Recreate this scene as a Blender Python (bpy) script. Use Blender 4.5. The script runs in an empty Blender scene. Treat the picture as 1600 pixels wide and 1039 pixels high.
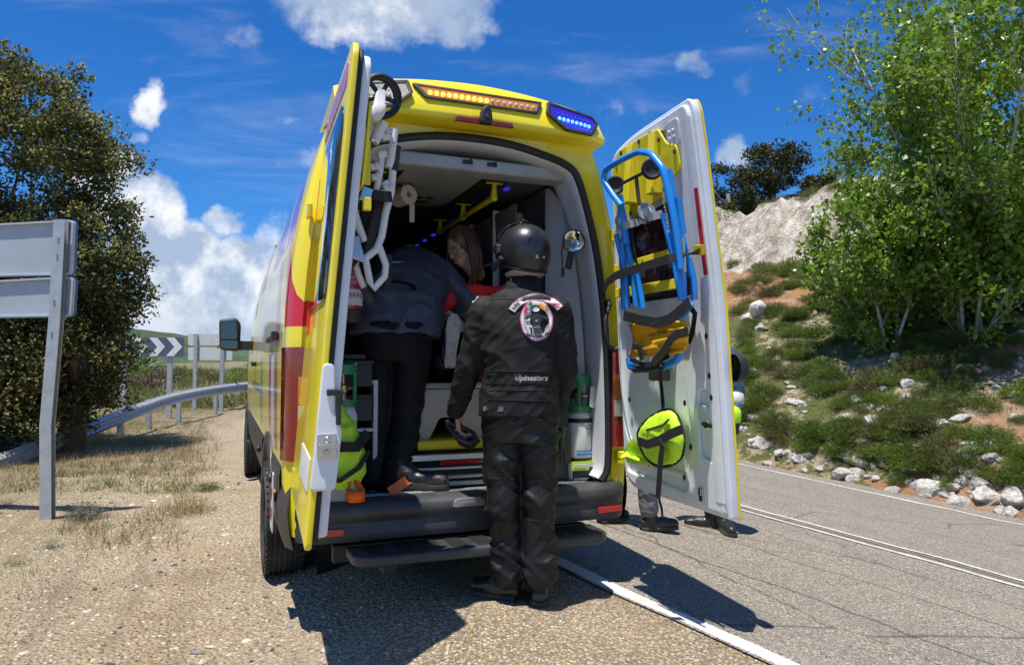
import bpy, bmesh, math, random
import numpy as np
from mathutils import Vector, Matrix, noise
from math import radians, sin, cos, pi, sqrt, exp
random.seed(7); rng = np.random.default_rng(7)
SC = bpy.context.scene; COL = SC.collection
# ---------------------------------------------------------------- camera
PITCH = radians(2.71); CAMH = 1.31; FPX = 1110.0
cd = bpy.data.cameras.new('camera'); cam = bpy.data.objects.new('camera', cd); COL.objects.link(cam)
cam.location = (0, 0, CAMH); cam.rotation_euler = (pi/2 + PITCH, 0, 0)
cd.sensor_width = 36; cd.lens = FPX/1600*36; cd.clip_start = .05; cd.clip_end = 3000
SC.camera = cam
# ---------------------------------------------------------------- sun, exposure
SUNV = Vector((-.15, -.21, 1)).normalized()          # towards the sun
SUN_EL = math.asin(SUNV.z); SUN_AZ = math.atan2(SUNV.x, SUNV.y)
sl = bpy.data.lights.new('sun', 'SUN'); sl.energy = 4.9; sl.angle = radians(.53); sl.color = (1, .95, .87)
so = bpy.data.objects.new('sun', sl); COL.objects.link(so); so.location = (-5, -8, 30)
so.rotation_euler = SUNV.to_track_quat('Z', 'Y').to_euler()
SC.view_settings.view_transform = 'Standard'; SC.view_settings.look = 'None'
SC.view_settings.exposure = .5; SC.view_settings.gamma = 1; SC.view_settings.use_curve_mapping = False
# ---------------------------------------------------------------- node helper
class NT:
    def __init__(s, nt): s.nt = nt; s.N = nt.nodes; s.L = nt.links
    def new(s, t, **k):
        n = s.N.new(t)
        for a, v in k.items(): setattr(n, a, v)
        return n
    def inp(s, sock, v):
        if isinstance(v, bpy.types.NodeSocket): s.L.new(v, sock)
        elif v is not None: sock.default_value = v
    def m(s, op, a, b=None, c=None, clamp=False):
        n = s.new('ShaderNodeMath', operation=op, use_clamp=clamp)
        s.inp(n.inputs[0], a); s.inp(n.inputs[1], b); s.inp(n.inputs[2], c); return n.outputs[0]
    def vm(s, op, a, b=None):
        n = s.new('ShaderNodeVectorMath', operation=op); s.inp(n.inputs[0], a)
        if b is not None:
            if op == 'SCALE': s.inp(n.inputs[3], b)
            else: s.inp(n.inputs[1], b)
        return n.outputs['Value'] if op in ('LENGTH', 'DOT_PRODUCT', 'DISTANCE') else n.outputs[0]
    def sep(s, v):
        n = s.new('ShaderNodeSeparateXYZ'); s.inp(n.inputs[0], v); return n.outputs
    def comb(s, x, y, z):
        n = s.new('ShaderNodeCombineXYZ')
        for i, q in enumerate((x, y, z)): s.inp(n.inputs[i], q)
        return n.outputs[0]
    def mix(s, f, a, b, mode='MIX'):
        n = s.new('ShaderNodeMix', data_type='RGBA', blend_type=mode)
        s.inp(n.inputs[0], f); s.inp(n.inputs[6], a if not isinstance(a, tuple) else (*a, 1)[:4]); s.inp(n.inputs[7], b if not isinstance(b, tuple) else (*b, 1)[:4])
        return n.outputs[2]
    def noise(s, v, sc, det=4, rough=.55, dist=0):
        n = s.new('ShaderNodeTexNoise'); s.inp(n.inputs['Vector'], v); n.inputs['Scale'].default_value = sc
        n.inputs['Detail'].default_value = det; n.inputs['Roughness'].default_value = rough; n.inputs['Distortion'].default_value = dist
        return n.outputs[0]
    def vor(s, v, sc, feat='F1', out='Distance', rnd=1):
        n = s.new('ShaderNodeTexVoronoi', feature=feat); s.inp(n.inputs['Vector'], v); n.inputs['Scale'].default_value = sc
        n.inputs['Randomness'].default_value = rnd; return n.outputs[out]
    def ss(s, x, lo, hi):
        n = s.new('ShaderNodeMapRange', interpolation_type='SMOOTHSTEP'); s.inp(n.inputs[0], x)
        s.inp(n.inputs[1], lo); s.inp(n.inputs[2], hi); return n.outputs[0]
    def ramp(s, f, stops):
        n = s.new('ShaderNodeValToRGB'); s.inp(n.inputs[0], f); e = n.color_ramp.elements
        while len(e) < len(stops): e.new(.5)
        for i, (p, c) in enumerate(stops): e[i].position = p; e[i].color = (*c, 1)
        return n.outputs[0]
    def bump(s, h, strength=.5, dist=.01, nrm=None):
        n = s.new('ShaderNodeBump'); s.inp(n.inputs['Height'], h); n.inputs['Strength'].default_value = strength
        n.inputs['Distance'].default_value = dist
        if nrm is not None: s.inp(n.inputs['Normal'], nrm)
        return n.outputs[0]
# ---------------------------------------------------------------- world
wd = bpy.data.worlds.new('World'); SC.world = wd; wd.use_nodes = True
T = NT(wd.node_tree); T.N.clear()
wo = T.new('ShaderNodeOutputWorld'); bg = T.new('ShaderNodeBackground'); bg.inputs[1].default_value = .1
T.L.new(bg.outputs[0], wo.inputs[0])
sky = T.new('ShaderNodeTexSky', sky_type='NISHITA'); sky.sun_disc = False
sky.sun_elevation = SUN_EL; sky.sun_rotation = SUN_AZ; sky.air_density = 1.0; sky.dust_density = .3; sky.ozone_density = 3.0; sky.altitude = 900
hs = T.new('ShaderNodeHueSaturation'); hs.inputs['Saturation'].default_value = 1.3; hs.inputs['Value'].default_value = 1.0
T.L.new(sky.outputs[0], hs.inputs['Color'])
tint = T.mix(1.0, hs.outputs[0], (.46, .80, 1.08), 'MULTIPLY')
tc = T.new('ShaderNodeTexCoord').outputs['Generated']
dx, dy, dz = T.sep(tc)
ys = T.m('MAXIMUM', dy, .08)
cu = T.m('DIVIDE', dx, ys); cv = T.m('DIVIDE', T.m('SUBTRACT', dz, 0), ys)
uv = T.comb(cu, cv, 0)
n1 = T.noise(uv, 5, 8, .6); n2 = T.noise(uv, 17, 7, .62)
wu = T.m('ADD', cu, T.m('MULTIPLY', T.m('SUBTRACT', n1, .5), .16))
wn3 = T.noise(T.vm('ADD', uv, (3.1, 7.7, 0)), 6, 8, .6)
wv = T.m('ADD', cv, T.m('MULTIPLY', T.m('SUBTRACT', wn3, .5), .14))
def pxdir(px, py): return (px-800)/FPX, (572-py)/FPX
# cloud masses, given as directions (tangent of azimuth, tangent of elevation), angular radii and softness
CL = [(600, -10, 190, 75, .9), (700, 30, 90, 40, .7), (365, 48, 36, 30, .35), (238, 170, 30, 34, .75), (215, 218, 24, 14, .4),
      (165, 265, 55, 42, 1.0), (205, 345, 70, 80, 1.1), (260, 420, 110, 80, 1.2), (345, 460, 110, 95, 1.25), (250, 520, 190, 60, 1.1), (342, 345, 38, 30, .75),
      (415, 400, 40, 60, .7), (470, 252, 45, 22, .4), (430, 355, 36, 30, .35), (480, 175, 70, 9, .22), (950, 175, 130, 60, .2), (1096, 102, 32, 20, .5),
      (1150, 255, 40, 30, .75), (1200, 130, 220, 26, .14), (1480, 60, 200, 26, .10), (-150, 420, 200, 120, 1.0), (620, 470, 260, 90, 1.1)]
dens = None
for px, py, rx, ry, a in CL:
    u0, v0 = pxdir(px, py)
    e = T.m('ADD', T.m('POWER', T.m('DIVIDE', T.m('SUBTRACT', wu, u0), rx/FPX), 2), T.m('POWER', T.m('DIVIDE', T.m('SUBTRACT', wv, v0), ry/FPX), 2))
    b = T.m('MULTIPLY', T.ss(e, 1.6, 0.05), a)
    dens = b if dens is None else T.m('MAXIMUM', dens, b)
front = T.ss(dy, .1, .3)
# the sky out of view: the same scattered fair-weather clouds
gen = T.noise(tc, 2.4, 8, .58)
elsew = T.m('MULTIPLY', T.ss(gen, .55, .68), T.m('MULTIPLY', T.ss(dz, .02, .2), T.m('SUBTRACT', 1, T.m('MULTIPLY', front, T.ss(T.m('ABSOLUTE', cu), 1.3, .95)))))
d = T.m('MULTIPLY', dens, front)
det = T.m('ADD', T.m('MULTIPLY', n2, .75), T.m('MULTIPLY', n1, .45))
op = T.m('MAXIMUM', T.ss(T.m('ADD', d, T.m('MULTIPLY', T.m('SUBTRACT', det, .60), 1.5)), .16, .92), elsew)
op = T.m('MULTIPLY', op, T.ss(T.m('ADD', d, elsew), .02, .14))
n4 = T.noise(T.vm('ADD', uv, (1.3, 2.2, 0)), 4.2, 8, .6); n5 = T.noise(T.vm('ADD', uv, (1.3, 2.235, 0)), 4.2, 8, .6)
shade = T.m('ADD', T.ss(n4, .38, .60), T.m('MULTIPLY', T.m('SUBTRACT', n4, n5), 5.0), clamp=True)
low = T.ss(cv, .0, .16)
shade = T.m('MULTIPLY', shade, T.m('ADD', .35, T.m('MULTIPLY', low, .65)))
ccol = T.mix(shade, (3.0, 3.8, 5.1), (7.2, 7.35, 7.6))
ci = T.noise(T.comb(T.m('ADD', T.m('MULTIPLY', cu, 1.6), T.m('MULTIPLY', cv, .9)), T.m('MULTIPLY', cv, 7), 4.0), 1.5, 9, .62, .6)
cim = T.m('MULTIPLY', T.m('MULTIPLY', T.ss(ci, .50, .80), .22), T.m('MULTIPLY', front, T.ss(cv, .12, .3)))
tint = T.mix(cim, tint, (6.6, 6.9, 7.4))
fin = T.mix(T.m('MULTIPLY', op, .97), tint, ccol)
T.L.new(fin, bg.inputs[0])
# ---------------------------------------------------------------- materials
MATS = {}
def pm(name, col, rough=.5, metal=0, var=.12, vs=9, bump=0, bs=60, coat=0, spec=.5, trans=0, emit=None, es=1, alpha=1, dirt=0, sheen=0):
    if name in MATS: return MATS[name]
    m = bpy.data.materials.new(name); m.use_nodes = True; t = NT(m.node_tree); b = t.N['Principled BSDF']
    co = t.new('ShaderNodeTexCoord').outputs['Object']
    n = t.noise(co, vs, 5, .6)
    f = t.m('MULTIPLY', t.ss(n, .25, .75), 1)
    lo = tuple(max(0, c*(1-var)) for c in col); hi = tuple(min(1, c*(1+var)) for c in col)
    c = t.mix(f, lo, hi)
    if dirt:
        dn = t.noise(co, 3.3, 8, .7); z = t.sep(t.new('ShaderNodeNewGeometry').outputs['Position'])[2]
        c = t.mix(t.m('MULTIPLY', t.ss(dn, .42, .72), dirt), c, (.25, .21, .16))
    t.L.new(c, b.inputs['Base Color'])
    r = t.m('ADD', rough, t.m('MULTIPLY', t.m('SUBTRACT', t.noise(co, vs*2.3, 4), .5), min(.3, rough*.5)))
    t.L.new(r, b.inputs['Roughness']); b.inputs['Metallic'].default_value = metal
    b.inputs['Coat Weight'].default_value = coat; b.inputs['Coat Roughness'].default_value = .05
    b.inputs['Specular IOR Level'].default_value = spec; b.inputs['Transmission Weight'].default_value = trans
    if sheen: b.inputs['Sheen Weight'].default_value = sheen; b.inputs['Sheen Roughness'].default_value = .4
    if emit: b.inputs['Emission Color'].default_value = (*emit, 1); b.inputs['Emission Strength'].default_value = es
    if bump: t.L.new(t.bump(t.noise(co, bs, 5, .6), .6, bump), b.inputs['Normal'])
    MATS[name] = m; return m
# ---------------------------------------------------------------- mesh builder
def perp(d):
    d = d.normalized(); a = Vector((0, 0, 1)) if abs(d.z) < .9 else Vector((1, 0, 0))
    u = d.cross(a).normalized(); return u, d.cross(u).normalized()
class MB:
    def __init__(s): s.v = []; s.f = []; s.mi = []; s.cur = 0
    def add(s, vs, fs, mi=None):
        o = len(s.v); s.v += [Vector(p) for p in vs]; s.f += [tuple(i+o for i in f) for f in fs]; s.mi += [s.cur if mi is None else mi]*len(fs); return s
    def box(s, lo, hi, mi=None):
        x0, y0, z0 = lo; x1, y1, z1 = hi
        return s.add([(x0,y0,z0),(x1,y0,z0),(x1,y1,z0),(x0,y1,z0),(x0,y0,z1),(x1,y0,z1),(x1,y1,z1),(x0,y1,z1)],
              [(0,3,2,1),(4,5,6,7),(0,1,5,4),(1,2,6,5),(2,3,7,6),(3,0,4,7)], mi)
    def obox(s, c, ax, ay, az, mi=None):
        c = Vector(c); ax = Vector(ax); ay = Vector(ay); az = Vector(az)
        vs = [c+i*ax+j*ay+k*az for k in (-1,1) for j in (-1,1) for i in (-1,1)]
        return s.add(vs, [(0,2,3,1),(4,5,7,6),(0,1,5,4),(1,3,7,5),(3,2,6,7),(2,0,4,6)], mi)
    def tube(s, pts, r, n=10, mi=None, cap=True, flat=1):
        pts = [Vector(p) for p in pts]; rs = r if isinstance(r, (list, tuple)) else [r]*len(pts)
        vs = []; fs = []; u = None
        for i, p in enumerate(pts):
            d = (pts[min(i+1, len(pts)-1)]-pts[max(i-1, 0)]).normalized()
            if u is None: u, w = perp(d)
            else:
                u = (u-d*u.dot(d)).normalized(); w = d.cross(u).normalized()
            for k in range(n):
                a = 2*pi*k/n; vs.append(p+u*cos(a)*rs[i]+w*sin(a)*rs[i]*flat)
        for i in range(len(pts)-1):
            for k in range(n):
                a = i*n+k; b = i*n+(k+1) % n; fs.append((a, b, b+n, a+n))
        if cap:
            fs.append(tuple(range(n-1, -1, -1))); fs.append(tuple(range((len(pts)-1)*n, len(pts)*n)))
        return s.add(vs, fs, mi)
    def strap(s, pts, nrm, w, t=.004, mi=None):     # flat webbing: width w across, nrm = surface normal
        pts = [Vector(p) for p in pts]; vs = []; fs = []
        for i, p in enumerate(pts):
            d = (pts[min(i+1, len(pts)-1)]-pts[max(i-1, 0)]).normalized(); nn = Vector(nrm); nn = (nn-d*nn.dot(d)).normalized()
            a = d.cross(nn).normalized()*w/2; b = nn*t/2
            vs += [p-a-b, p+a-b, p+a+b, p-a+b]
        for i in range(len(pts)-1):
            for k in range(4): fs.append((i*4+k, i*4+(k+1) % 4, i*4+4+(k+1) % 4, i*4+4+k))
        fs += [(3,2,1,0), tuple(range(len(vs)-4, len(vs)))]
        return s.add(vs, fs, mi)
    def lathe(s, prof, o, ax, n=24, mi=None, a0=0, a1=2*pi):
        o = Vector(o); ax = Vector(ax).normalized(); u, w = perp(ax); vs = []; fs = []
        full = abs(a1-a0-2*pi) < 1e-4; m = n if full else n+1
        for r, h in prof:
            for k in range(m):
                a = a0+(a1-a0)*k/n; vs.append(o+ax*h+u*cos(a)*r+w*sin(a)*r)
        for i in range(len(prof)-1):
            for k in range(n):
                a = i*m+k; b = i*m+(k+1) % m; fs.append((a, b, b+m, a+m))
        return s.add(vs, fs, mi)
    def ball(s, c, r, n=12, mi=None, ax=None):
        c = Vector(c); r = Vector((r, r, r)) if not hasattr(r, '__len__') else Vector(r)
        A = ax or (Vector((1,0,0)), Vector((0,1,0)), Vector((0,0,1))); h = n//2+1; vs = []; fs = []
        for i in range(h+1):
            t = pi*i/h
            for k in range(n):
                a = 2*pi*k/n; vs.append(c+A[0]*r.x*sin(t)*cos(a)+A[1]*r.y*sin(t)*sin(a)+A[2]*r.z*cos(t))
        for i in range(h):
            for k in range(n): a = i*n+k; b = i*n+(k+1) % n; fs.append((a, a+n, b+n, b))
        return s.add(vs, fs, mi)
    def cap2(s, p0, r0, p1, r1, n=12):               # a tapered capsule
        p0 = Vector(p0); p1 = Vector(p1); d = p1-p0; L = max(d.length, 1e-5); d = d/L
        prof = []
        for i in range(5): a = -pi/2+pi/2*i/4; prof.append((max(r0*cos(a), 1e-4), r0*sin(a)))
        for i in range(5): a = pi/2*i/4; prof.append((max(r1*cos(a), 1e-4), L+r1*sin(a)))
        s.lathe(prof, p0, d, n); return s
    def loft(s, rings, n=24, sup=2.3, mi=None):       # rings: (centre, lateral half-axis vector, depth half-axis vector)
        vs = []; fs = []
        for c, a, b in rings:
            c = Vector(c); a = Vector(a); b = Vector(b)
            for k in range(n):
                t = 2*pi*k/n; ct, st = cos(t), sin(t)
                vs.append(c+a*math.copysign(abs(ct)**(2/sup), ct)+b*math.copysign(abs(st)**(2/sup), st))
        for i in range(len(rings)-1):
            for k in range(n): q = i*n+k; r = i*n+(k+1) % n; fs.append((q, r, r+n, q+n))
        fs.append(tuple(range(n-1, -1, -1))); fs.append(tuple(range((len(rings)-1)*n, len(rings)*n)))
        return s.add(vs, fs, mi)
    def mesh(s, me, fn=None, mi=None):                # merge a bpy mesh, mapped by fn
        vs = [fn(v.co) if fn else v.co.copy() for v in me.vertices]
        return s.add(vs, [tuple(p.vertices) for p in me.polygons], mi)
    def grid(s, P, mi=None, close=False):             # P[i][j] points
        m = len(P[0]); vs = [p for row in P for p in row]; fs = []
        for i in range(len(P)-1):
            for j in range(m if close else m-1): fs.append((i*m+j, i*m+(j+1) % m, (i+1)*m+(j+1) % m, (i+1)*m+j))
        return s.add(vs, fs, mi)
    def xf(s, fn, a=0):
        for i in range(a, len(s.v)): s.v[i] = fn(s.v[i])
        return s
    def build(s, name, mats, parent=None, smooth=0, bevel=0, fix=True, seg=2, sub=0):
        me = bpy.data.meshes.new(name); base = BASE.get(rootof(parent), Vector((0, 0, 0))) if parent else Vector((0, 0, 0))
        me.from_pydata([tuple(p-base) for p in s.v], [], s.f)
        mats = mats if isinstance(mats, (list, tuple)) else [mats]
        for q in mats: me.materials.append(q)
        if len(mats) > 1: me.polygons.foreach_set('material_index', s.mi)
        if fix:
            bm = bmesh.new(); bm.from_mesh(me); bmesh.ops.recalc_face_normals(bm, faces=bm.faces); bm.to_mesh(me); bm.free()
        if smooth:
            me.polygons.foreach_set('use_smooth', [True]*len(me.polygons))
            if smooth < 180:
                bm = bmesh.new(); bm.from_mesh(me); bmesh.ops.remove_doubles(bm, verts=bm.verts, dist=1e-5)
                lim = radians(smooth)
                for e in bm.edges:
                    if len(e.link_faces) == 2 and e.calc_face_angle(0) > lim: e.smooth = False
                bm.to_mesh(me); bm.free()
        me.update(); o = bpy.data.objects.new(name, me); COL.objects.link(o)
        if parent: o.parent = parent
        if bevel:
            b = o.modifiers.new('b', 'BEVEL'); b.width = bevel; b.segments = seg; b.limit_method = 'ANGLE'; b.angle_limit = radians(40); b.harden_normals = False
            if not smooth: me.polygons.foreach_set('use_smooth', [True]*len(me.polygons)); me.update(); b.harden_normals = True
        if sub:
            b = o.modifiers.new('s', 'SUBSURF'); b.levels = sub; b.render_levels = sub
        return o
BASE = {}
def rootof(o):
    while o.parent: o = o.parent
    return o
def tag(o, label, cat, group=None, kind=None):
    if label: o['label'] = label
    if cat: o['category'] = cat
    if group: o['group'] = group
    if kind: o['kind'] = kind
    return o
def struct(o): o['kind'] = 'structure'; return o
def stuff(o): o['kind'] = 'stuff'; return o
def thing(name, label, cat, base=(0, 0, 0), frame=None, group=None):
    o = bpy.data.objects.new(name, None); COL.objects.link(o); o.empty_display_size = .1
    base = Vector(base); BASE[o] = base
    o.matrix_world = (frame or Matrix()) @ Matrix.Translation(base)
    return tag(o, label, cat, group)
def dup(o, loc, rz=0, sc=1, label=None):
    c = o.copy(); COL.objects.link(c); c.location = loc; c.rotation_euler = (0, 0, rz); c.scale = (sc, sc, sc)
    if label: c['label'] = label
    for ch in o.children:
        k = ch.copy(); COL.objects.link(k); k.parent = c
    return c
# ---------------------------------------------------------------- flat outlines (holes allowed) and text, as meshes
def rpoly(pts, r=.02, n=4):
    out = []; m = len(pts); rr = r if isinstance(r, (list, tuple)) else [r]*m
    for i in range(m):
        p = Vector((*pts[i], 0)); a = Vector((*pts[i-1], 0)); b = Vector((*pts[(i+1) % m], 0))
        da = (a-p); db = (b-p); q = min(rr[i], da.length*.49, db.length*.49)
        if q < 1e-5: out.append(tuple(p)[:2]); continue
        s_ = p+da.normalized()*q; e_ = p+db.normalized()*q
        for k in range(n+1):
            t = k/n; v = s_*(1-t)**2+p*2*t*(1-t)+e_*t*t; out.append((v.x, v.y))
    return out
def plate(outlines, th=.02, bev=0, bres=1):
    cu = bpy.data.curves.new('c', 'CURVE'); cu.dimensions = '2D'; cu.fill_mode = 'BOTH'; cu.extrude = max(th/2-bev, 1e-4); cu.bevel_depth = bev; cu.bevel_resolution = bres
    if bev: cu.offset = -bev
    for pts in outlines:
        sp = cu.splines.new('POLY'); sp.points.add(len(pts)-1); sp.use_cyclic_u = True
        for q, p in zip(sp.points, pts): q.co = (p[0], p[1], 0, 1)
    o = bpy.data.objects.new('c', cu); me = bpy.data.meshes.new_from_object(o); bpy.data.objects.remove(o); bpy.data.curves.remove(cu)
    return me
def text(body, size, th=.001, align='CENTER', shear=0, bold=0, space=1):
    cu = bpy.data.curves.new('t', 'FONT'); cu.body = body; cu.size = size; cu.extrude = th/2; cu.align_x = align; cu.align_y = 'CENTER'; cu.shear = shear; cu.offset = bold; cu.resolution_u = 2; cu.space_character = space
    o = bpy.data.objects.new('t', cu); me = bpy.data.meshes.new_from_object(o); bpy.data.objects.remove(o); bpy.data.curves.remove(cu)
    return me
# ---------------------------------------------------------------- survey helpers: camera ray meets a real plane
def ray(px, py):
    u = (px-800)/FPX; v = (519.5-py)/FPX
    return Vector((u, cos(PITCH)-v*sin(PITCH), sin(PITCH)+v*cos(PITCH)))
def W(px, py, Y):
    r = ray(px, py); return Vector((0, 0, CAMH))+r*(Y/r.y)
VANM = Matrix.Translation((-.195, 3.72, 0)) @ Matrix.Rotation(radians(22), 4, 'Z'); VINV = VANM.inverted()
def VL(px, py, y):               # van frame, on the plane y = const
    o = VINV @ Vector((0, 0, CAMH)); d = VINV.to_3x3() @ ray(px, py)
    return o+d*((y-o.y)/d.y)
def VX(px, py, x):               # van frame, on the plane x = const
    o = VINV @ Vector((0, 0, CAMH)); d = VINV.to_3x3() @ ray(px, py)
    return o+d*((x-o.x)/d.x)
# ================================================================ terrain
RDN = Vector((.81, .588)).normalized(); RDT = Vector((-RDN.y, RDN.x)); RD0 = Vector((.305, 4.23))
RS = RD0+RDT*2.6; RR = 22.0; RC = RS+RDN*RR
def qt(x, y):                    # across / along the road (straight, then curving right)
    p = Vector((x, y)); t = (p-RD0).dot(RDT)
    if t <= 2.6: return (p-RD0).dot(RDN), t
    d = p-RC; q = RR-d.length
    a = math.atan2(d.dot(RDT), -d.dot(RDN)); return q, 2.6+a*RR
def unqt(q, t):
    if t <= 2.6: p = RD0+RDN*q+RDT*t
    else:
        a = (t-2.6)/RR; p = RC+(-RDN*cos(a)+RDT*sin(a))*(RR-q)
    return p.x, p.y
def sst(a, b, x):
    x = max(0, min(1, (x-a)/(b-a))); return x*x*(3-2*x)
VR = Vector((cos(radians(22)), sin(radians(22)))); VO = Vector((-.195, 3.72))
def base_h(x, y):
    z = .155-.1087*x+.0063*y
    z = .19-(.5*(.19-z+sqrt((.19-z)**2+.0006)))      # soft minimum with .19
    z = max(z, -.75)
    lx = (Vector((x, y))-VO).dot(VR)
    return z*sst(-.98, -.15, lx) if lx < 0 else z
LANE = 3.1
def seff(x, y):                  # distance beyond the far edge line and its gravel verge
    q, t = qt(x, y); s = q-6.75; st = (Vector((x, y))-RD0).dot(RDN)-6.75
    return min(max(s*2.2, s), st) if st > s else s
def hill_h(x, y):
    s = seff(x, y); ts = (Vector((x, y))-RD0).dot(RDT)
    if s <= 0: return 0
    nz = noise.noise(Vector((x*.35, y*.35, 3))); nz2 = noise.noise(Vector((x*1.1, y*1.1, 9))); nz3 = noise.noise(Vector((x*3.1, y*3.1, 5)))
    k = sst(0, 1.0, s)*.35
    rid = 8.2+.96*nz
    z = k+.60*min(s, rid)+.28*nz*sst(.5, 4, s)+.16*nz2*sst(.3, 3, s)+.07*nz3*sst(.1, 1, s)
    # white cliff under the ridge
    c = sst(rid-1.4, rid, s); z += c*(1.15+.16*nz2)
    z += .22*max(0, s-rid)+ (max(0, s-rid)*.18)*sst(9, -3, ts)
    z *= 1-.75*sst(14, 24, ts)
    return z
def ground_h(x, y):
    z = base_h(x, y)
    z += .012*noise.noise(Vector((x*1.7, y*1.7, 0)))
    lx = (Vector((x, y))-VO).dot(VR)
    if lx < -.9: z += sst(-.9, -2.5, lx)*(.05*noise.noise(Vector((x*.5, y*.5, 2)))+.02*noise.noise(Vector((x*2.9, y*2.9, 4))))
    # verge rises to scrub far on the left and far ahead
    dd = sqrt(x*x+y*y)
    if dd > 22: z += (dd-22)*.012*(1+.6*noise.noise(Vector((x*.05, y*.05, 1))))
    return z
def axis(segs):
    out = [segs[0][0]]
    for a, b, st in segs:
        n = max(1, round((b-a)/st)); out += [a+(b-a)*(i+1)/n for i in range(n)]
    return out
xs = axis([(-260, -60, 20), (-60, -14, 2.0), (-14, -6, .5), (-6, 5, .14), (5, 16, .5), (16, 60, 4), (60, 260, 20)])
ysx = axis([(-40, -4, 4), (-4, 1.5, .5), (1.5, 9, .14), (9, 16, .35), (16, 40, 1.5), (40, 110, 6), (110, 420, 20)])
def heights(f): return [[Vector((x, y, f(x, y))) for x in xs] for y in ysx]
def gh(x, y):
    q, t = qt(x, y); z = ground_h(x, y)
    if .1 < q < 6.9 and t < 40: z -= .03*sst(.1, .4, q)*(1-sst(6.3, 6.7, q))
    return z
def mat_ground():
    m = bpy.data.materials.new('roadside_gravel'); m.use_nodes = True; t = NT(m.node_tree); b = t.N['Principled BSDF']
    P = t.new('ShaderNodeNewGeometry').outputs['Position']; x, y, z = t.sep(P)
    lx = t.m('ADD', t.m('MULTIPLY', t.m('ADD', x, .195), cos(radians(22))), t.m('MULTIPLY', t.m('SUBTRACT', y, 3.72), sin(radians(22))))
    P2 = t.comb(x, y, 0)
    wob = t.noise(P2, 1.3, 4)
    pave = t.ss(t.m('ADD', lx, t.m('MULTIPLY', t.m('SUBTRACT', wob, .5), 1.0)), -1.0, -.35)
    # chips
    v1 = t.vor(P2, 72, out='Color'); r1, g1, b1 = t.sep(v1)
    chip = t.ramp(r1, [(0, (.13, .115, .095)), (.16, (.38, .31, .21)), (.42, (.55, .43, .27)), (.64, (.58, .37, .15)), (.82, (.64, .55, .42)), (1, (.78, .72, .63))])
    d1 = t.vor(P2, 72); chip = t.mix(t.m('MULTIPLY', t.ss(d1, .3, .58), .75), chip, (.14, .108, .07))
    # loose gravel
    warp = t.vm('ADD', P2, t.vm('SCALE', t.new('ShaderNodeTexNoise').outputs[1], .0))
    v2 = t.vor(P2, 42, out='Color'); r2, g2, b2 = t.sep(v2)
    grav = t.ramp(r2, [(0, (.10, .09, .08)), (.12, (.30, .25, .185)), (.4, (.48, .385, .26)), (.66, (.56, .42, .25)), (.86, (.60, .52, .41)), (1, (.74, .68, .58))])
    d2 = t.vor(P2, 42); fine = t.noise(P2, 130, 4, .7)
    dirt = t.mix(t.ss(fine, .3, .7), (.21, .155, .095), (.62, .50, .34))
    grav = t.mix(t.ss(t.m('ADD', d2, t.m('MULTIPLY', t.noise(P2, 6, 5), .5)), .58, .78), grav, dirt)
    big = t.noise(P2, .8, 6, .65); grav = t.mix(t.m('MULTIPLY', t.ss(big, .5, .68), .55), grav, (.30, .20, .10), 'MIX')
    grav = t.mix(t.m('MULTIPLY', t.ss(t.noise(P2, 2.3, 6, .7), .52, .68), .42), grav, (.18, .155, .125))
    c = t.mix(pave, grav, chip)
    # earth and dry grass litter away from the shoulder
    vd = t.m('ADD', t.m('MULTIPLY', lx, -1), t.m('MULTIPLY', t.m('SUBTRACT', t.noise(P2, .6, 5), .5), 2.5))
    veg = t.ss(vd, 1.5, 3.2); gn = t.noise(P2, 25, 6, .7)
    litter = t.mix(gn, (.17, .135, .07), (.46, .37, .22))
    grs = t.mix(gn, (.055, .075, .02), (.20, .20, .075)); litter = t.mix(t.ss(t.noise(P2, .9, 5, .6), .48, .62), litter, grs)
    c = t.mix(t.m('MULTIPLY', veg, .62), c, litter)
    far = t.ss(y, 13, 26); c = t.mix(far, c, t.mix(t.noise(P2, .35, 8, .7), (.06, .075, .022), (.24, .20, .10)))
    c = t.mix(t.m('MULTIPLY', t.ss(t.noise(P2, .45, 3), .4, .7), .18), c, (.55, .47, .36))
    trk = t.noise(t.comb(t.m('MULTIPLY', lx, 5), t.m('MULTIPLY', t.m('ADD', t.m('MULTIPLY', y, .92), t.m('MULTIPLY', x, -.37)), .35), 0), 1.0, 5, .6)
    c = t.mix(t.m('MULTIPLY', t.ss(trk, .5, .66), .38), c, (.22, .175, .12)); c = t.mix(t.m('MULTIPLY', t.ss(t.noise(P2, .7, 7, .75), .54, .66), .4), c, (.42, .27, .13))
    c = t.mix(t.m('MULTIPLY', t.ss(t.noise(t.vm('ADD', P2, (9, 4, 0)), 1.6, 7, .75), .56, .68), .45), c, (.15, .135, .12))
    t.L.new(c, b.inputs['Base Color']); b.inputs['Roughness'].default_value = .9; b.inputs['Specular IOR Level'].default_value = .25
    h = t.m('ADD', t.m('MULTIPLY', t.m('SUBTRACT', .6, d2), t.m('MULTIPLY', t.m('SUBTRACT', 1, pave), 1.6)), t.m('MULTIPLY', t.m('SUBTRACT', .6, d1), .55))
    h = t.m('ADD', h, t.m('MULTIPLY', fine, .5))
    t.L.new(t.bump(h, 1.0, .022), b.inputs['Normal'])
    return m
MGR = mat_ground()
mb = MB(); mb.grid(heights(gh)); ground = struct(mb.build('ground', MGR, smooth=180, fix=False))
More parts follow.
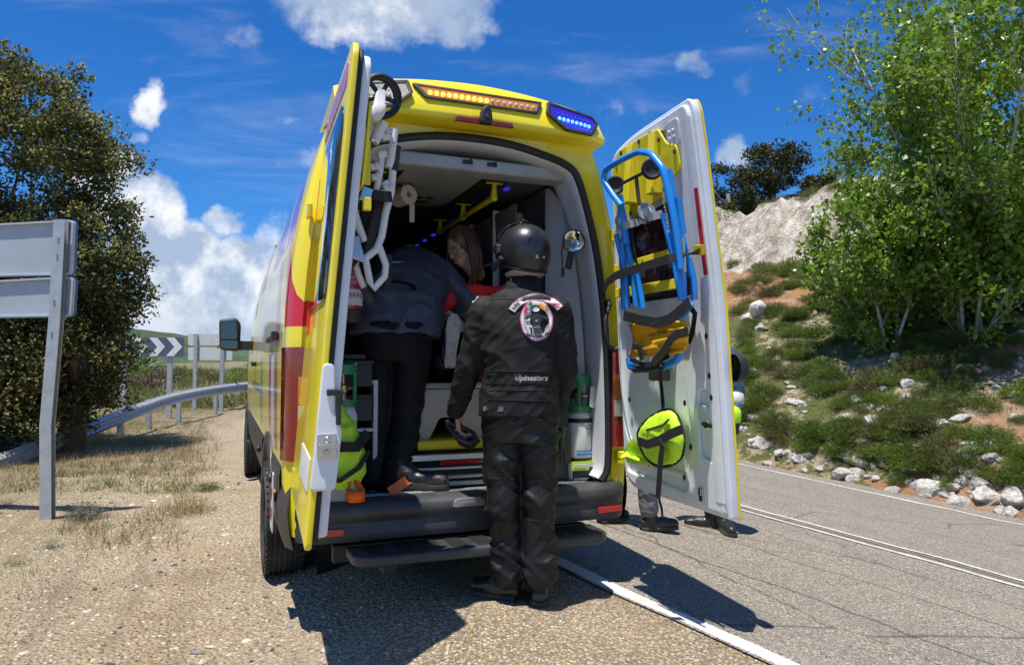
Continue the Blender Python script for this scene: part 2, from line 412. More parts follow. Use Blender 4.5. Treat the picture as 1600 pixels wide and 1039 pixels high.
# ---------------------------------------------------------------- road sheet and its markings
def mat_road():
    m = bpy.data.materials.new('worn_asphalt'); m.use_nodes = True; t = NT(m.node_tree); b = t.N['Principled BSDF']
    uvn = t.new('ShaderNodeUVMap'); uvn.uv_map = 'road'; q, s, _ = t.sep(uvn.outputs[0])
    P = t.new('ShaderNodeNewGeometry').outputs['Position']; x, y, z = t.sep(P); P2 = t.comb(x, y, 0)
    v = t.vor(P2, 105, out='Color'); r, g, bb = t.sep(v)
    c = t.ramp(r, [(0, (.09, .08, .068)), (.3, (.215, .188, .152)), (.6, (.32, .278, .22)), (.85, (.43, .37, .29)), (1, (.60, .54, .45))])
    d = t.vor(P2, 105); c = t.mix(t.m('MULTIPLY', t.ss(d, .3, .65), .7), c, (.14, .125, .105))
    st = t.comb(t.m('MULTIPLY', q, 1.6), t.m('MULTIPLY', s, .12), 0)
    c = t.mix(t.m('MULTIPLY', t.ss(t.noise(st, 2.0, 6, .6), .42, .66), .28), c, (.16, .148, .132))
    c = t.mix(t.m('MULTIPLY', t.ss(t.noise(P2, 1.1, 6, .65), .5, .72), .3), c, (.34, .29, .23))
    cr = None
    for q0, w, amp, f, sd in ((1.02, .011, .35, .8, 0), (1.75, .006, .5, .6, 5), (2.35, .005, .5, 1.1, 9), (4.35, .007, .5, .7, 13), (3.06, .035, .05, 1.2, 19), (5.2, .005, .6, .9, 23)):
        nn = t.noise(t.comb(t.m('ADD', t.m('MULTIPLY', s, f), sd), t.m('MULTIPLY', q, .5), sd), 1.0, 9, .6)
        dd = t.m('ABSOLUTE', t.m('SUBTRACT', t.m('SUBTRACT', q, q0), t.m('MULTIPLY', t.m('SUBTRACT', nn, .5), amp)))
        ww = t.m('MULTIPLY', t.noise(t.comb(s, q, sd), 9, 4), w*2)
        k = t.ss(t.m('SUBTRACT', dd, ww), w*.4, -w*.3)
        cr = k if cr is None else t.m('MAXIMUM', cr, k)
    c = t.mix(t.m('MULTIPLY', cr, .62), c, (.04, .037, .034))
    # cross cracks
    vc = t.vor(t.vm('ADD', t.comb(t.m('MULTIPLY', q, .55), t.m('MULTIPLY', s, .3), 0), t.comb(t.m('MULTIPLY', t.noise(P2, 2.5, 6), .25), 0, 0)), 1.1, feat='DISTANCE_TO_EDGE')
    c = t.mix(t.m('MULTIPLY', t.ss(vc, .006, .001), .55), c, (.04, .037, .035))
    t.L.new(c, b.inputs['Base Color']); b.inputs['Roughness'].default_value = .82; b.inputs['Specular IOR Level'].default_value = .3
    h = t.m('SUBTRACT', t.m('SUBTRACT', .6, d), t.m('MULTIPLY', cr, 1.5))
    t.L.new(t.bump(h, .8, .007), b.inputs['Normal'])
    return m
def mat_paint():
    m = bpy.data.materials.new('worn_road_paint'); m.use_nodes = True; t = NT(m.node_tree); b = t.N['Principled BSDF']
    uvn = t.new('ShaderNodeUVMap'); uvn.uv_map = 'road'; q, s, _ = t.sep(uvn.outputs[0])
    P = t.new('ShaderNodeNewGeometry').outputs['Position']; x, y, z = t.sep(P); P2 = t.comb(x, y, 0)
    n = t.noise(P2, 90, 6, .75); n2 = t.noise(P2, 6, 5, .7)
    ed = t.ss(t.m('ABSOLUTE', q), .55, 1.0)                  # q runs -1..1 over the stripe
    wear = t.ss(t.m('ADD', t.m('ADD', n, t.m('MULTIPLY', n2, .5)), t.m('MULTIPLY', ed, .55)), .68, 1.0)
    c = t.mix(t.noise(P2, 30, 4), (.52, .50, .45), (.74, .72, .67))
    v = t.vor(P2, 105, out='Color'); r, g, bb = t.sep(v)
    asp = t.ramp(r, [(0, (.055, .052, .05)), (.6, (.2, .18, .15)), (1, (.4, .37, .33))])
    c = t.mix(wear, c, asp); t.L.new(c, b.inputs['Base Color']); b.inputs['Roughness'].default_value = .75
    t.L.new(t.bump(n, .4, .004), b.inputs['Normal'])
    return m
def strip(name, q0, q1, t0, t1, lift, mat, nq, st, norm=False):
    ts = axis([(t0, t1, st)]); qs = [q0+(q1-q0)*i/nq for i in range(nq+1)]
    vs = []; uv = []
    for t_ in ts:
        for i, q in enumerate(qs):
            x, y = unqt(q, t_); vs.append((x, y, ground_h(x, y)+lift)); uv.append((2*i/nq-1 if norm else q, t_))
    m = nq+1; fs = [(i*m+j, i*m+j+1, (i+1)*m+j+1, (i+1)*m+j) for i in range(len(ts)-1) for j in range(nq)]
    me = bpy.data.meshes.new(name); me.from_pydata(vs, [], fs); l = me.uv_layers.new(name='road')
    idx = np.empty(len(me.loops), int); me.loops.foreach_get('vertex_index', idx); l.data.foreach_set('uv', np.array(uv)[idx].ravel())
    me.materials.append(mat); me.polygons.foreach_set('use_smooth', [True]*len(me.polygons))
    o = bpy.data.objects.new(name, me); COL.objects.link(o); return struct(o)
MRD = mat_road(); MPT = mat_paint()
strip('road', -.03, 6.75, -30, 34, .004, MRD, 48, .2)
strip('edge_line', -.075, .075, -12, 30, .009, MPT, 4, .12, True)
strip('centre_line', 2.90, 2.965, -12, 30, .009, MPT, 2, .2, True)
strip('centre_line', 3.14, 3.205, -12, 30, .009, MPT, 2, .2, True)
strip('far_edge_line', 6.14, 6.24, -16, 30, .009, MPT, 2, .2, True)
# ---------------------------------------------------------------- hillside
def mat_hill():
    m = bpy.data.materials.new('limestone_hillside'); m.use_nodes = True; t = NT(m.node_tree); b = t.N['Principled BSDF']
    g = t.new('ShaderNodeNewGeometry'); P = g.outputs['Position']; x, y, z = t.sep(P); nz = t.sep(g.outputs['Normal'])[2]
    at = t.new('ShaderNodeAttribute'); at.attribute_name = 'zone'; zr, zg, zb = t.sep(at.outputs['Vector'])
    n = t.noise(P, 1.3, 8, .65); nf = t.noise(P, 14, 8, .7); nl = t.noise(P, 4.5, 8, .65)
    rock = t.mix(t.ss(t.noise(t.comb(t.m('MULTIPLY', x, 2.2), t.m('MULTIPLY', y, 2.2), t.m('MULTIPLY', z, .7)), 1.6, 9, .7), .32, .68), (.30, .245, .18), (.76, .70, .60)); rock = t.mix(t.m('MULTIPLY', t.ss(t.vor(t.vm('ADD', P, t.vm('SCALE', t.comb(nf, nl, n), .5)), 1.9, feat='DISTANCE_TO_EDGE'), .035, .0), .6), rock, (.14, .11, .085)); cr = t.vor(t.vm('ADD', P, t.vm('SCALE', P, 0)), 2.2, feat='DISTANCE_TO_EDGE')
    rock = t.mix(t.m('MULTIPLY', t.ss(nl, .52, .68), .55), rock, (.33, .27, .21))
    soil = t.mix(nf, (.27, .12, .055), (.52, .30, .16)); tan = t.mix(nf, (.36, .27, .18), (.58, .47, .34))
    green = t.mix(nf, (.06, .075, .022), (.20, .215, .075))
    cov = t.ss(t.m('ADD', t.m('MULTIPLY', n, .8), t.m('MULTIPLY', nl, .5)), .67, .76)
    c = t.mix(cov, green, tan)
    bare = t.ss(t.m('ADD', zb, t.m('MULTIPLY', t.m('SUBTRACT', nl, .5), 1.1)), .45, .6); c = t.mix(bare, c, t.mix(t.ss(n, .4, .6), tan, soil))
    red = t.ss(t.m('ADD', zg, t.m('MULTIPLY', t.m('SUBTRACT', nl, .5), .9)), .4, .6); c = t.mix(red, c, t.mix(t.ss(nl, .5, .65), soil, tan))
    wh = t.ss(t.m('ADD', zr, t.m('MULTIPLY', t.m('SUBTRACT', nl, .5), .7)), .42, .58); c = t.mix(wh, c, rock)
    t.L.new(c, b.inputs['Base Color']); b.inputs['Roughness'].default_value = .95; b.inputs['Specular IOR Level'].default_value = .15
    t.L.new(t.bump(t.m('ADD', nf, t.m('MULTIPLY', nl, 1.5)), .9, .12), b.inputs['Normal'])
    return m
hs_t = axis([(-34, -12, 1.0), (-12, 14, .22), (14, 28, .6)]); hs_s = axis([(-.1, 1.4, .1), (1.4, 13, .2), (13, 40, 1.5)])
def hillpt(s, t_):
    # straight fan for the slope so that the inside of the bend does not fold
    p = RD0+RDN*(6.75+s)+RDT*t_
    return p.x, p.y
def hill_z(x, y):
    z0 = base_h(x, y); return z0-.02+hill_h(x, y)
vs = []; zone = []
for t_ in hs_t:
    for s in hs_s:
        x, y = hillpt(s, t_); q, tt = qt(x, y); sq = seff(x, y); z = hill_z(x, y)
        nz = noise.noise(Vector((x*.35, y*.35, 3))); rid = 8.2+.96*nz; n2 = noise.noise(Vector((x*.6, y*.6, 21)))
        if sq > rid-2.4: 
            jj = .22*noise.noise(Vector((x*1.6, y*1.6, z*1.6)))+.20*noise.noise(Vector((x*4, y*4, z*4)))+.24*(.4-abs(noise.noise(Vector((x*2.4, y*2.4, 8))))); z += jj*sst(rid-2.4, rid-1, sq)*(1-.6*sst(rid+1, rid+3, sq))
        wz = sst(rid-1.9, rid-1.2, sq)*(1-sst(rid+.9+n2, rid+2.1+n2, sq)); rz = sst(rid-4.6, rid-3.2, sq)*(1-sst(rid-1.6, rid-.9, sq))*sst(-2.5, 1.0, tt+2*n2)
        bz = .85*max(0, 1-abs(tt-.35-.1*sq)/1.5)*(1-sst(3.0, 5, sq))+.5*max(0, 1-abs(tt-2.6-.2*sq)/.9)*sst(1.5, 2.5, sq)*(1-sst(4.5, 6, sq))+.5*(1-sst(.05, .5, sq))
        vs.append((x, y, z)); zone.append((wz, rz, bz))
m_ = len(hs_s); fs = [(i*m_+j, i*m_+j+1, (i+1)*m_+j+1, (i+1)*m_+j) for i in range(len(hs_t)-1) for j in range(m_-1)]
me = bpy.data.meshes.new('hillside'); me.from_pydata(vs, [], fs); a = me.attributes.new('zone', 'FLOAT_VECTOR', 'POINT'); a.data.foreach_set('vector', np.array(zone).ravel())
me.materials.append(mat_hill()); me.polygons.foreach_set('use_smooth', [True]*len(me.polygons))
bm = bmesh.new(); bm.from_mesh(me); bmesh.ops.recalc_face_normals(bm, faces=bm.faces); bm.to_mesh(me); bm.free()
hill = struct(bpy.data.objects.new('hillside', me)); COL.objects.link(hill)
# ---------------------------------------------------------------- far wooded hills
mfh = pm('far_woodland', (.035, .06, .02), .95, 0, .55, .12, 3.0, .12)
P = []
for i in range(14):
    v = i/13; row = []
    for j in range(120):
        ang = -1.25+2.0*j/119; d = 130+v*170
        hh = 14*sst(0, 1, v)*(.45+.5*exp(-((ang+.50)/.07)**2)+.28*exp(-((ang+.37)/.1)**2)+.35*exp(-((ang+.75)/.12)**2)+.3*exp(-((ang-.5)/.4)**2))+1.2*noise.noise(Vector((ang*25, v*5, 0)))+.7*noise.noise(Vector((ang*90, v*20, 0)))*v
        row.append(Vector((sin(ang)*d, cos(ang)*d, hh*1.0+.8)))
    P.append(row)
mb = MB(); mb.grid(P); struct(mb.build('hills', mfh, smooth=180))
# ================================================================ ambulance (van frame: x right, y forward, z up, origin under the rear doors)
def mat_livery():
    m = bpy.data.materials.new('yellow_livery_paint'); m.use_nodes = True; t = NT(m.node_tree); b = t.N['Principled BSDF']
    co = t.new('ShaderNodeTexCoord').outputs['Object']; x, y, z = t.sep(co)
    YEL = (.86, .70, .012); c = t.mix(t.noise(co, 2, 3), (.83, .67, .010), (.88, .73, .016))
    side = t.ss(x, -.55, -.6)                                  # left side artwork (flat print)
    def band(u, lo, hi): return t.m('MULTIPLY', t.m('GREATER_THAN', u, lo), t.m('LESS_THAN', u, hi))
    def on(c, mask, col): return t.mix(t.m('MULTIPLY', mask, side), c, col)
    up = t.m('GREATER_THAN', z, 1.98)
    dg = t.m('SUBTRACT', y, t.m('MULTIPLY', t.m('SUBTRACT', z, 1.98), .9))
    c = on(c, t.m('MULTIPLY', up, band(dg, .15, 1.9)), (.23, .07, .30))
    c = on(c, t.m('MULTIPLY', up, band(dg, .75, .95)), (.55, .42, .58))
    c = on(c, t.m('MULTIPLY', up, band(dg, 1.9, 2.5)), (.62, .55, .62))
    c = on(c, t.m('MULTIPLY', up, band(dg, 3.0, 3.8)), (.30, .12, .36))
    mid = band(z, 1.42, 1.94)
    c = on(c, t.m('MULTIPLY', mid, band(y, .62, 3.5)), (.63, .62, .45))
    dm = t.m('ADD', y, t.m('MULTIPLY', t.m('SUBTRACT', z, 1.4), -.55))
    c = on(c, t.m('MULTIPLY', band(z, 1.42, 1.94), band(dm, .42, .72)), (.50, .20, .24))
    c = on(c, t.m('MULTIPLY', band(z, 1.50, 2.2), band(dm, -.12, .10)), (.60, .012, .012))
    c = on(c, t.m('MULTIPLY', band(z, 1.36, 1.50), band(y, .12, .30)), (.68, .68, .68))
    low = band(z, .86, 1.38); dl = t.m('SUBTRACT', y, t.m('MULTIPLY', t.m('SUBTRACT', z, .84), .25))
    c = on(c, t.m('MULTIPLY', low, band(dl, .42, 1.30)), (.70, .69, .70))
    for q0 in (.42, .95): c = on(c, t.m('MULTIPLY', low, band(dl, q0, q0+.26)), (.36, .012, .018))
    c = on(c, t.m('MULTIPLY', low, band(dl, 2.0, 2.35)), (.10, .33, .36))
    c = on(c, t.m('MULTIPLY', band(z, 1.10, 1.17), band(y, 2.5, 4.2)), (.16, .15, .12))
    dn = t.noise(co, 3, 8, .7); c = t.mix(t.m('MULTIPLY', t.m('MULTIPLY', t.ss(dn, .45, .7), t.ss(z, 1.3, .5)), .45), c, (.30, .25, .17))
    t.L.new(c, b.inputs['Base Color']); b.inputs['Roughness'].default_value = .32; b.inputs['Coat Weight'].default_value = .7; b.inputs['Coat Roughness'].default_value = .06
    return m
M = {}
M['liv'] = mat_livery()
M['yel'] = pm('yellow_paint', (.86, .70, .012), .33, var=.03, coat=.6, dirt=.08)
M['yplas'] = pm('yellow_plastic', (.75, .62, .02), .45, var=.06)
M['white'] = pm('white_door_paint', (.74, .77, .80), .34, var=.03, coat=.35, dirt=.10)
M['wpanel'] = pm('pale_grey_lining', (.55, .57, .60), .5, var=.05, dirt=.06)
M['inner'] = pm('shaded_cabin_lining', (.085, .085, .10), .55, var=.1)  # grey-white lining painted dark: shade of the deep cabin put into the colour
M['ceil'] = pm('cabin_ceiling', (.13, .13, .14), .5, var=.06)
M['blk'] = pm('black_plastic', (.018, .019, .021), .5, var=.3, bump=.0006, bs=400, dirt=.10)
M['bump_'] = pm('charcoal_bumper_plastic', (.035, .037, .041), .42, var=.25, bump=.0005, bs=500, dirt=.13)
M['rub'] = pm('black_rubber', (.012, .012, .013), .55, var=.3)
M['tyre'] = pm('tyre_rubber', (.022, .022, .022), .8, var=.3, dirt=.35)
M['rim'] = pm('wheel_steel', (.20, .20, .21), .4, .6, var=.2, dirt=.3)
M['glass'] = pm('tinted_glass', (.012, .018, .030), .05, var=.1, spec=.8, coat=1)
M['glassp'] = pm('tinted_rear_pane', (.030, .014, .018), .08, var=.4, spec=.6)
M['red'] = pm('red_lens', (.20, .003, .005), .12, var=.25, vs=60, coat=1)
M['amb'] = pm('amber_lens', (.55, .18, .03), .12, var=.2, coat=1)
M['clr'] = pm('clear_lens', (.42, .40, .33), .1, var=.2, vs=70, coat=1)
M['rrefl'] = pm('red_reflector', (.50, .01, .012), .25, var=.2, vs=90, coat=.8)
M['steel'] = pm('bright_steel', (.55, .55, .56), .28, 1, var=.1)
M['alu'] = pm('ribbed_aluminium', (.52, .53, .55), .38, .8, var=.12, vs=60, bump=.001, bs=220, dirt=.25)
M['ambl'] = pm('amber_led_lit', (1, .45, .05), .3, emit=(1, .36, .03), es=5)
M['whl'] = pm('white_led_off', (.55, .52, .42), .2, var=.1, coat=1)
M['blul'] = pm('blue_led_lit', (.03, .12, .7), .5, emit=(.06, .25, 1), es=2.6)
M['blud'] = pm('blue_led_glow', (.01, .02, .4), .4, emit=(.01, .015, .7), es=.6)
M['blub'] = pm('blue_beacon_back', (.03, .02, .25), .3, emit=(.015, .01, .5), es=.35)
M['purp'] = pm('violet_led_strip', (.05, .03, .3), .3, emit=(.06, .03, .9), es=.35)
M['ambb'] = pm('amber_beacon_back', (.35, .16, .03), .25, emit=(.7, .2, .01), es=.35, coat=1)
amb = thing('ambulance', 'yellow emergency van with both rear doors wide open on the road shoulder', 'ambulance', (0, 0, 0), VANM)
OUT = [(.925, .50), (.945, .72), (.95, 1.1), (.942, 1.5), (.908, 1.9), (.835, 2.25), (.76, 2.50), (.675, 2.655), (.52, 2.735), (.26, 2.775), (0, 2.79)]
OPN = [(.745, .672), (.786, .76), (.79, 1.1), (.775, 1.5), (.73, 1.9), (.66, 2.2), (.598, 2.375), (.53, 2.43), (.42, 2.463), (.22, 2.502), (0, 2.513)]
def sm(pts, k=3):                # resample a half outline smoothly (Catmull-Rom)
    out = []; P = [Vector((*p, 0)) for p in pts]; P = [P[0]*2-P[1]]+P+[Vector((-P[-2].x, P[-2].y, 0))]
    for i in range(1, len(P)-2):
        for j in range(k):
            t = j/k; a, b, c, d = P[i-1], P[i], P[i+1], P[i+2]
            v = .5*((2*b)+(c-a)*t+(2*a-5*b+4*c-d)*t*t+(3*b-a-3*c+d)*t**3); out.append((v.x, v.y))
    out.append(pts[-1]); return out
def full(h): return [(-x, z) for x, z in h]+[(x, z) for x, z in h[-2::-1]]
OUTS = full(sm(OUT)); OPNS = full(sm(OPN))
WB0, WB1 = 1.30, 5.66            # axle positions
def topz(y):                     # roof, windscreen, bonnet profile
    if y < 4.55: return 9
    if y < 5.75: return 2.79-(y-4.55)/1.2*1.42
    return 1.37-(y-5.75)*.30
def botz(y):
    z = .50
    for w in (WB0, WB1):
        d = abs(y-w)
        if d < .47: z = max(z, .36+sqrt(max(0, .47**2-d*d))+.0)
    return z
def sec(y):
    ins = {0: .07, .02: .035, .06: .01}.get(y, 0)
    if y > 5.6: ins += (y-5.6)**2*.28
    tz = topz(y); bz = botz(y); row = []
    for x, z in OUTS:
        sgn = -1 if x < 0 else 1; xx = max(0, abs(x)-ins*min(1, abs(x)/.4)); zz = z-(ins*.6 if z > 2.6 else 0)
        if zz < .9: zz = .9-(.9-zz)/(.9-.5)*(.9-bz) if bz < .9 else bz+(.9-.5)*0+max(0, (zz-.5))*.02
        zz = min(zz, tz+.02*(1-(xx/.95)**2))
        row.append(Vector((sgn*xx, y, zz)))
    return row
ysec = [0, .02, .06, .12]+[.12+.11*i for i in range(1, 30)]+[3.4+.12*i for i in range(26)]+[6.5]
mb = MB(); mb.grid([sec(y) for y in ysec], 0)
# rear face ring between the body outline and the door opening
n_ = len(OUTS)
for k in range(n_-1):
    a0, a1 = sec(0)[k], sec(0)[k+1]; b0, b1 = Vector((OPNS[k][0], .03, OPNS[k][1])), Vector((OPNS[k+1][0], .03, OPNS[k+1][1]))
    mb.add([a0, a1, b1, b0], [(0, 1, 2, 3)], 0)
front = sec(6.5); mb.add(front+[Vector((0, 6.5, .5))], [(k, k+1, len(front)) for k in range(len(front)-1)], 0)
body = mb.build('body', M['liv'], amb, smooth=50)
# opening seal and inner jamb
def swept(outline, prof, name, mat, smooth=40, a=0, b=None):
    P = [Vector((x, 0, z)) for x, z in outline][a:b]; rows = []
    for i, p in enumerate(P):
        d = (P[min(i+1, len(P)-1)]-P[max(i-1, 0)]).normalized(); nn = Vector((d.z, 0, -d.x))    # points into the opening
        rows.append([p+nn*u+Vector((0, w, 0)) for u, w in prof])
    mb = MB(); mb.grid(rows, close=True); return mb.build(name, mat, amb, smooth=smooth)
swept(OPNS, [(-.022, .0), (-.02, -.014), (.0, -.022), (.016, -.014), (.018, .012), (.0, .02)], 'door_seal', M['rub'])
swept(OPNS, [(.019, .0), (.030, .01), (.036, .05), (.034, .22), (.012, .22)], 'opening_jamb', M['wpanel'])
# floor, bumper, step, sill
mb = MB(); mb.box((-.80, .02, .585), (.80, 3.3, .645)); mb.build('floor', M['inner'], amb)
mb = MB(); mb.box((-.72, -.045, .637), (.72, .16, .657)); 
for i in range(5): mb.box((-.70, -.02+i*.035, .657), (.70, -.008+i*.035, .661))
mb.build('sill_plate', M['alu'], amb, bevel=.003)
def bumper_sec(x):
    c = 1-abs(x)/.93; k = min(1, c/.16); k = sqrt(max(0, 1-(1-k)**2))
    y0 = .20-.29*k
    pr = [(.02, .668), (-.035, .665), (-.07, .652), (-.09, .63), (-.088, .585), (-.074, .568), (-.074, .55), (-.082, .535), (-.07, .478), (.05, .465)]
    return [Vector((x, y0+.09+yy if k > 0 else .2+yy, z)) for yy, z in pr]
mb = MB(); xsb = [-.945, -.93, -.91, -.88, -.84, -.79, -.74]+[-.6+.12*i for i in range(11)]+[.74, .79, .84, .88, .91, .93, .945]
mb.grid([bumper_sec(max(-.93, min(.93, x))) for x in xsb]); 
for s in (-1, 1):                # corner returns along the body side
    mb.grid([[Vector((s*(.93+.03*sin(pi*j/4)), .11+.62*i/4, .44+.36*j/4)) for j in range(5)] for i in range(5)])
    mb.grid([[Vector((s*(.93+.03*sin(pi*j/4))*(1 if i else .965), .02+.09*i, .44+.36*j/4)) for j in range(5)] for i in range(2)])
bump = mb.build('rear_bumper', M['bump_'], amb, smooth=55)
for s in (-1, 1):
    mb = MB(); mb.obox((s*.755, -.078, .53), (.075, s*.008, 0), (.001, -.012, 0), (0, 0, .017)); mb.build('reflector', M['rrefl'], bump, bevel=.004)
mb = MB(); mb.mesh(plate([rpoly([(-.09, -.03), (.09, -.03), (.07, .03), (-.07, .03)], .02)], .02, .003), lambda c: Vector((c.x-.06, -.088-c.z, .628+c.y*.7)), 0)
mb.box((-.11, -.10, .622), (-.03, -.098, .632), 0); mb.build('latch_plate', M['alu'], bump)
me = plate([rpoly([(-.66, -.21), (-.60, -.27), (.60, -.27), (.66, -.21), (.66, -.02), (-.66, -.02)], [.06, .05, .05, .06, .01, .01], 6)], .05, .012, 2)
mb = MB(); mb.mesh(me, lambda c: Vector((c.x, c.y-.01, .425+c.z))); 
step = mb.build('rear_step', M['bump_'], amb, smooth=40)
mb = MB()
for i in range(9): mb.box((-.58+i*.13, -.24, .449), (-.50+i*.13, -.06, .4535))
stuff(mb.build('tread_pad', M['rub'], step, bevel=.002))
mb = MB()
for s in (-.45, .45): mb.box((s-.03, -.05, .30), (s+.03, .4, .36))
mb.box((-.7, .1, .34), (.7, .16, .42)); mb.box((-.55, .3, .30), (.55, 5.6, .50)); mb.tube([(-.8, WB0, .36), (.8, WB0, .36)], .06); mb.ball((0, WB0, .36), .15)
mb.build('chassis', M['blk'], amb)
for w in (WB0, WB1):
    for s in (-1, 1): mb = MB(); mb.lathe([(.02, -.28), (.46, -.28), (.47, 0)], (s*.68, w, .36), (s, 0, 0), 20); mb.build('wheel_arch_liner', M['rub'], amb)
# wheels
def wheel(x, y, s):
    cz = .352+(0 if s < 0 else .13)
    mb = MB(); prof = [(.215, -.10), (.25, -.115), (.31, -.118), (.338, -.10), (.350, -.075)]
    for i in range(6): g = -.075+.03*i; prof += [(.350, g-.011), (.341, g-.009), (.341, g+.003), (.350, g+.005)]
    prof += [(.350, .09), (.338, .10), (.31, .118), (.25, .115), (.215, .10)]
    mb.lathe(prof, (x, y, cz), (s, 0, 0), 48); 
    for k in range(48):          # shoulder tread blocks
        a = 2*pi*k/48; r = Vector((0, cos(a), sin(a))); t = Vector((0, -sin(a), cos(a)))
        for q in (-1, 1): mb.obox(Vector((x+q*.098*1, y, cz))+r*.342, Vector((.014, 0, 0)), t*.014, r*.010)
    w = mb.build('wheel', M['tyre'], amb, smooth=35)
    mb = MB(); mb.lathe([(.02, .055), (.075, .06), (.09, .045), (.15, .02), (.185, .045), (.205, .085), (.218, .095), (.216, -.09)], (x, y, cz), (s, 0, 0), 32)
    for k in range(6): a = pi/3*k; mb.lathe([(.014, .05), (.012, .075), (.001, .078)], (x, y+.06*cos(a), cz+.06*sin(a)), (s, 0, 0), 6)
    for k in range(10): a = 2*pi*k/10; mb.obox((x+s*.036, y+.15*cos(a), cz+.15*sin(a)), (.01, 0, 0), Vector((0, cos(a), sin(a)))*.022, Vector((0, -sin(a), cos(a)))*.014)
    mb.build('rim', M['rim'], w, smooth=40)
for w in (WB0, WB1):
    for s in (-1, 1): wheel(s*.855, w, s)
# side cladding, sill, rub strip
def sx(z): return float(np.interp(z, [p[1] for p in OUT], [p[0] for p in OUT]))
for s in (-1, 1):
    mb = MB()
    for y0, y1 in ((.13, WB0-.50), (WB0+.50, WB1-.50)):
        mb.grid([[Vector((s*(sx(z)+.012-(.014 if j in (0, 6) else 0)), y, z)) for j, z in enumerate(np.linspace(.49, .84, 7))] for y in np.linspace(y0, y1, 8)])
    for w in (WB0, WB1):         # arch lips
        mb.grid([[Vector((s*(.94+o), w+r*cos(a), .36+r*sin(a))) for r, o in ((.455, -.04), (.46, .022), (.50, .024), (.535, .012), (.54, -.01))] for a in np.linspace(.25, pi-.25, 18)])
    mb.build('side_cladding', M['bump_'], amb, smooth=40)
    mb = MB()
    mb.mesh(plate([rpoly([(.10, .50), (.30, .50), (.16, .80), (.085, .80)], .01)], .004), lambda c: Vector((s*(.975+c.z), c.x+.18, c.y-.03)))
    mb.build('reflective_patch', [pm('white_reflective_tape', (.62, .60, .60), .4)], amb)
    mb = MB()
    for k in range(2): mb.mesh(plate([[(.16+.012*k, .56+.10*k), (.23-.03*k, .56+.10*k), (.20-.03*k, .62+.10*k), (.14, .62+.10*k)]], .004), lambda c: Vector((s*(.9785+c.z), c.x+.18, c.y-.03)))
    mb.build('reflective_patch', [pm('red_reflective_tape', (.45, .02, .03), .4)], amb)
mb = MB(); mb.obox((-.955, .95, 1.475), (.012, 0, 0), (0, .42, 0), (0, 0, .016)); mb.obox((-.965, .56, 1.475), (.016, 0, 0), (0, .05, 0), (0, 0, .026)); mb.build('door_rail', M['blk'], amb, bevel=.006)
mb = MB(); mb.obox((-.965, 3.4, 1.33), (.022, 0, 0), (0, .10, 0), (0, 0, .022)); mb.build('door_handle', M['blk'], amb, bevel=.01)
for y in (.62, 2.1): mb = MB(); mb.ball((-.972, y, .70), (.02, .045, .028)); mb.build('parking_sensor', M['blk'], amb, smooth=180)
mb = MB(); mb.ball((-.962, .40, .64), (.012, .035, .035)); mb.build('side_marker', M['amb'], amb, smooth=180)
# shut lines of the side panels
for y in (.46, 1.98, 3.30, 4.20):
    mb = MB(); mb.grid([[Vector((-(sx(z)+.0025), y+d_, z)) for d_ in (-.004, .004)] for z in np.linspace(.86, 2.45, 18)]); mb.build('panel_gap', M['rub'], amb)
# left side window band, windscreen, front lights, mirrors
mb = MB(); mb.grid([[Vector((-(sx(z)+.004), y, z)) for z in np.linspace(1.45, 2.0, 6)] for y in np.linspace(4.35, 5.15, 6)]); mb.grid([[Vector((sx(z)+.004, y, z)) for z in np.linspace(1.45, 2.0, 6)] for y in np.linspace(4.35, 5.15, 6)])
mb.build('cab_window', M['glass'], amb, smooth=180)
mb = MB(); mb.grid([[Vector((x*.8*(1-.14*i/5), 5.70-1.02*i/5-.02, 1.44+1.18*i/5+.03*(1-x*x))) for x in np.linspace(-1, 1, 9)] for i in range(6)]); mb.build('windscreen', M['glass'], amb, smooth=180)
for s in (-1, 1):
    mb = MB(); mb.ball((s*.74, 6.42, .92), (.16, .10, .12)); mb.build('headlight', M['clr'], amb, smooth=180)
    mb = MB(); mb.mesh(plate([rpoly([(-.11, -.19), (.10, -.17), (.11, .17), (-.07, .19), (-.12, .12)], .05)], .13, .03, 2), lambda c: Vector((s*1.17+c.x*s, 5.0+c.z, 1.66+c.y)))
    mb.obox((s*1.02, 5.0, 1.54), (.08, 0, 0), (0, .04, 0), (0, 0, .05)); mi = mb.build('side_mirror', M['blk'], amb, smooth=40)
    mb = MB(); mb.mesh(plate([rpoly([(-.085, -.05), (.085, -.05), (.09, .15), (-.06, .16)], .03)], .006), lambda c: Vector((s*1.17+c.x*s, 4.932+c.z, 1.66+c.y))); mb.mesh(plate([rpoly([(-.085, -.16), (.085, -.15), (.085, -.065), (-.085, -.065)], .02)], .006), lambda c: Vector((s*1.17+c.x*s, 4.932+c.z, 1.66+c.y)))
    mb.build('mirror_glass', M['glass'], mi)
    mb = MB(); mb.ball((s*1.285, 5.0, 1.53), (.012, .04, .03)); mb.build('turn_signal', M['amb'], mi, smooth=180)
mb = MB(); mb.box((-.80, 6.38, .45), (.80, 6.56, .78)); mb.build('front_bumper', M['bump_'], amb, bevel=.04)
mb = MB(); mb.box((-.45, 6.49, .84), (.45, 6.53, 1.06)); mb.build('grille', M['blk'], amb, bevel=.02)
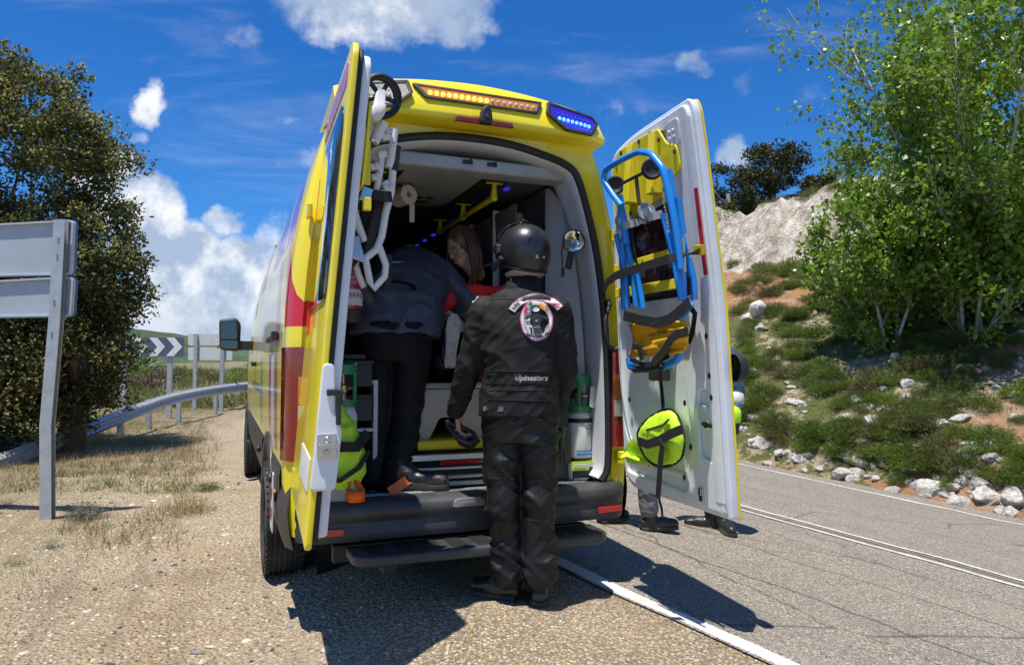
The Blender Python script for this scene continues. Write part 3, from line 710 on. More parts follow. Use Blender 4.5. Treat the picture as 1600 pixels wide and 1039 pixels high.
# roof spoiler with the beacons
def spo(x, h, d=0):              # h 0..1 from lower to upper edge of the fascia; d = proud
    cx = min(1, abs(x)/.74); rz = -.085*cx**2.2
    y = -.125+.07*h-d+.10*max(0, cx-.75)**2*8
    return Vector((x, y, 2.575+.012*(1-cx)+h*(.19+rz)))
mb = MB(); N = 36
rows = []
for i in range(N+1):
    x = -.74+1.48*i/N; cx = abs(x)/.74
    p0 = spo(x, 0); p1 = spo(x, 1); ht = p1.z-p0.z
    rows.append([Vector((x, .05, p0.z-.03)), Vector((x, p0.y+.02, p0.z-.025)), p0+Vector((0, .005, -.012)), spo(x, .05), spo(x, .5), spo(x, .92), p1+Vector((0, .012, .012)), Vector((x, .10, p1.z+.022-.03*cx**3)), Vector((x, .55, min(2.80, p1.z+.015)-.02-.05*cx**2))])
mb.grid(rows); mb.add(rows[0], [tuple(range(9))]); mb.add(rows[-1], [tuple(range(9))])
spoil = mb.build('roof_spoiler', M['yel'], amb, smooth=60)
def sp_plate(pts, r, d, th, mat, name, parent, hole=None, bev=.002):
    # pts: (x, z) in the fascia
    mb = MB(); outl = [rpoly(pts, r)]
    if hole: outl.append(rpoly(hole, r*.7))
    def fn(c):
        x = c.x; p0 = spo(x, 0); p1 = spo(x, 1); h = (c.y-p0.z)/max(.02, p1.z-p0.z); q = spo(x, h); return Vector((x, q.y-d-c.z, c.y))
    mb.mesh(plate(outl, th, bev), fn); return mb.build(name, mat, parent, smooth=40)
AO = [(-.365, 2.735), (.355, 2.735), (.32, 2.655), (-.30, 2.655)]; AI = [(-.335, 2.722), (.328, 2.722), (.303, 2.668), (-.285, 2.668)]
BO = [(.385, 2.742), (.675, 2.703), (.705, 2.660), (.625, 2.560), (.465, 2.572), (.365, 2.668)]; BI = [(.400, 2.724), (.660, 2.688), (.681, 2.656), (.615, 2.578), (.473, 2.588), (.386, 2.668)]
def zsh(pts): return [(x, 2.575+.012+(z-2.575)*1.0) for x, z in pts]
for nm, o_, i_, bk in (('amber_beacon', AO, AI, 'ambb'), ('blue_beacon', BO, BI, 'blub'), ('blue_beacon', [(-x, z) for x, z in BO], [(-x, z) for x, z in BI], 'blub')):
    bl = .012 if 'blue' in nm else 0; fr = sp_plate(o_, .012, .006+bl, .022, M['blk'], nm, amb, hole=i_)
    sp_plate(i_, .008, .006+bl, .012, M[bk] if o_[0][0] > 0 or nm == 'amber_beacon' else M['clr'], 'lens', fr)
    if nm == 'amber_beacon':
        for k in range(18):
            x = -.275+.0335*k; p0 = spo(x, 0); p1 = spo(x, 1); h = (2.688-p0.z)/(p1.z-p0.z); q = spo(x, h); q.y -= .016
            mb = MB(); mb.ball(q, (.0115, .006, .0115), 10); mb.build('led', M['ambl'] if k < 10 else M['whl'], fr, smooth=180)
    else:
        s = 1 if o_[0][0] > 0 else -1
        for k in range(8):
            x = .437+.0255*k
            for z, mt, rr in ((2.672-.125*(x-.43), 'blud', .0065), (2.643-.125*(x-.43), 'blul', .0105)):
                q = spo(s*x, .5); p0 = spo(x, 0); p1 = spo(x, 1); h = (z-p0.z)/(p1.z-p0.z); q = spo(s*x, h); q.y -= .026
                mb = MB(); mb.ball(q, (rr, .006, rr), 10); mb.build('led', M[mt] if s > 0 else M['whl'], fr, smooth=180)
mb = MB(); mb.mesh(plate([rpoly([(-.16, -.011), (.16, -.011), (.15, .012), (-.15, .012)], .006)], .02, .003), lambda c: Vector((c.x, -.145-c.z, 2.556+c.y))); mb.build('brake_light', M['red'], amb, smooth=40)
mb = MB(); mb.mesh(plate([rpoly([(-.032, -.035), (.032, -.035), (.026, .03), (.012, .055), (-.012, .055), (-.026, .03)], .012)], .05, .008, 2), lambda c: Vector((c.x, -.165-c.z, 2.575+c.y)))
cm = mb.build('rear_camera', M['blk'], amb, smooth=40); mb = MB(); mb.lathe([(.001, .012), (.010, .010), (.013, 0)], (0, -.19, 2.572), (0, -1, -.4), 12); mb.build('camera_lens', M['glass'], cm, smooth=180)
# tail lights
for s in (-1, 1):
    mb = MB(); mb.grid([[Vector((s*x, y, z)) for x, y in ((.80, -.002), (.815, -.03), (.86, -.035), (.905, -.015), (.935, .03), (.958, .10), (.945, .115))] for z in np.linspace(.86, 1.40, 8)])
    tl = mb.build('tail_light', M['red'], amb, smooth=60)
    mb = MB(); mb.grid([[Vector((s*x, y-.004, z)) for x, y in ((.812, -.03), (.86, -.036), (.89, -.025))] for z in (1.13, 1.26)]); mb.build('indicator_lens', M['amb'], tl, smooth=60)
    mb = MB(); mb.grid([[Vector((s*x, y-.004, z)) for x, y in ((.812, -.03), (.86, -.036), (.89, -.025))] for z in (1.03, 1.125)]); mb.build('reversing_lens', M['clr'], tl, smooth=60)
    mb = MB(); mb.grid([[Vector((s*x, -.006, z)) for x in (sx(z)-.135, .802)] for z in np.linspace(.66, 1.42, 5)]); mb.build('pillar_trim', M['blk'], amb)
    for z in (.80, 2.05): mb = MB(); mb.obox((s*(.875 if z < 1 else .85), -.03, z), (.035 if z < 1 or s > 0 else .012, 0, 0), (0, .035, 0), (0, 0, .035)); mb.build('door_hinge', M['yel'], amb, bevel=.006)
# ribbed cable loop on the right pillar
mb = MB(); pth = [VL(952, 478, -.03), VL(946, 500, -.05), VL(946, 522, -.06), VL(951, 540, -.07), VL(960, 548, -.07), VL(970, 540, -.07), VL(974, 520, -.06)]
pts = []
for i in range(len(pth)-1):
    for j in range(6): pts.append(pth[i].lerp(pth[i+1], j/6))
mb.tube(pts, [.0125 if i % 2 else .0095 for i in range(len(pts))], 8); mb.tube([pth[0]+Vector((0, 0, .0)), pth[0]+Vector((.004, .01, .035))], [.016, .012]); mb.build('cable_loop', M['rub'], amb, smooth=60)
# ---------------------------------------------------------------- cabin
mb = MB()
for s in (-1, 1):
    mb.grid([[Vector((s*x, y, z)) for x, z in ((.80, .612), (.80, 1.2), (.78, 1.7), (.68, 2.2), (.60, 2.40))] for y in (.23, 1.5, 3.3)])
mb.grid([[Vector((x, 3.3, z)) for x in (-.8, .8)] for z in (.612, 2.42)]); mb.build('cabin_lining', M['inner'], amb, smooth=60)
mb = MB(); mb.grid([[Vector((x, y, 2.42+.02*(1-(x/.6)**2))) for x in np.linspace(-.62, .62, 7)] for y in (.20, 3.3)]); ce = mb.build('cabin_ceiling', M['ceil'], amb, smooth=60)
mb = MB(); mb.box((-.64, .07, 2.36), (.64, .22, 2.435)); hd = mb.build('opening_header', pm('grey_header_lining', (.36, .37, .39), .5), amb, bevel=.02)
for x in (-.02, .12): mb = MB(); mb.obox((x, .065, 2.405), (.028, 0, 0), (0, .008, 0), (0, 0, .010)); mb.ball((x+.015, .058, 2.412), .010, 8); mb.build('header_clip', M['blk'], hd, bevel=.003)
# pale ceiling panel with a cut-out smile, dark channels and yellow grab rails
mb = MB(); mb.mesh(plate([rpoly([(-.30, .25), (.16, .25), (.16, 1.15), (-.30, 1.15)], [.02, .02, .16, .16], 8)], .012, .003), lambda c: Vector((c.x, c.y, 2.405+c.z))); cp = mb.build('ceiling_panel', pm('pale_ceiling_panel', (.40, .40, .41), .45, var=.05), amb, smooth=40)
sm_ = [(-.17+.20*(i/10), .98+.075*sin(pi*i/10)) for i in range(11)]+[(.03-.20*(i/10), .98+.012*sin(pi*i/10)) for i in range(11)]
mb = MB(); mb.mesh(plate([sm_], .004), lambda c: Vector((c.x, c.y, 2.395+c.z)))
for dx_ in (-.14, -.07, .0): mb.mesh(plate([[(dx_-.028, .90), (dx_, .885), (dx_+.028, .90), (dx_+.012, .915), (dx_+.008, .93), (dx_, .915), (dx_-.008, .93), (dx_-.012, .915)]], .004), lambda c: Vector((c.x, c.y, 2.395+c.z)))
mb.build('smile_print', M['blk'], cp)
for x0 in (-.45, .24):
    mb = MB(); mb.box((x0-.075, .24, 2.385), (x0+.075, 3.2, 2.415)); mb.build('ceiling_channel', M['blk'], amb)
    rl = MB(); rl.tube([(x0, .36, 2.30), (x0, 1.5, 2.30)], .016)
    for y in (.36, .95, 1.5): rl.tube([(x0, y, 2.30), (x0, y-.01, 2.385)], [.02, .013]); rl.obox((x0, y-.01, 2.385), (.05, 0, 0), (0, .012, 0), (0, 0, .006)); rl.ball((x0, y, 2.30), .024, 10)
    rl.build('grab_rail', M['yplas'], amb, smooth=60)
for k in range(9):
    mb = MB(); mb.obox((.345, .42+k*.27, 2.375), (.012, 0, 0), (0, .028, 0), (0, 0, .006)); mb.build('led_strip', M['purp'], amb)
# right side: shelving over a dark panel, pale pillar panel
sh = MB()
sh.box((.42, .42, 1.98), (.74, 2.4, 2.0)); sh.box((.40, .42, 1.72), (.76, 2.4, 1.74))
for y in (.85, 1.35, 1.9): sh.box((.42, y, 1.72), (.74, y+.02, 2.34))
sh.build('shelf_unit', pm('white_shelf_board', (.80, .80, .80), .4, var=.03), amb, bevel=.004)
for k, (y0, z0) in enumerate(((.46, 2.005), (.90, 2.005), (1.40, 2.005))):
    mb = MB(); mb.mesh(plate([rpoly([(y0, z0), (y0+.36, z0), (y0+.36, z0+.30), (y0, z0+.30)], .02)], .006), lambda c: Vector((.44+c.z-.06*(c.y-2.0), c.x, c.y))); mb.build('shelf_pane', pm('smoked_acrylic', (.20, .20, .21), .12, var=.2), amb)
for k, (y0, dy, hh, c_) in enumerate(((.50, .10, .16, (.7, .7, .68)), (.63, .08, .21, (.45, .5, .55)), (.74, .07, .12, (.75, .72, .6)), (.92, .12, .18, (.66, .66, .66)), (1.08, .09, .13, (.3, .4, .55)), (1.42, .14, .2, (.6, .6, .58)))):
    mb = MB(); mb.box((.52, y0, 2.001), (.66, y0+dy, 2.001+hh)); mb.build('dressing_pack', pm('pack_%d' % k, c_, .5), amb, bevel=.015)
for k, (y0, w) in enumerate(((.46, .34), (.88, .40), (1.38, .44))):
    mb = MB(); mb.box((.44, y0, 1.745), (.72, y0+w, 1.965)); mb.build('storage_bin', M['blk'], amb, bevel=.012)
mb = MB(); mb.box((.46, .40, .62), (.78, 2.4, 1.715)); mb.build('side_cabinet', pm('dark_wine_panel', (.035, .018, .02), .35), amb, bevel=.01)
mb = MB(); mb.ball((.455, .55, 1.60), .008, 8); mb.build('indicator_lamp', pm('red_pilot', (.5, .02, .02), .3, emit=(1, .05, .03), es=1), amb)
pp = MB(); pp.grid([[Vector((x+dx_*(1-(z-.62)/1.8*.0), y, z)) for x, y, dx_ in ((.60, .42, 0), (.605, .36, 0), (.66, .26, 0), (float(np.interp(z, [.6, 1.1, 1.5, 1.9, 2.2, 2.43], [.74, .745, .72, .68, .61, .50])), .16, 0))] for z in np.linspace(.645, 2.40, 12)]); pp.build('pillar_panel', M['wpanel'], amb, smooth=40)
mb = MB()
for z in (1.24, 1.12): mb.box((.52, .20, z), (.70, .30, z+.065)); mb.box((.54, .195, z+.072), (.64, .22, z+.08))
mb.build('wall_bracket', M['blk'], amb, bevel=.008)
# left side: seat back, shelf with crates
mb = MB(); mb.box((-.78, .30, 1.215), (-.46, .9, 1.235)); mb.box((-.78, .30, .96), (-.46, .9, .98)); mb.box((-.79, .24, .62), (-.765, .9, 1.6)); mb.box((-.47, .30, .62), (-.445, .9, 1.235)); mb.build('side_shelf', M['wpanel'], amb, bevel=.004)
for z in (1.30, 1.12): 
    mb = MB(); mb.obox((-.615, .36, z-.03), (.135, 0, 0), (0, .09, 0), (0, 0, .07)); mb.obox((-.615, .262, z+.03), (.14, 0, 0), (0, .008, 0), (0, 0, .012)); mb.build('shelf_crate', M['blk'], amb, bevel=.012)
mb = MB(); mb.box((-.72, .27, 1.35), (-.52, .5, 1.37)); mb.build('extinguisher_tray', M['blk'], amb)
mb = MB(); mb.box((-.50, 2.6, .62), (.10, 3.2, 1.9)); mb.build('attendant_seat', M['blk'], amb, bevel=.06)
# ---------------------------------------------------------------- doors (part of the van; u from hinge to free edge, z up, w = depth towards the inside)
def Ldoor(u, z, w):
    xh = np.interp(z, [.6, 2.55], [-.925, -.775]); xf = np.interp(z, [.6, 1.55, 2.2, 2.56], [-.94, -.866, -.81, -.779]); return Vector((xh+(xf-xh)*u+w, -.03-.83*u, z))
def Rdoor(u, z, w):
    xh = np.interp(z, [.6, 2.55], [.915, .845]); xf = np.interp(z, [.6, 1.58, 2.3, 2.56], [1.0, .94, .845, .803]); return Vector((xh+(xf-xh)*u-w, -.03-.83*u, z))
LD_OUT = rpoly([(.0, .74), (.35, .70), (.90, .655), (1.0, .645), (1.0, 2.50), (.95, 2.56), (.25, 2.50), (.02, 2.40)], [.02, .1, .05, .03, .02, .05, .2, .1], 5)
def densify(pts, st=.12):
    out = []
    for i in range(len(pts)):
        a = Vector(pts[i]); b = Vector(pts[(i+1) % len(pts)]); n = max(1, int((b-a).length/st))
        out += [tuple(a.lerp(b, k/n)) for k in range(n)]
    return out
def dplate(D, outl, w, th, name, mat, parent, bev=.004, smooth=40):
    mb = MB(); me = plate([densify(o) for o in outl], th, bev, 2); mb.mesh(me, lambda c: D(c.x, c.y, w+c.z)); return mb.build(name, mat, parent, smooth=smooth)
def inset(pts, d):
    cx = sum(p[0] for p in pts)/len(pts); cz = sum(p[1] for p in pts)/len(pts)
    return [(cx+(p[0]-cx)*(1-2*d/.9), cz+(p[1]-cz)*(1-2*d/1.9)) for p in pts]
ld = dplate(Ldoor, [LD_OUT], .012, .024, 'left_rear_door', M['yel'], amb, .006)
dplate(Ldoor, [rpoly([(.10, 1.56), (.93, 1.56), (.93, 2.24), (.86, 2.34), (.30, 2.30), (.12, 2.2)], .06)], -.004, .008, 'door_window', M['glass'], ld, .003)
dplate(Ldoor, [rpoly([(.10, 2.36), (.90, 2.40), (.90, 2.50), (.28, 2.46)], .03)], -.002, .004, 'livery_print', pm('mauve_print', (.42, .22, .40), .35, var=.3, vs=30), ld, 0)
dplate(Ldoor, [[(.02, 1.46), (.22, 1.46), (.10, 2.2), (.02, 2.2)]], -.002, .004, 'livery_print', pm('red_print', (.62, .012, .012), .35), ld, 0)
dplate(Ldoor, [rpoly([(.45, .86), (.90, .84), (.90, .97), (.45, .99)], .01)], -.0025, .005, 'plate_panel', pm('plate_white', (.66, .66, .62), .45, var=.1, vs=40), ld, .002)
dplate(Ldoor, [inset(LD_OUT, .016), inset(LD_OUT, .034)], .034, .022, 'door_seal', M['rub'], ld, .006)
LI = inset(LD_OUT, .035); dplate(Ldoor, [LI], .052, .055, 'door_lining', M['white'], ld, .012)
me = plate([rpoly([(-.045, -.16), (.045, -.16), (.05, .05), (.02, .12), (.0, .30), (-.04, .30)], .02)], .075, .01, 2)
mb.mesh(me, lambda c: Ldoor(.998+c.z*.25, 1.02+c.y, .043+c.x)); lk = mb.build('lock_housing', M['white'], ld, smooth=40)
mb = MB(); mb.obox(Ldoor(1.012, 1.02, .043), (.034, 0, 0), (0, .006, 0), (0, 0, .045)); mb.obox(Ldoor(1.024, 1.022, .048), (.036, 0, 0), (0, .012, 0), (0, 0, .010))
for z in (1.045, .998): mb.lathe([(.012, 0), (.012, .008), (.001, .009)], Ldoor(1.018, z, .043), (0, -1, 0), 8)
mb.build('latch', M['steel'], ld, bevel=.003)
mb = MB(); mb.obox(Ldoor(1.006, 1.16, .072), (.009, 0, 0), (0, .012, 0), (0, 0, .065)); mb.obox(Ldoor(1.006, 1.215, .055), (.03, 0, 0), (0, .012, 0), (0, 0, .012)); mb.build('inner_handle', M['blk'], ld, bevel=.005)
mb = MB(); mb.mesh(plate([rpoly([(.40, 2.0), (.98, 2.0), (.97, 2.34), (.50, 2.30)], .04), rpoly([(.86, 2.06), (.94, 2.06), (.94, 2.24), (.87, 2.24)], .02)], .012, .003), lambda c: Ldoor(c.x-.02, c.y, .092+c.z));mb.build('chair_bracket', M['yplas'], ld, smooth=40)
mb = MB(); mb.obox(Ldoor(.82, 2.12, .112), (.018, .004, 0), (0, .006, 0), (0, 0, .09)); mb.build('chair_bracket', M['yplas'], ld, bevel=.004)
mb = MB(); mb.obox(Ldoor(.94, 1.93, .115), (.016, 0, 0), (0, .012, 0), (0, 0, .025)); mb.build('chair_bracket', M['yplas'], ld, bevel=.004)
# right door: yellow skin, white pressed inner panel with raised ribs
RD_OUT = rpoly([(.04, .70), (.12, .645), (.9, .605), (1.0, .60), (1.0, 2.50), (.97, 2.555), (.30, 2.545), (.02, 2.50)], [.10, .06, .05, .02, .03, .04, .2, .10], 6)
rd = dplate(Rdoor, [RD_OUT], .004, .008, 'right_rear_door', M['yel'], amb, .002)
RI = inset(RD_OUT, .003); dplate(Rdoor, [RI], .029, .042, 'inner_panel', M['white'], rd, .008)
H1 = rpoly([(.07, 1.30), (.10, .92), (.30, .80), (.68, .78), (.74, 1.0), (.70, 1.25), (.78, 1.40), (.82, 1.62), (.80, 2.02), (.66, 2.16), (.14, 2.12), (.07, 2.02)], [.1, .1, .08, .06, .1, .08, .1, .1, .12, .08, .08, .06], 6)
H2 = rpoly([(.10, .74), (.66, .69), (.70, .75), (.30, .775), (.12, .84)], .03)
H3 = rpoly([(.80, .88), (.93, .86), (.93, 1.12), (.90, 1.20), (.82, 1.20)], [.04, .04, .04, .05, .05], 5)
H4 = rpoly([(.12, 2.19), (.70, 2.24), (.76, 2.33), (.80, 2.46), (.30, 2.47), (.12, 2.44)], .05)
fr = dplate(Rdoor, [inset(RI, .024), H1, H2, H3, H4], .058, .028, 'raised_frame', M['white'], rd, .011)
mb = MB(); mb.grid([[Rdoor(u, z, .07+.005*sin(pi*(u-.89)/.1)) for u in np.linspace(.885, .985, 5)] for z in np.linspace(.68, 2.46, 12)]); mb.build('edge_rib', M['white'], fr, smooth=60)
dplate(Rdoor, [rpoly([(.10, 1.66), (.81, 1.66), (.81, 2.04), (.70, 2.11), (.14, 2.07)], .08)], .052, .006, 'door_window', M['glassp'], rd, .002)
dplate(Rdoor, [rpoly([(.09, 1.65), (.82, 1.65), (.82, 2.05), (.71, 2.125), (.13, 2.085)], .08), rpoly([(.12, 1.67), (.80, 1.67), (.80, 2.03), (.69, 2.095), (.15, 2.055)], .07)], .054, .014, 'window_seal', M['rub'], rd, .003)
for z0, z1, dz_ in ((1.83, 1.87, .03), (1.69, 1.72, .02)):
    mb = MB(); mb.obox((Rdoor(.45, z0+.02, .095)), Rdoor(.80, z0+dz_, .095)-Rdoor(.45, z0+.02, .095), (-.008, 0, 0), (0, 0, .026)); mb.build('yellow_bar', M['yplas'], rd, bevel=.004)
dplate(Rdoor, [rpoly([(.22, .69-.0), (.58, .69), (.58, 1.60), (.22, 1.60)], .08)][:0] or [rpoly([(.12, 2.17), (.30, 2.10), (.62, 2.14), (.68, 2.20), (.86, 2.24), (.85, 2.36), (.76, 2.38), (.68, 2.48), (.20, 2.48), (.11, 2.40)], .03)], .080, .012, 'yellow_board', M['yplas'], rd, .003)
mb = MB()
for u in (.33, .60): mb.add([Rdoor(u, 2.16, .088), Rdoor(u, 2.47, .088), Rdoor(u, 2.47, .10), Rdoor(u, 2.16, .15), Rdoor(u+.07, 2.16, .088), Rdoor(u+.07, 2.47, .088), Rdoor(u+.07, 2.47, .10), Rdoor(u+.07, 2.16, .15)], [(0, 1, 2, 3), (7, 6, 5, 4), (0, 4, 5, 1), (3, 2, 6, 7), (1, 5, 6, 2), (0, 3, 7, 4)])
mb.build('board_fin', M['yplas'], rd, bevel=.004)
mb = MB()
for u, z in ((.17, 2.42), (.24, 2.46), (.36, 2.465), (.47, 2.465), (.60, 2.47), (.83, 2.33), (.66, 2.17), (.45, 2.13), (.31, 2.12), (.69, 2.42)): mb = MB(); mb.ball(Rdoor(u, z, .09), (.004, .011, .014), 8); mb.build('panel_plug', M['blk'], rd, smooth=180)
for u, z in ((.915, 1.45), (.92, 1.265), (.925, 1.165), (.70, 1.13), (.73, .92), (.66, .765), (.16, 1.13), (.33, .80)): mb = MB(); mb.ball(Rdoor(u, z, .074), (.004, .012, .016), 8); mb.build('panel_plug', M['blk'], rd, smooth=180)
mb = MB(); mb.mesh(plate([rpoly([(-.05, -.02), (.04, -.02), (.04, .05), (-.05, .05)], .01)], .01, .002), lambda c: Rdoor(.87+c.x, 1.075+c.y, .074+c.z)); mb.build('lock_recess', M['wpanel'], rd)
mb = MB(); mb.obox(Rdoor(.885, 1.035, .081), (.003, 0, 0), (0, .035, .004), (0, 0, .008)); mb.obox(Rdoor(.88, 1.035, .082), (.003, 0, 0), (0, .012, .0), (0, 0, .014)); mb.build('lock_slot', M['blk'], rd)
mb = MB(); mb.obox(Rdoor(.80, .70, .072), (.008, 0, 0), (0, .016, 0), (0, 0, .033)); mb.obox(Rdoor(.80, .715, .083), (.004, 0, 0), (0, .010, 0), (0, 0, .018)); mb.build('striker', M['steel'], rd, bevel=.003)
dplate(Rdoor, [rpoly([(.955, 1.73), (.985, 1.73), (.985, 2.13), (.955, 2.13)], .004)], .082, .003, 'red_reflective_strip', M['rrefl'], rd, 0)
mb = MB(); mb.mesh(plate([rpoly([(.74, 2.36), (.88, 2.36), (.88, 2.48), (.77, 2.48)], .02)], .012, .003), lambda c: Rdoor(c.x, c.y, .074+c.z))
for u in (.79, .83): 
    for z in (2.40, 2.43): mb.ball(Rdoor(u, z, .084), (.006, .008, .010), 8)
mb.build('corner_bracket', M['wpanel'], rd, smooth=40)
mb = MB(); mb.lathe([(.001, .03), (.04, .028), (.062, .015), (.066, 0), (.066, -.03)], Rdoor(1.0, 1.30, -.04), (1, -.15, 0), 18); mb.build('door_buffer', M['blk'], rd, smooth=60)
# ================================================================ equipment in and on the ambulance (authored in the van frame)
M['wtube'] = pm('white_tube_paint', (.74, .74, .73), .35, var=.05, coat=.3, dirt=.1)
M['blue'] = pm('blue_tube_paint', (.012, .24, .74), .3, var=.08, coat=.5)
M['web'] = pm('black_webbing', (.014, .014, .015), .75, var=.4, vs=50, bump=.0006, bs=500)
M['hiv'] = pm('fluorescent_yellow_cloth', (.52, .86, .03), .6, var=.08, bump=.004, bs=14)
M['ycloth'] = pm('amber_yellow_cloth', (.80, .42, .012), .55, var=.1, bump=.004, bs=18)
M['gry'] = pm('grey_caster_plastic', (.22, .23, .24), .4, var=.15)
M['grn'] = pm('green_plastic', (.008, .20, .085), .35, var=.1, coat=.3)
M['cyl'] = pm('white_cylinder_paint', (.72, .72, .70), .38, var=.06, dirt=.12)
M['brass'] = pm('brass_valve', (.55, .40, .16), .3, .9, var=.15)
M['ext'] = pm('extinguisher_red', (.50, .012, .015), .22, var=.06, coat=.8)
M['ora'] = pm('orange_strap_plastic', (.85, .14, .01), .4, var=.1)
M['silv'] = pm('silver_reflective_tape', (.55, .56, .55), .4, var=.15, vs=60)
M['lime'] = pm('lime_reflective_tape', (.55, .68, .06), .4, var=.1)
M['lbl'] = pm('white_label', (.68, .66, .64), .5, var=.08)
M['ink'] = pm('dark_red_ink', (.18, .02, .03), .5)
M['bink'] = pm('black_ink', (.02, .02, .02), .5)
M['paper'] = pm('paper_roll', (.62, .60, .54), .8, var=.06)
def vthing(name, label, cat, base, group=None): return thing(name, label, cat, base, VANM, group)
def seq(pts, y): return [VL(px, py, y if len(q) == 0 else q[0]) for px, py, *q in pts]
# ---------------------------------------------------------------- white folded stair chair on the left door
yc = -.52
ch = vthing('stair_chair', 'folded white stair chair with one big black wheel strapped inside the left rear door', 'stair chair', VL(585, 300, yc))
wc = VL(594.5, 151, yc-.03); wr = VL(629, 151, yc-.03).x-wc.x; ax = Vector((.25, -1, -.12)).normalized()
mb = MB(); mb.lathe([(wr*.80, -.018), (wr*.86, -.024), (wr*.96, -.02), (wr, -.010), (wr, .010), (wr*.96, .02), (wr*.86, .024), (wr*.80, .018)], wc, ax, 40)
bw = mb.build('big_wheel', M['rub'], ch, smooth=50)
mb = MB(); mb.lathe([(wr*.70, -.012), (wr*.81, -.016), (wr*.81, .018), (wr*.70, .012), (wr*.70, -.012)], wc, ax, 40); mb.lathe([(.001, .022), (.02, .02), (.024, -.015), (.001, -.016)], wc, ax, 16)
u_, w_ = perp(ax)
for k in range(5):
    a = 2*pi*k/5+.5; d = u_*cos(a)+w_*sin(a); e = u_*-sin(a)+w_*cos(a); mb.obox(wc+d*wr*.42, d*wr*.33, e*.008, ax*.007)
mb.build('wheel_hub', M['blk'], bw, smooth=40)
mb = MB(); a_ = seq([(595, 146), (589, 182)], yc-.065); d = (a_[1]-a_[0]); n = d.length
mb.loft([(a_[0]+Vector((0, 0, .012)), Vector((.014, 0, .003)), Vector((0, .008, 0))), (a_[0], Vector((.022, 0, .004)), Vector((0, .010, 0))), (a_[0]+d*.5, Vector((.024, 0, .005)), Vector((0, .016, 0))), (a_[0]+d*.62, Vector((.032, 0, .006)), Vector((0, .022, 0))), (a_[1], Vector((.030, 0, .006)), Vector((0, .022, 0))), (a_[1]+d*.22, Vector((.016, 0, .003)), Vector((0, .016, 0)))], 14, 5)
mb.build('wheel_fork', M['wtube'], ch, smooth=40)
def tb(pts, r, mat, name, y=yc, n=10):
    mb = MB(); mb.tube(seq(pts, y), r, n); return mb.build(name, mat, ch, smooth=60)
tb([(588, 185), (573, 225)], .012, M['wtube'], 'frame_tube'); tb([(573, 201), (569, 222), (551, 292), (547, 308), (560, 352), (570, 378)], .0165, M['wtube'], 'frame_tube')
tb([(576, 222), (559, 283)], .021, M['blk'], 'foam_grip', yc-.005); tb([(600, 192), (585, 224)], .020, M['wtube'], 'frame_tube', yc-.03); tb([(617, 203), (611, 250), (607, 262)], .016, M['wtube'], 'frame_tube', yc-.02)
tb([(620, 229), (615, 268)], .019, M['blk'], 'foam_grip', yc); tb([(614, 264), (611, 300), (602, 335), (596, 370), (588, 390), (569, 405)], .0165, M['wtube'], 'frame_tube')
tb([(598, 237), (594, 268), (588, 298)], .014, M['wtube'], 'frame_tube', yc-.01); tb([(600, 285), (609, 300)], .022, M['wtube'], 'frame_tube', yc+.01)
tb([(592, 384), (603, 414), (601, 432), (584, 451), (578, 440), (571, 405)], .015, M['wtube'], 'frame_tube'); tb([(553, 402), (560, 428), (570, 452)], .014, M['wtube'], 'frame_tube', yc+.03)
tb([(569, 450), (580, 474)], .019, M['blk'], 'foam_grip', yc+.03); tb([(541, 312), (536, 340), (534, 370)], .018, M['wtube'], 'frame_tube', yc+.04); tb([(553, 320), (543, 366)], .011, M['wtube'], 'frame_tube', yc+.03)
tb([(566, 392), (560, 404), (556, 416)], .012, M['steel'], 'cross_link', yc+.02); tb([(575, 360), (571, 392), (562, 404)], .010, M['blk'], 'cross_link', yc+.02)
for px, py in ((609, 206), (603, 216), (597, 243), (587, 278), (606, 296), (585, 262)): mb = MB(); mb.obox(VL(px, py, yc-.01), (.020, 0, .004), (0, .018, 0), (-.003, 0, .014)); mb.build('clamp_block', M['wtube'], ch, bevel=.006)
for px, py in ((609, 206), (598, 196), (614, 226), (573, 250), (611, 291), (588, 256), (590, 272), (597, 300)): mb = MB(); mb.lathe([(.008, 0), (.008, .008), (.001, .010)], VL(px, py, yc-.035), (0, -1, 0), 8); mb.build('bolt', M['steel'], ch)
mb = MB(); mb.mesh(plate([rpoly([(0, 0), (.115, -.035), (.085, .075), (.075, .08)], .012)], .012, .002), lambda c: VL(528, 396, yc-.02)+Vector((c.x, -c.z, c.y))); cp_ = mb.build('caster_plate', M['alu'], ch, smooth=30)
mb = MB(); cc = VL(541, 403, yc+.01); mb.lathe([(.018, -.02), (.040, -.020), (.048, -.012), (.048, .012), (.040, .02), (.018, .02)], cc, (.2, -1, .1), 28); mb.build('caster_wheel', M['rub'], ch, smooth=50)
mb = MB(); mb.strap([VL(541, 286, yc-.03), VL(553, 292, yc-.055), VL(575, 304, yc-.06), VL(595, 307, yc-.05), VL(612, 308, yc-.03)], (0, -1, 0), .045, .006)
mb.strap([VL(545, 268, yc-.0), VL(542, 290, yc-.0)], (0, -1, 0), .03, .005); mb.strap([VL(596, 298, yc+.02), VL(590, 330, yc-.01), VL(580, 372, yc-.01), VL(576, 398, yc)], (.3, -1, 0), .036, .005); mb.strap([VL(608, 398, yc-.0), VL(607, 430, yc), VL(606, 452, yc)], (.1, -1, 0), .024, .004)
sb = mb.build('strap', M['web'], ch); mb = MB(); mb.obox(VL(572, 304, yc-.065), (.022, 0, -.006), (0, .006, 0), (.008, 0, .03)); mb.build('buckle', M['steel'], sb, bevel=.005)
mb = MB(); mb.mesh(plate([rpoly([(-.06, -.10), (.06, -.14), (.05, .12), (-.05, .14)], .03)], .03, .01, 2), lambda c: VL(583, 318, yc+.08)+Vector((c.x, -c.z, c.y))); mb.build('folded_seat', M['web'], ch, smooth=50)
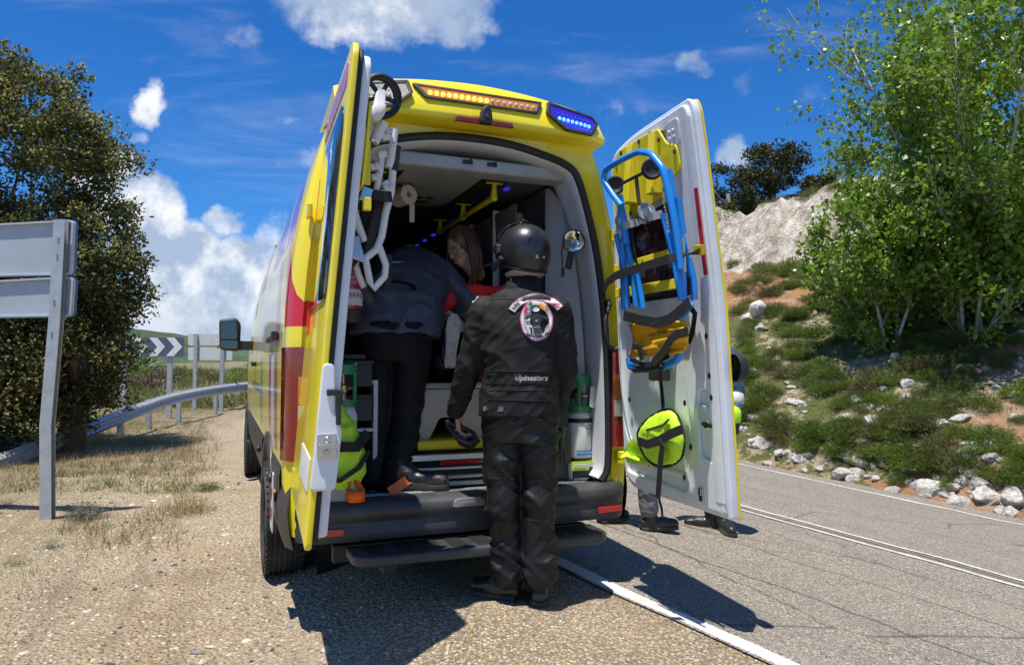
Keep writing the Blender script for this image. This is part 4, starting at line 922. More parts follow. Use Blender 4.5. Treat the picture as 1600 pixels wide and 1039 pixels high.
# ---------------------------------------------------------------- fire extinguisher, oxygen cylinders
b0 = VL(543, 505, .36); ex = vthing('fire_extinguisher', 'red fire extinguisher with white label behind the folded white chair', 'fire extinguisher', b0)
mb = MB(); R_ = .078; mb.lathe([(.001, 0), (R_-.008, 0), (R_, .012), (R_, .25), (R_*.8, .29), (R_*.35, .315), (.02, .32), (.001, .32)], b0, (0, 0, 1), 28); mb.build('cylinder', M['ext'], ex, smooth=50)
mb = MB(); mb.lathe([(R_+.003, .0), (R_+.003, .075)], b0, (0, 0, 1), 28); mb.build('base_cup', M['blk'], ex, smooth=60)
def wrap(o, r, ang0, h0, me, lift=0): # bend a flat mesh round a vertical cylinder (x along the arc)
    mb = MB(); mb.mesh(me, lambda c: o+Vector((sin(ang0+c.x/r)*(r+lift+c.z), -cos(ang0+c.x/r)*(r+lift+c.z), h0+c.y))); return mb
def rectgrid(w, h, n=10, t=.002):
    mb = MB(); mb.grid([[Vector((-w/2+w*i/n, -h/2+h*j, t)) for j in (0, 1)] for i in range(n+1)]); me = bpy.data.meshes.new('r'); me.from_pydata([tuple(v) for v in mb.v], [], mb.f); return me
lb = wrap(b0, R_, .15, .135, rectgrid(.17, .085, 12)).build('label', M['lbl'], ex, smooth=60, fix=False); wrap(b0, R_, .15, .145, text('LOBATO', .034, .001), .003).build('lettering', M['ink'], lb)
wrap(b0, R_, .15, .225, text('POLVO ABC\n6 KG', .022, .001), .002).build('lettering', M['lbl'], ex)
mb = MB(); mb.tube([b0+Vector((0, 0, .32)), b0+Vector((0, 0, .36))], .02); mb.obox(b0+Vector((.03, -.01, .385)), (.07, 0, .01), (0, .01, 0), (0, 0, .006)); mb.obox(b0+Vector((.03, -.01, .36)), (.06, 0, -.006), (0, .012, 0), (0, 0, .008)); mb.build('valve_head', M['blk'], ex, bevel=.003)
mb = MB(); mb.tube([b0+Vector((-.02, -.03, .35)), b0+Vector((-.075, -.05, .33)), b0+Vector((-.092, -.04, .22)), b0+Vector((-.092, -.03, .06))], .012, 8); mb.build('hose', M['rub'], ex, smooth=60)
def oxygen(base, h, label, tag_=True):
    o = vthing('oxygen_cylinder', label, 'oxygen cylinder', base); r = .072
    mb = MB(); mb.lathe([(.001, 0), (r-.01, 0), (r, .012), (r, h-.06), (r*.82, h-.02), (r*.45, h+.0), (.028, h+.02), (.001, h+.02)], base, (0, 0, 1), 28); mb.build('cylinder', M['cyl'], o, smooth=50)
    g = MB(); z0 = h-.015
    g.lathe([(r*.9, z0), (r*1.02, z0), (r*1.04, z0+.035), (r*.9, z0+.035), (r*.9, z0)], base, (0, 0, 1), 28); g.lathe([(r*.86, z0+.165), (r*1.04, z0+.16), (r*1.05, z0+.21), (r*.88, z0+.215), (r*.86, z0+.165)], base, (0, 0, 1), 28)
    for k in range(5): a = 2*pi*k/5+.5; g.tube([base+Vector((cos(a)*r*.97, sin(a)*r*.97, z0+.03)), base+Vector((cos(a)*r*.97, sin(a)*r*.97, z0+.17))], .011, 8)
    g.build('valve_guard', M['grn'], o, smooth=50)
    v = MB(); v.lathe([(.022, h+.02), (.018, h+.05), (.026, h+.055), (.026, h+.09), (.012, h+.1), (.012, h+.14), (.02, h+.145), (.02, h+.165), (.001, h+.17)], base, (0, 0, 1), 12); v.tube([base+Vector((0, 0, h+.075)), base+Vector((.045, -.02, h+.075))], .012, 8); v.tube([base+Vector((-.055, -.03, h+.12)), base+Vector((0, -.045, h+.15)), base+Vector((.06, -.045, h+.205))], .005, 6); v.build('valve', M['brass'], o, smooth=50)
    return o, r
b1 = VL(905, 757, .17); b1.z = .662
ox, r = oxygen(b1, .40, 'white oxygen cylinder with green valve guard standing inside the right edge of the opening')
lb = wrap(b1, r, .1, .155, rectgrid(.11, .026, 8)).build('label', pm('blue_label', (.02, .28, .62), .5), ox, smooth=60, fix=False); wrap(b1, r, .1, .155, text('OXIGENO MEDICINAL', .012, .0008), .003).build('lettering', M['lbl'], lb)
lb = wrap(b1, r, .45, .285, rectgrid(.038, .10, 6)).build('label', pm('grey_label', (.52, .52, .58), .5), ox, smooth=60, fix=False); wrap(b1, r, .45, .285, text('O2\nUN 1072\n2.2\n5 L', .016, .0008), .003).build('lettering', M['bink'], lb)
for h_ in (.10, .325): mb = MB(); mb.lathe([(r+.004, h_), (r+.004, h_+.025)], b1, (0, 0, 1), 28); mb.build('clamp_band', M['rub'], ox, smooth=60)
mb = MB(); mb.obox(b1+Vector((.05, -.085, .19)), (.02, .0, 0), (0, .003, 0), (0, 0, .0)); 
tg = MB(); tg.mesh(plate([rpoly([(-.022, -.06), (.024, -.065), (.018, .05), (-.012, .06)], .01)], .003), lambda c: b1+Vector((.045+c.x, -.085-c.z+.2*c.y*0, .475+c.y))); tg.build('paper_tag', M['lbl'], ox)
b2 = VL(534, 770, .17); b2.z = .662
oxygen(b2, .46, 'oxygen cylinder with green valve guard half hidden behind the yellow bag on the left')
# black carry rack and yellow taped harness beside the right cylinder
rk = vthing('equipment_harness', 'black harness with lime reflective straps in front of the right oxygen cylinder', 'harness', Vector((b1.x, b1.y-.09, .66)))
mb = MB(); mb.strap([b1+Vector((-.09, -.082, .085)), b1+Vector((0, -.086, .085)), b1+Vector((.065, -.06, .085))], (0, -1, 0), .05, .006); mb.strap([b1+Vector((.062, -.075, .11)), b1+Vector((.085, -.07, .05)), b1+Vector((.07, -.075, -.0))], (.6, -.8, 0), .04, .006); mb.build('reflective_strap', M['lime'], rk)
mb = MB(); mb.strap([b1+Vector((-.08, -.087, .085)), b1+Vector((0, -.091, .085)), b1+Vector((.06, -.066, .085))], (0, -1, 0), .018, .004); mb.strap([b1+Vector((.066, -.08, .105)), b1+Vector((.089, -.075, .05)), b1+Vector((.074, -.08, .01))], (.6, -.8, 0), .015, .004); mb.build('silver_stripe', M['silv'], rk)
mb = MB(); mb.tube([b1+Vector((-.10, -.05, .01)), b1+Vector((-.105, -.05, .40)), b1+Vector((-.08, -.05, .42))], .007, 6); mb.obox(b1+Vector((-.115, -.04, .20)), (.03, 0, 0), (0, .03, 0), (0, 0, .10)); mb.obox(b1+Vector((.0, -.072, .045)), (.075, 0, 0), (0, .008, 0), (0, 0, .03)); mb.obox(b1+Vector((-.13, -.03, .36)), (.03, 0, 0), (0, .03, 0), (0, 0, .05))
mb.tube([b1+Vector((-.12, -.07, .30)), b1+Vector((-.14, -.08, .22)), b1+Vector((-.12, -.08, .12)), b1+Vector((-.13, -.07, .05))], .008, 6); mb.build('carry_frame', M['blk'], rk, bevel=.005)
# ---------------------------------------------------------------- soft bags
def blob(rings, n=28, sup=2.6): mb = MB(); mb.loft(rings, n, sup); return mb
def wrinkle(o, amp, sc, st=(1, 1, 1), seed=0, ridged=False):
    me = o.data; me.update(); co = np.empty(len(me.vertices)*3); me.vertices.foreach_get('co', co); co = co.reshape(-1, 3)
    nn = np.empty(len(me.vertices)*3); me.vertices.foreach_get('normal', nn); nn = nn.reshape(-1, 3)
    dv = np.empty(len(co))
    for i, p in enumerate(co):
        q = Vector((p[0]*sc*st[0]+seed, p[1]*sc*st[1], p[2]*sc*st[2])); v = noise.noise(q); v2 = noise.noise(q*2.3+Vector((7, 1, 3)))
        dv[i] = ((1-2*abs(v))*.7+(1-2*abs(v2))*.3-.35) if ridged else v*.7+v2*.3
    co += nn*(dv*amp)[:, None]; me.vertices.foreach_set('co', co.ravel()); me.update(); return o
def softmesh(o, voxel, it=6):    # fuse a mesh into one skin
    m = o.modifiers.new('r', 'REMESH'); m.mode = 'VOXEL'; m.voxel_size = voxel; m.use_smooth_shade = True
    s = o.modifiers.new('s', 'SMOOTH'); s.factor = .5; s.iterations = it
    dg = bpy.context.evaluated_depsgraph_get(); me = bpy.data.meshes.new_from_object(o.evaluated_get(dg)); old = o.data; o.modifiers.clear()
    me.name = old.name; o.data = me; bpy.data.meshes.remove(old); me.polygons.foreach_set('use_smooth', [True]*len(me.polygons)); return o
g0 = VL(532, 770, .06); g0.z = .672; hb = vthing('rescue_bag', 'fluorescent yellow bag with black straps slumped inside the left edge of the opening', 'bag', g0)
mb = MB(); X = Vector((1, 0, 0)); Yv = Vector((0, 1, 0)); cz = [(.045, .095, .09), (.12, .115, .10), (.22, .115, .10), (.33, .10, .09), (.41, .07, .07), (.45, .02, .03)]
mb.loft([(g0+Vector((0, 0, .0)), X*.09, Yv*.08)]+[(g0+Vector((-.02+.02*sin(z*12), 0, z)), X*a, Yv*b) for z, a, b in cz], 28, 2.6); o = mb.build('bag_body', M['hiv'], hb, smooth=180); softmesh(o, .012, 3); wrinkle(o, .022, 9, seed=3, ridged=True)
mb = MB(); mb.strap([g0+Vector((-.10, -.095, .27)), g0+Vector((-.03, -.118, .255)), g0+Vector((.06, -.112, .25)), g0+Vector((.12, -.06, .31))], (0, -1, 0), .05, .01); mb.strap([g0+Vector((-.12, -.09, .10)), g0+Vector((-.02, -.128, .098)), g0+Vector((.07, -.11, .15)), g0+Vector((.13, -.05, .22))], (0, -1, 0), .022, .01); mb.build('strap', M['web'], hb)
mb = MB(); mb.loft([(g0+Vector((-.0, -.01, -.01)), X*.10, Yv*.085), (g0+Vector((0, -.01, .05)), X*.105, Yv*.09)], 24, 3); mb.build('bag_base', pm('grey_canvas', (.42, .41, .38), .8, dirt=.5, var=.2), hb, smooth=50)
# orange strap loop on the sill
s0 = VL(556, 783, -.06); s0.z = .665; os_ = vthing('strap_loop', 'bright orange plastic strap loop lying on the sill at the left', 'strap', s0)
mb = MB(); mb.grid([[s0+Vector((cos(a)*.038*(1-.25*max(0, sin(a))*0), sin(a)*.034, h+(.045*max(0, sin(a))**2))) for h in (0.0, .052)] for a in np.linspace(0, 2*pi, 29)]); so_ = mb.build('band', M['ora'], os_, smooth=60, fix=False); sd = so_.modifiers.new('s', 'SOLIDIFY'); sd.thickness = .006
mb = MB(); mb.strap([s0+Vector((-.03, .02, .08)), s0+Vector((-.01, .05, .105)), s0+Vector((.02, .03, .07))], (0, 0, 1), .012, .005); mb.build('tail', M['ora'], os_)
s1 = s0+Vector((.24, .13, .004)); o2 = vthing('strap_clip', 'orange strap end lying behind the black boot on the sill', 'strap', s1)
mb = MB(); mb.strap([s1+Vector((-.05, 0, .005)), s1+Vector((0, .01, .03)), s1+Vector((.04, 0, .06))], (0, -1, .3), .05, .006); mb.build('band', M['ora'], o2)
# hand lamp on the pillar panel
h0 = VL(895, 378, .015); hl = vthing('hand_lamp', 'round chrome hand lamp clipped to the pale panel inside the right of the opening', 'lamp', h0)
mb = MB(); d = Vector((-.25, -1, .02)).normalized(); mb.lathe([(.001, -.04), (.045, -.03), (.062, 0), (.066, .022), (.058, .024)], h0, d, 28); mb.build('housing', M['blk'], hl, smooth=50)
mb = MB(); mb.lathe([(.058, .023), (.045, .006), (.02, -.008), (.001, -.012)], h0, d, 28); mb.build('reflector', pm('mirror_reflector', (.8, .8, .78), .04, 1, var=.1), hl, smooth=180)
mb = MB(); mb.ball(h0+d*.012, (.012, .012, .012), 8); mb.build('bulb', M['clr'], hl, smooth=180)
mb = MB(); mb.tube([h0+Vector((-.01, 0, -.055)), h0+Vector((-.03, 0, -.15))], [.016, .019], 10); mb.tube([h0+Vector((-.05, 0, .02)), h0+Vector((-.065, .01, -.06)), h0+Vector((-.062, 0, -.16))], .004, 6); mb.tube([h0+Vector((-.062, 0, -.15)), h0+Vector((-.064, 0, -.20))], .010, 8); mb.build('handle', M['blk'], hl, smooth=60)
# hanging roll
t0 = VL(630, 307, .62); tr = vthing('paper_roll', 'pale paper roll hanging from the left ceiling rail in the cabin', 'paper roll', t0)
mb = MB(); mb.lathe([(.018, -.06), (.058, -.06), (.058, .06), (.018, .06), (.018, -.06)], t0, (.4, -1, 0), 28); mb.lathe([(.016, -.06), (.016, .06)], t0, (.4, -1, 0), 16, mi=0); mb.build('roll', M['paper'], tr, smooth=40)
mb = MB(); mb.strap([t0+Vector((.005, 0, -.01)), t0+Vector((0, 0, .08)), t0+Vector((-.005, 0, .17))], (0, -1, 0), .014, .003); mb.build('hanger', M['paper'], tr)
mb = MB(); mb.grid([[t0+Vector((.03+.03*v, -.04, -.05-.11*u)) for v in (0, 1)] for u in (0, .5, 1)]); mb.build('loose_sheet', M['paper'], tr)
# ---------------------------------------------------------------- stretcher
st0 = Vector((-.16, .30, .62)); st = vthing('stretcher', 'ambulance stretcher with yellow frame and blue mattress on its loading platform', 'stretcher', st0)
M['plat'] = pm('grey_platform_panel', (.42, .41, .38), .45, var=.06, dirt=.1)
mb = MB(); mb.box((-.32, .42, 1.10), (.24, 2.3, 1.19)); mb.build('mattress', pm('blue_mattress', (.012, .02, .13), .5), st, bevel=.03)
mb = MB(); mb.box((-.34, .36, 1.185), (.26, .41, 1.215)); mb.box((-.36, .36, 1.07), (-.33, 2.3, 1.10)); mb.box((.25, .36, 1.07), (.28, 2.3, 1.10)); mb.build('side_rail', M['alu'], st, bevel=.006)
mb = MB(); mb.mesh(plate([rpoly([(-.32, 1.18), (.24, 1.18), (.22, .88), (.10, .90), (.03, 1.02), (-.08, 1.02), (-.14, .90), (-.27, .88)], .02)], .02, .004), lambda c: Vector((c.x, .38+c.z, c.y))); mb.build('end_panel', M['plat'], st, smooth=40)
mb = MB(); mb.box((-.30, .30, .845), (.26, 2.2, .90)); mb.build('yellow_base', M['yplas'], st, bevel=.015)
mb = MB(); mb.box((-.33, .22, .80), (.28, .26, .83)); mb.box((-.33, .18, .755), (.28, .22, .765)); mb.build('white_crossbar', M['wtube'], st, bevel=.006)
mb = MB(); mb.box((-.12, .21, .775), (.20, .235, .795)); mb.build('red_bar', M['ext'], st, bevel=.004)
mb = MB(); mb.box((-.38, .20, .70), (.34, .5, .72)); mb.box((-.36, .18, .662), (.34, .45, .69)); mb.build('platform_tray', M['alu'], st, bevel=.006)
mb = MB(); mb.box((-.34, .45, .66), (.28, 2.3, .83)); mb.build('platform_body', M['blk'], st, bevel=.01)
# ---------------------------------------------------------------- blue evacuation chair strapped to the right door
def RW(px, py, w):               # right door, at depth w off its outer skin
    x = .9
    for _ in range(8):
        p = VX(px, py, x); u = -(p.y+.03)/.83; x = Rdoor(u, p.z, w).x
    return VX(px, py, x)
bc = vthing('evacuation_chair', 'folded bright blue evacuation chair with yellow seat strapped to the open right door', 'evacuation chair', RW(1020, 420, .15))
def rt(pts, r, mat, name, w=.17, n=10, par=None):
    mb = MB(); P = [RW(px, py, q[0] if q else w) for px, py, *q in pts]
    if len(P) > 3:               # round the bends
        Q = [P[0]]
        for i in range(1, len(P)-1):
            a = P[i].lerp(P[i-1], .28); b = P[i].lerp(P[i+1], .28)
            for k in range(5): t = k/4; Q.append(a*(1-t)**2+P[i]*2*t*(1-t)+b*t*t)
        Q.append(P[-1]); P = Q
    mb.tube(P, r, n); return mb.build(name, mat, par or bc, smooth=60)
rt([(971, 322), (960, 308), (943, 282), (946, 264), (996, 237), (1017, 240), (1035, 262), (1040, 280), (1053, 338), (1064, 420)], .0165, M['blue'], 'handle_frame', .24)
rt([(968, 306), (974, 345), (979, 382)], .021, M['blue'], 'frame_tube', .20); rt([(963, 367), (976, 420)], .0155, M['blue'], 'frame_tube', .18); rt([(973, 378), (976, 410), (981, 482)], .0165, M['blue'], 'frame_tube', .17)
rt([(980, 380), (989, 430), (994, 480)], .0155, M['blue'], 'frame_tube', .17); rt([(971, 405), (974, 450), (974, 485)], .015, M['blue'], 'frame_tube', .15); rt([(996, 425), (1005, 482)], .0155, M['blue'], 'frame_tube', .18)
rt([(1046, 265), (1055, 320), (1058, 350)], .0145, M['blue'], 'frame_tube', .14); rt([(1037, 334), (1050, 390), (1060, 440), (1066, 468)], .0175, M['blue'], 'frame_tube', .22); rt([(1060, 309), (1063, 340), (1067, 365)], .0185, M['blue'], 'frame_tube', .18); rt([(1064, 360), (1072, 395), (1079, 432)], .0145, M['blue'], 'frame_tube', .14)
rt([(1065, 408), (1067, 440), (1067, 470)], .0185, M['blue'], 'frame_tube', .19); rt([(1076, 404), (1084, 440), (1085, 468)], .0165, M['blue'], 'frame_tube', .13); rt([(1079, 474), (1070, 488), (1056, 500)], .019, M['blue'], 'frame_tube', .18)
rt([(1057, 368), (1063, 400), (1066, 430)], .014, M['blk'], 'slide_sleeve', .19); rt([(1066, 372), (1069, 400), (1070, 425)], .009, M['steel'], 'gas_spring', .19)
rt([(983, 560), (985, 573), (1000, 577), (1040, 572), (1058, 563), (1067, 548)], .0185, M['blue'], 'foot_frame', .20); rt([(992, 577), (1015, 576), (1040, 571)], .0195, M['blk'], 'foam_sleeve', .20)
txm = text('EVACUATION', .034, .001)
p0 = RW(1049, 368, .245); p1 = RW(1037, 288, .245); dv = (p1-p0).normalized(); sv = Vector((0, -1, 0)); sv = (sv-dv*dv.dot(sv)).normalized()*-1; nv = Vector((-1, 0, 0))
mb = MB(); mb.mesh(txm, lambda c: p0.lerp(p1, .5)+dv*c.x+sv*c.y*.7*-1*-1+nv*(.012+c.z)); mb.build('lettering', pm('pale_yellow_print', (.62, .68, .35), .5), bc)
for (px, py, r_, w) in ((1019, 264, .052, .16), (961, 290, .050, .16)):
    c = RW(px, py, w); mb = MB(); axw = Vector((.55, 1, .1)).normalized(); mb.lathe([(r_*.5, -.014), (r_*.85, -.022), (r_, -.012), (r_, .012), (r_*.85, .022), (r_*.5, .014), (.012, .02), (.001, .022)], c, axw, 28); mb.lathe([(r_*.5, -.014), (.001, -.016)], c, axw, 28); mb.build('rubber_wheel', M['rub'], bc, smooth=40)
rt([(972, 287), (1004, 271)], .0085, M['blk'], 'axle', .18); rt([(994, 278), (998, 312), (1000, 320)], .010, M['blk'], 'axle', .18)
for (px, py, r_) in ((973, 345, .040), (1010, 332, .044)):
    c = RW(px, py, .20); axw = Vector((-.5, -1, .15)).normalized(); mb = MB(); mb.lathe([(r_*.62, -.014), (r_*.92, -.016), (r_, -.008), (r_, .008), (r_*.92, .016), (r_*.62, .014)], c, axw, 26); ca = mb.build('caster', M['gry'], bc, smooth=40)
    mb = MB(); mb.lathe([(r_*.62, -.012), (r_*.62, .012), (.012, .02), (.001, .022)], c, axw, 20); mb.obox(c+Vector((.0, .02, .0)), (.012, -.02, 0), (0, .004, 0), (.0, -.01, .05)); mb.obox(c+Vector((.03, -.03, -.02)), (.04, 0, .012), (0, .006, 0), (-.006, 0, .018)); mb.build('caster_hub', pm('pale_grey_plastic', (.42, .44, .45), .35), ca, smooth=40)
# seat cloth: sagging sheet between the side tubes
lft = [(983, 506), (988, 520), (990, 535), (987, 548), (984, 559)]; rgt = [(1073, 502), (1076, 514), (1076, 528), (1074, 540), (1068, 550)]
rows = []
for j in range(13):
    t = j/12; k = t*4; i = min(3, int(k)); f = k-i; lp = (lft[i][0]*(1-f)+lft[i+1][0]*f, lft[i][1]*(1-f)+lft[i+1][1]*f); rp = (rgt[i][0]*(1-f)+rgt[i+1][0]*f, rgt[i][1]*(1-f)+rgt[i+1][1]*f); row = []
    for q in range(17):
        s = q/16; px = lp[0]*(1-s)+rp[0]*s; py = lp[1]*(1-s)+rp[1]*s; w = .205+.03*sin(pi*s)+.012*sin(t*9+s*5)+(.012 if j % 3 == 0 else 0); row.append(RW(px, py, w))
    rows.append(row)
mb = MB(); mb.grid(rows); sc_ = mb.build('seat_cloth', M['ycloth'], bc, smooth=180, fix=False); s_ = sc_.modifiers.new('s', 'SOLIDIFY'); s_.thickness = .008; s_.offset = 0
def on_cloth(body, x0, y0, x1, y1, size, name):
    a = RW(x0, y0, .245); b = RW(x1, y1, .245); d = (b-a).normalized(); n = Vector((-1, 0, 0)); n = (n-d*d.dot(n)).normalized(); up = n.cross(d); 
    mb = MB(); mb.mesh(text(body, size, .001), lambda c: a.lerp(b, .5)+d*c.x+up*c.y+n*(c.z+.004)); mb.build(name, M['bink'], sc_)
on_cloth('VIOIOHUU', 1045, 537, 1006, 546, .040, 'lettering'); on_cloth('Hand Brake', 1010, 525, 1048, 516, .030, 'lettering')
mb = MB()
def rstrap(pts, w, wd, t=.006): mb.strap([RW(px, py, q[0] if q else w) for px, py, *q in pts], (-1, 0, 0), wd, t)
rstrap([(975, 493), (1000, 500), (1027, 505), (1045, 500), (1058, 490), (1078, 472)], .255, .05); rstrap([(1075, 518), (1058, 522), (1048, 530), (1035, 552), (1020, 568)], .27, .04); rstrap([(989, 541), (1000, 543), (1003, 562)], .262, .035); rstrap([(985, 561), (1005, 570), (1020, 568), (1045, 556)], .255, .022)
rstrap([(1073, 472), (1086, 490), (1082, 520), (1076, 535)], .16, .03)
mb.build('seat_strap', M['web'], bc)
mb = MB(); rstrap([(938, 462, .09), (950, 440, .20), (962, 431, .26), (1005, 417, .265), (1047, 404, .265), (1078, 396, .20), (1096, 391, .085)], .2, .042); rstrap([(1000, 430, .14), (1020, 424, .12), (1050, 412, .10)], .1, .03)
mb.obox(RW(1010, 336, .19), (0, .035, .03), (.01, 0, 0), (0, .01, -.02)); mb.build('retaining_strap', M['web'], bc)
mb = MB(); rstrap([(1092, 383, .10), (1092, 398, .10)], .1, .06, .02); mb.build('strap_end', M['yplas'], bc)
rt([(985, 345), (992, 400), (998, 425)], .008, M['blk'], 'brake_rod', .14); rt([(1004, 345), (1012, 362), (1014, 372)], .006, M['blk'], 'brake_rod', .18)
mb = MB(); c = RW(1030, 586, .12); mb.obox(c, (.03, 0, 0), (0, .055, 0), (0, 0, .028)); mb.build('foot_bracket', M['blk'], bc, bevel=.008)
# ---------------------------------------------------------------- round yellow bag hanging below it
bb = vthing('hanging_bag', 'fluorescent yellow drum bag with black piping hanging on the open right door', 'bag', RW(1030, 690, .15))
outl = [(998, 676), (1012, 656), (1028, 646), (1044, 641), (1057, 650), (1066, 676), (1067, 700), (1062, 716), (1047, 726), (1028, 727), (1012, 716), (1002, 698)]
N = 48; P = []
Q = [Vector((*p, 0)) for p in outl]
for k in range(N):
    s = k/N*len(Q); i = int(s); f = s-i; a, b, c, d = Q[i-1], Q[i % len(Q)], Q[(i+1) % len(Q)], Q[(i+2) % len(Q)]
    P.append(.5*((2*b)+(c-a)*f+(2*a-5*b+4*c-d)*f*f+(3*b-a-3*c+d)*f**3))
cen = Vector((1033, 686, 0)); rings = []
for sc, w in ((.02, .262), (.5, .262), (.85, .252), (.97, .235), (1.0, .215), (1.03, .17), (1.0, .12), (.9, .085), (.02, .08)):
    rings.append([RW(*(cen+(p-cen)*sc)[:2], w) for p in P])
mb = MB(); mb.grid(rings, close=True); bo = mb.build('bag_body', M['hiv'], bb, smooth=180); wrinkle(bo, .012, 14, seed=9, ridged=True)
mb = MB(); mb.tube(rings[4]+[rings[4][0]], .011, 8, cap=False); mb.build('piping', M['web'], bb, smooth=180)
mb = MB(); rstrap([(997, 689), (1012, 694), (1030, 688), (1050, 677), (1067, 670)], .275, .042); rstrap([(1029, 689), (1035, 697), (1032, 720), (1030, 750), (1028, 778)], .30, .034); rstrap([(1029, 776), (1034, 795), (1035, 808)], .22, .012)
rstrap([(1032, 569, .24), (1033, 600, .16), (1036, 632, .18), (1036, 650, .24)], .2, .026); rstrap([(1010, 672), (1036, 664), (1045, 655)], .265, .008); mb.build('strap', M['web'], bb)
mb = MB(); mb.loft([(RW(px, py, .15), Vector((0, a, 0)), Vector((.05, 0, .02)))for px, py, a in ((978, 712, .03), (990, 706, .06), (1005, 712, .09), (1020, 716, .08))], 20); fo = mb.build('side_flap', M['hiv'], bb, smooth=180); 
mb = MB(); mb.grid([[RW(px, py, w) for px, py, w in row] for row in (((974, 708, .12), (980, 722, .12), (1005, 726, .14), (1022, 727, .2)), ((979, 695, .15), (985, 708, .17), (1006, 714, .2), (1020, 715, .24)), ((990, 682, .16), (996, 690, .19), (1006, 700, .22), (1015, 705, .24)))]); mb.build('side_flap', M['hiv'], bb, smooth=180)
# ================================================================ people
M['skin'] = pm('skin', (.48, .25, .17), .5, var=.12, vs=20)
M['skin2'] = pm('skin_light', (.50, .30, .23), .5, var=.1, vs=20)
def cloth(name, col, rough=.62, spec=.5, bump=.0012): return pm(name, col, rough, var=.25, vs=14, bump=bump, bs=170, spec=spec, sheen=.0)
M['jk'] = cloth('black_riding_jacket', (.0125, .012, .0125), .72, .3); M['tr'] = cloth('black_riding_trousers', (.0062, .0062, .0068), .5, .4)
M['jk2'] = cloth('charcoal_jacket', (.075, .082, .105), .48, .5); M['tr2'] = cloth('black_work_trousers', (.006, .006, .007), .65, .3)
M['boot'] = pm('black_boot_leather', (.011, .011, .012), .42, var=.3, vs=30, bump=.0008, bs=120, coat=.3, dirt=.05)
M['sole'] = pm('boot_sole', (.02, .02, .02), .75, var=.3, dirt=.4)
M['hair'] = pm('brown_hair', (.10, .048, .026), .42, var=.5, vs=6, bump=.002, bs=90)
M['redv'] = cloth('red_uniform', (.78, .016, .016), .6)
M['navy'] = cloth('navy_uniform', (.012, .022, .055), .6); M['jean'] = cloth('dark_denim', (.02, .025, .045), .7)
M['helm'] = pm('matt_black_helmet', (.013, .013, .014), .34, var=.12, vs=5, coat=.3, dirt=.04)
M['visor'] = pm('smoke_visor', (.02, .02, .022), .04, var=.1, coat=1, spec=.9)
M['sneak'] = pm('grey_shoe_sole', (.52, .51, .48), .75, var=.25, vs=40, dirt=.3); M['sneak2'] = pm('pale_shoe_sole', (.55, .53, .46), .7, var=.15, dirt=.3)
V3 = Vector
def folds(o, amp, sc, st, seed, skew=.5):        # sharp cloth creases running aslant
    me = o.data; me.update(); n = len(me.vertices); co = np.empty(n*3); me.vertices.foreach_get('co', co); co = co.reshape(-1, 3); nn = np.empty(n*3); me.vertices.foreach_get('normal', nn); nn = nn.reshape(-1, 3); dv = np.empty(n)
    for i, p in enumerate(co):
        x, y, z = p; z2 = z+skew*x+.3*skew*y; q = Vector((x*sc*st[0]+seed, y*sc*st[1], z2*sc*st[2])); w = noise.noise_vector(q*.6)*.5; v = 1-abs(noise.noise(q+w))*2.2; m = .35+.65*max(0, min(1, .5+1.4*noise.noise(Vector((x*2.5, y*2.5, z*2.5+seed)))))
        dv[i] = (max(0, v)**2.2-.22)*m
    co += nn*(dv*amp)[:, None]; me.vertices.foreach_set('co', co.ravel()); me.update(); return o
def limb(mb, pts, n=14):         # chain of tapered capsules: [(point, radius), ...]
    for (a, ra), (b, rb) in zip(pts, pts[1:]): mb.cap2(a, ra, b, rb, n)
def trunk(mb, rings, n=28, sup=2.5):  # [(centre, lateral unit, depth unit, half width, half depth)]
    mb.loft([(c, l*w, d*h) for c, l, d, w, h in rings], n, sup)
def hand(mb, wr, fwd, palm, side, s=1.0, curl=.5, spread=.08):
    # wr wrist, fwd along the forearm, palm = normal out of the palm, side = towards the thumb
    fwd = fwd.normalized(); palm = (palm-fwd*fwd.dot(palm)).normalized(); side = (side-fwd*fwd.dot(side)-palm*palm.dot(side)).normalized()
    c0 = wr+fwd*.02*s; c1 = wr+fwd*.09*s
    for k in (-1, -.33, .33, 1): mb.cap2(c0+side*k*.018*s, .014*s, c1+side*k*.030*s, .012*s, 10)
    for k, L in ((1, .068), (.36, .078), (-.3, .072), (-.95, .056)):
        p = c1+side*k*.029*s; d = (fwd+side*k*spread).normalized(); r = .0095*s; a = curl*.5
        for q in range(3):
            d2 = (d*cos(a)+palm*sin(a)).normalized(); e = p+d2*L*s*(.45, .32, .25)[q]; mb.cap2(p, r, e, r*.92, 8); p = e; r *= .92; a += curl*.75
    p = c0+side*.026*s+fwd*.012*s; d = (side*.8+fwd*.65+palm*.35).normalized()
    for q, L in enumerate((.042, .032, .026)): e = p+d*L*s; mb.cap2(p, (.013-.0015*q)*s, e, (.0115-.0015*q)*s, 8); p = e; d = (d+fwd*.35+palm*.35*curl).normalized()
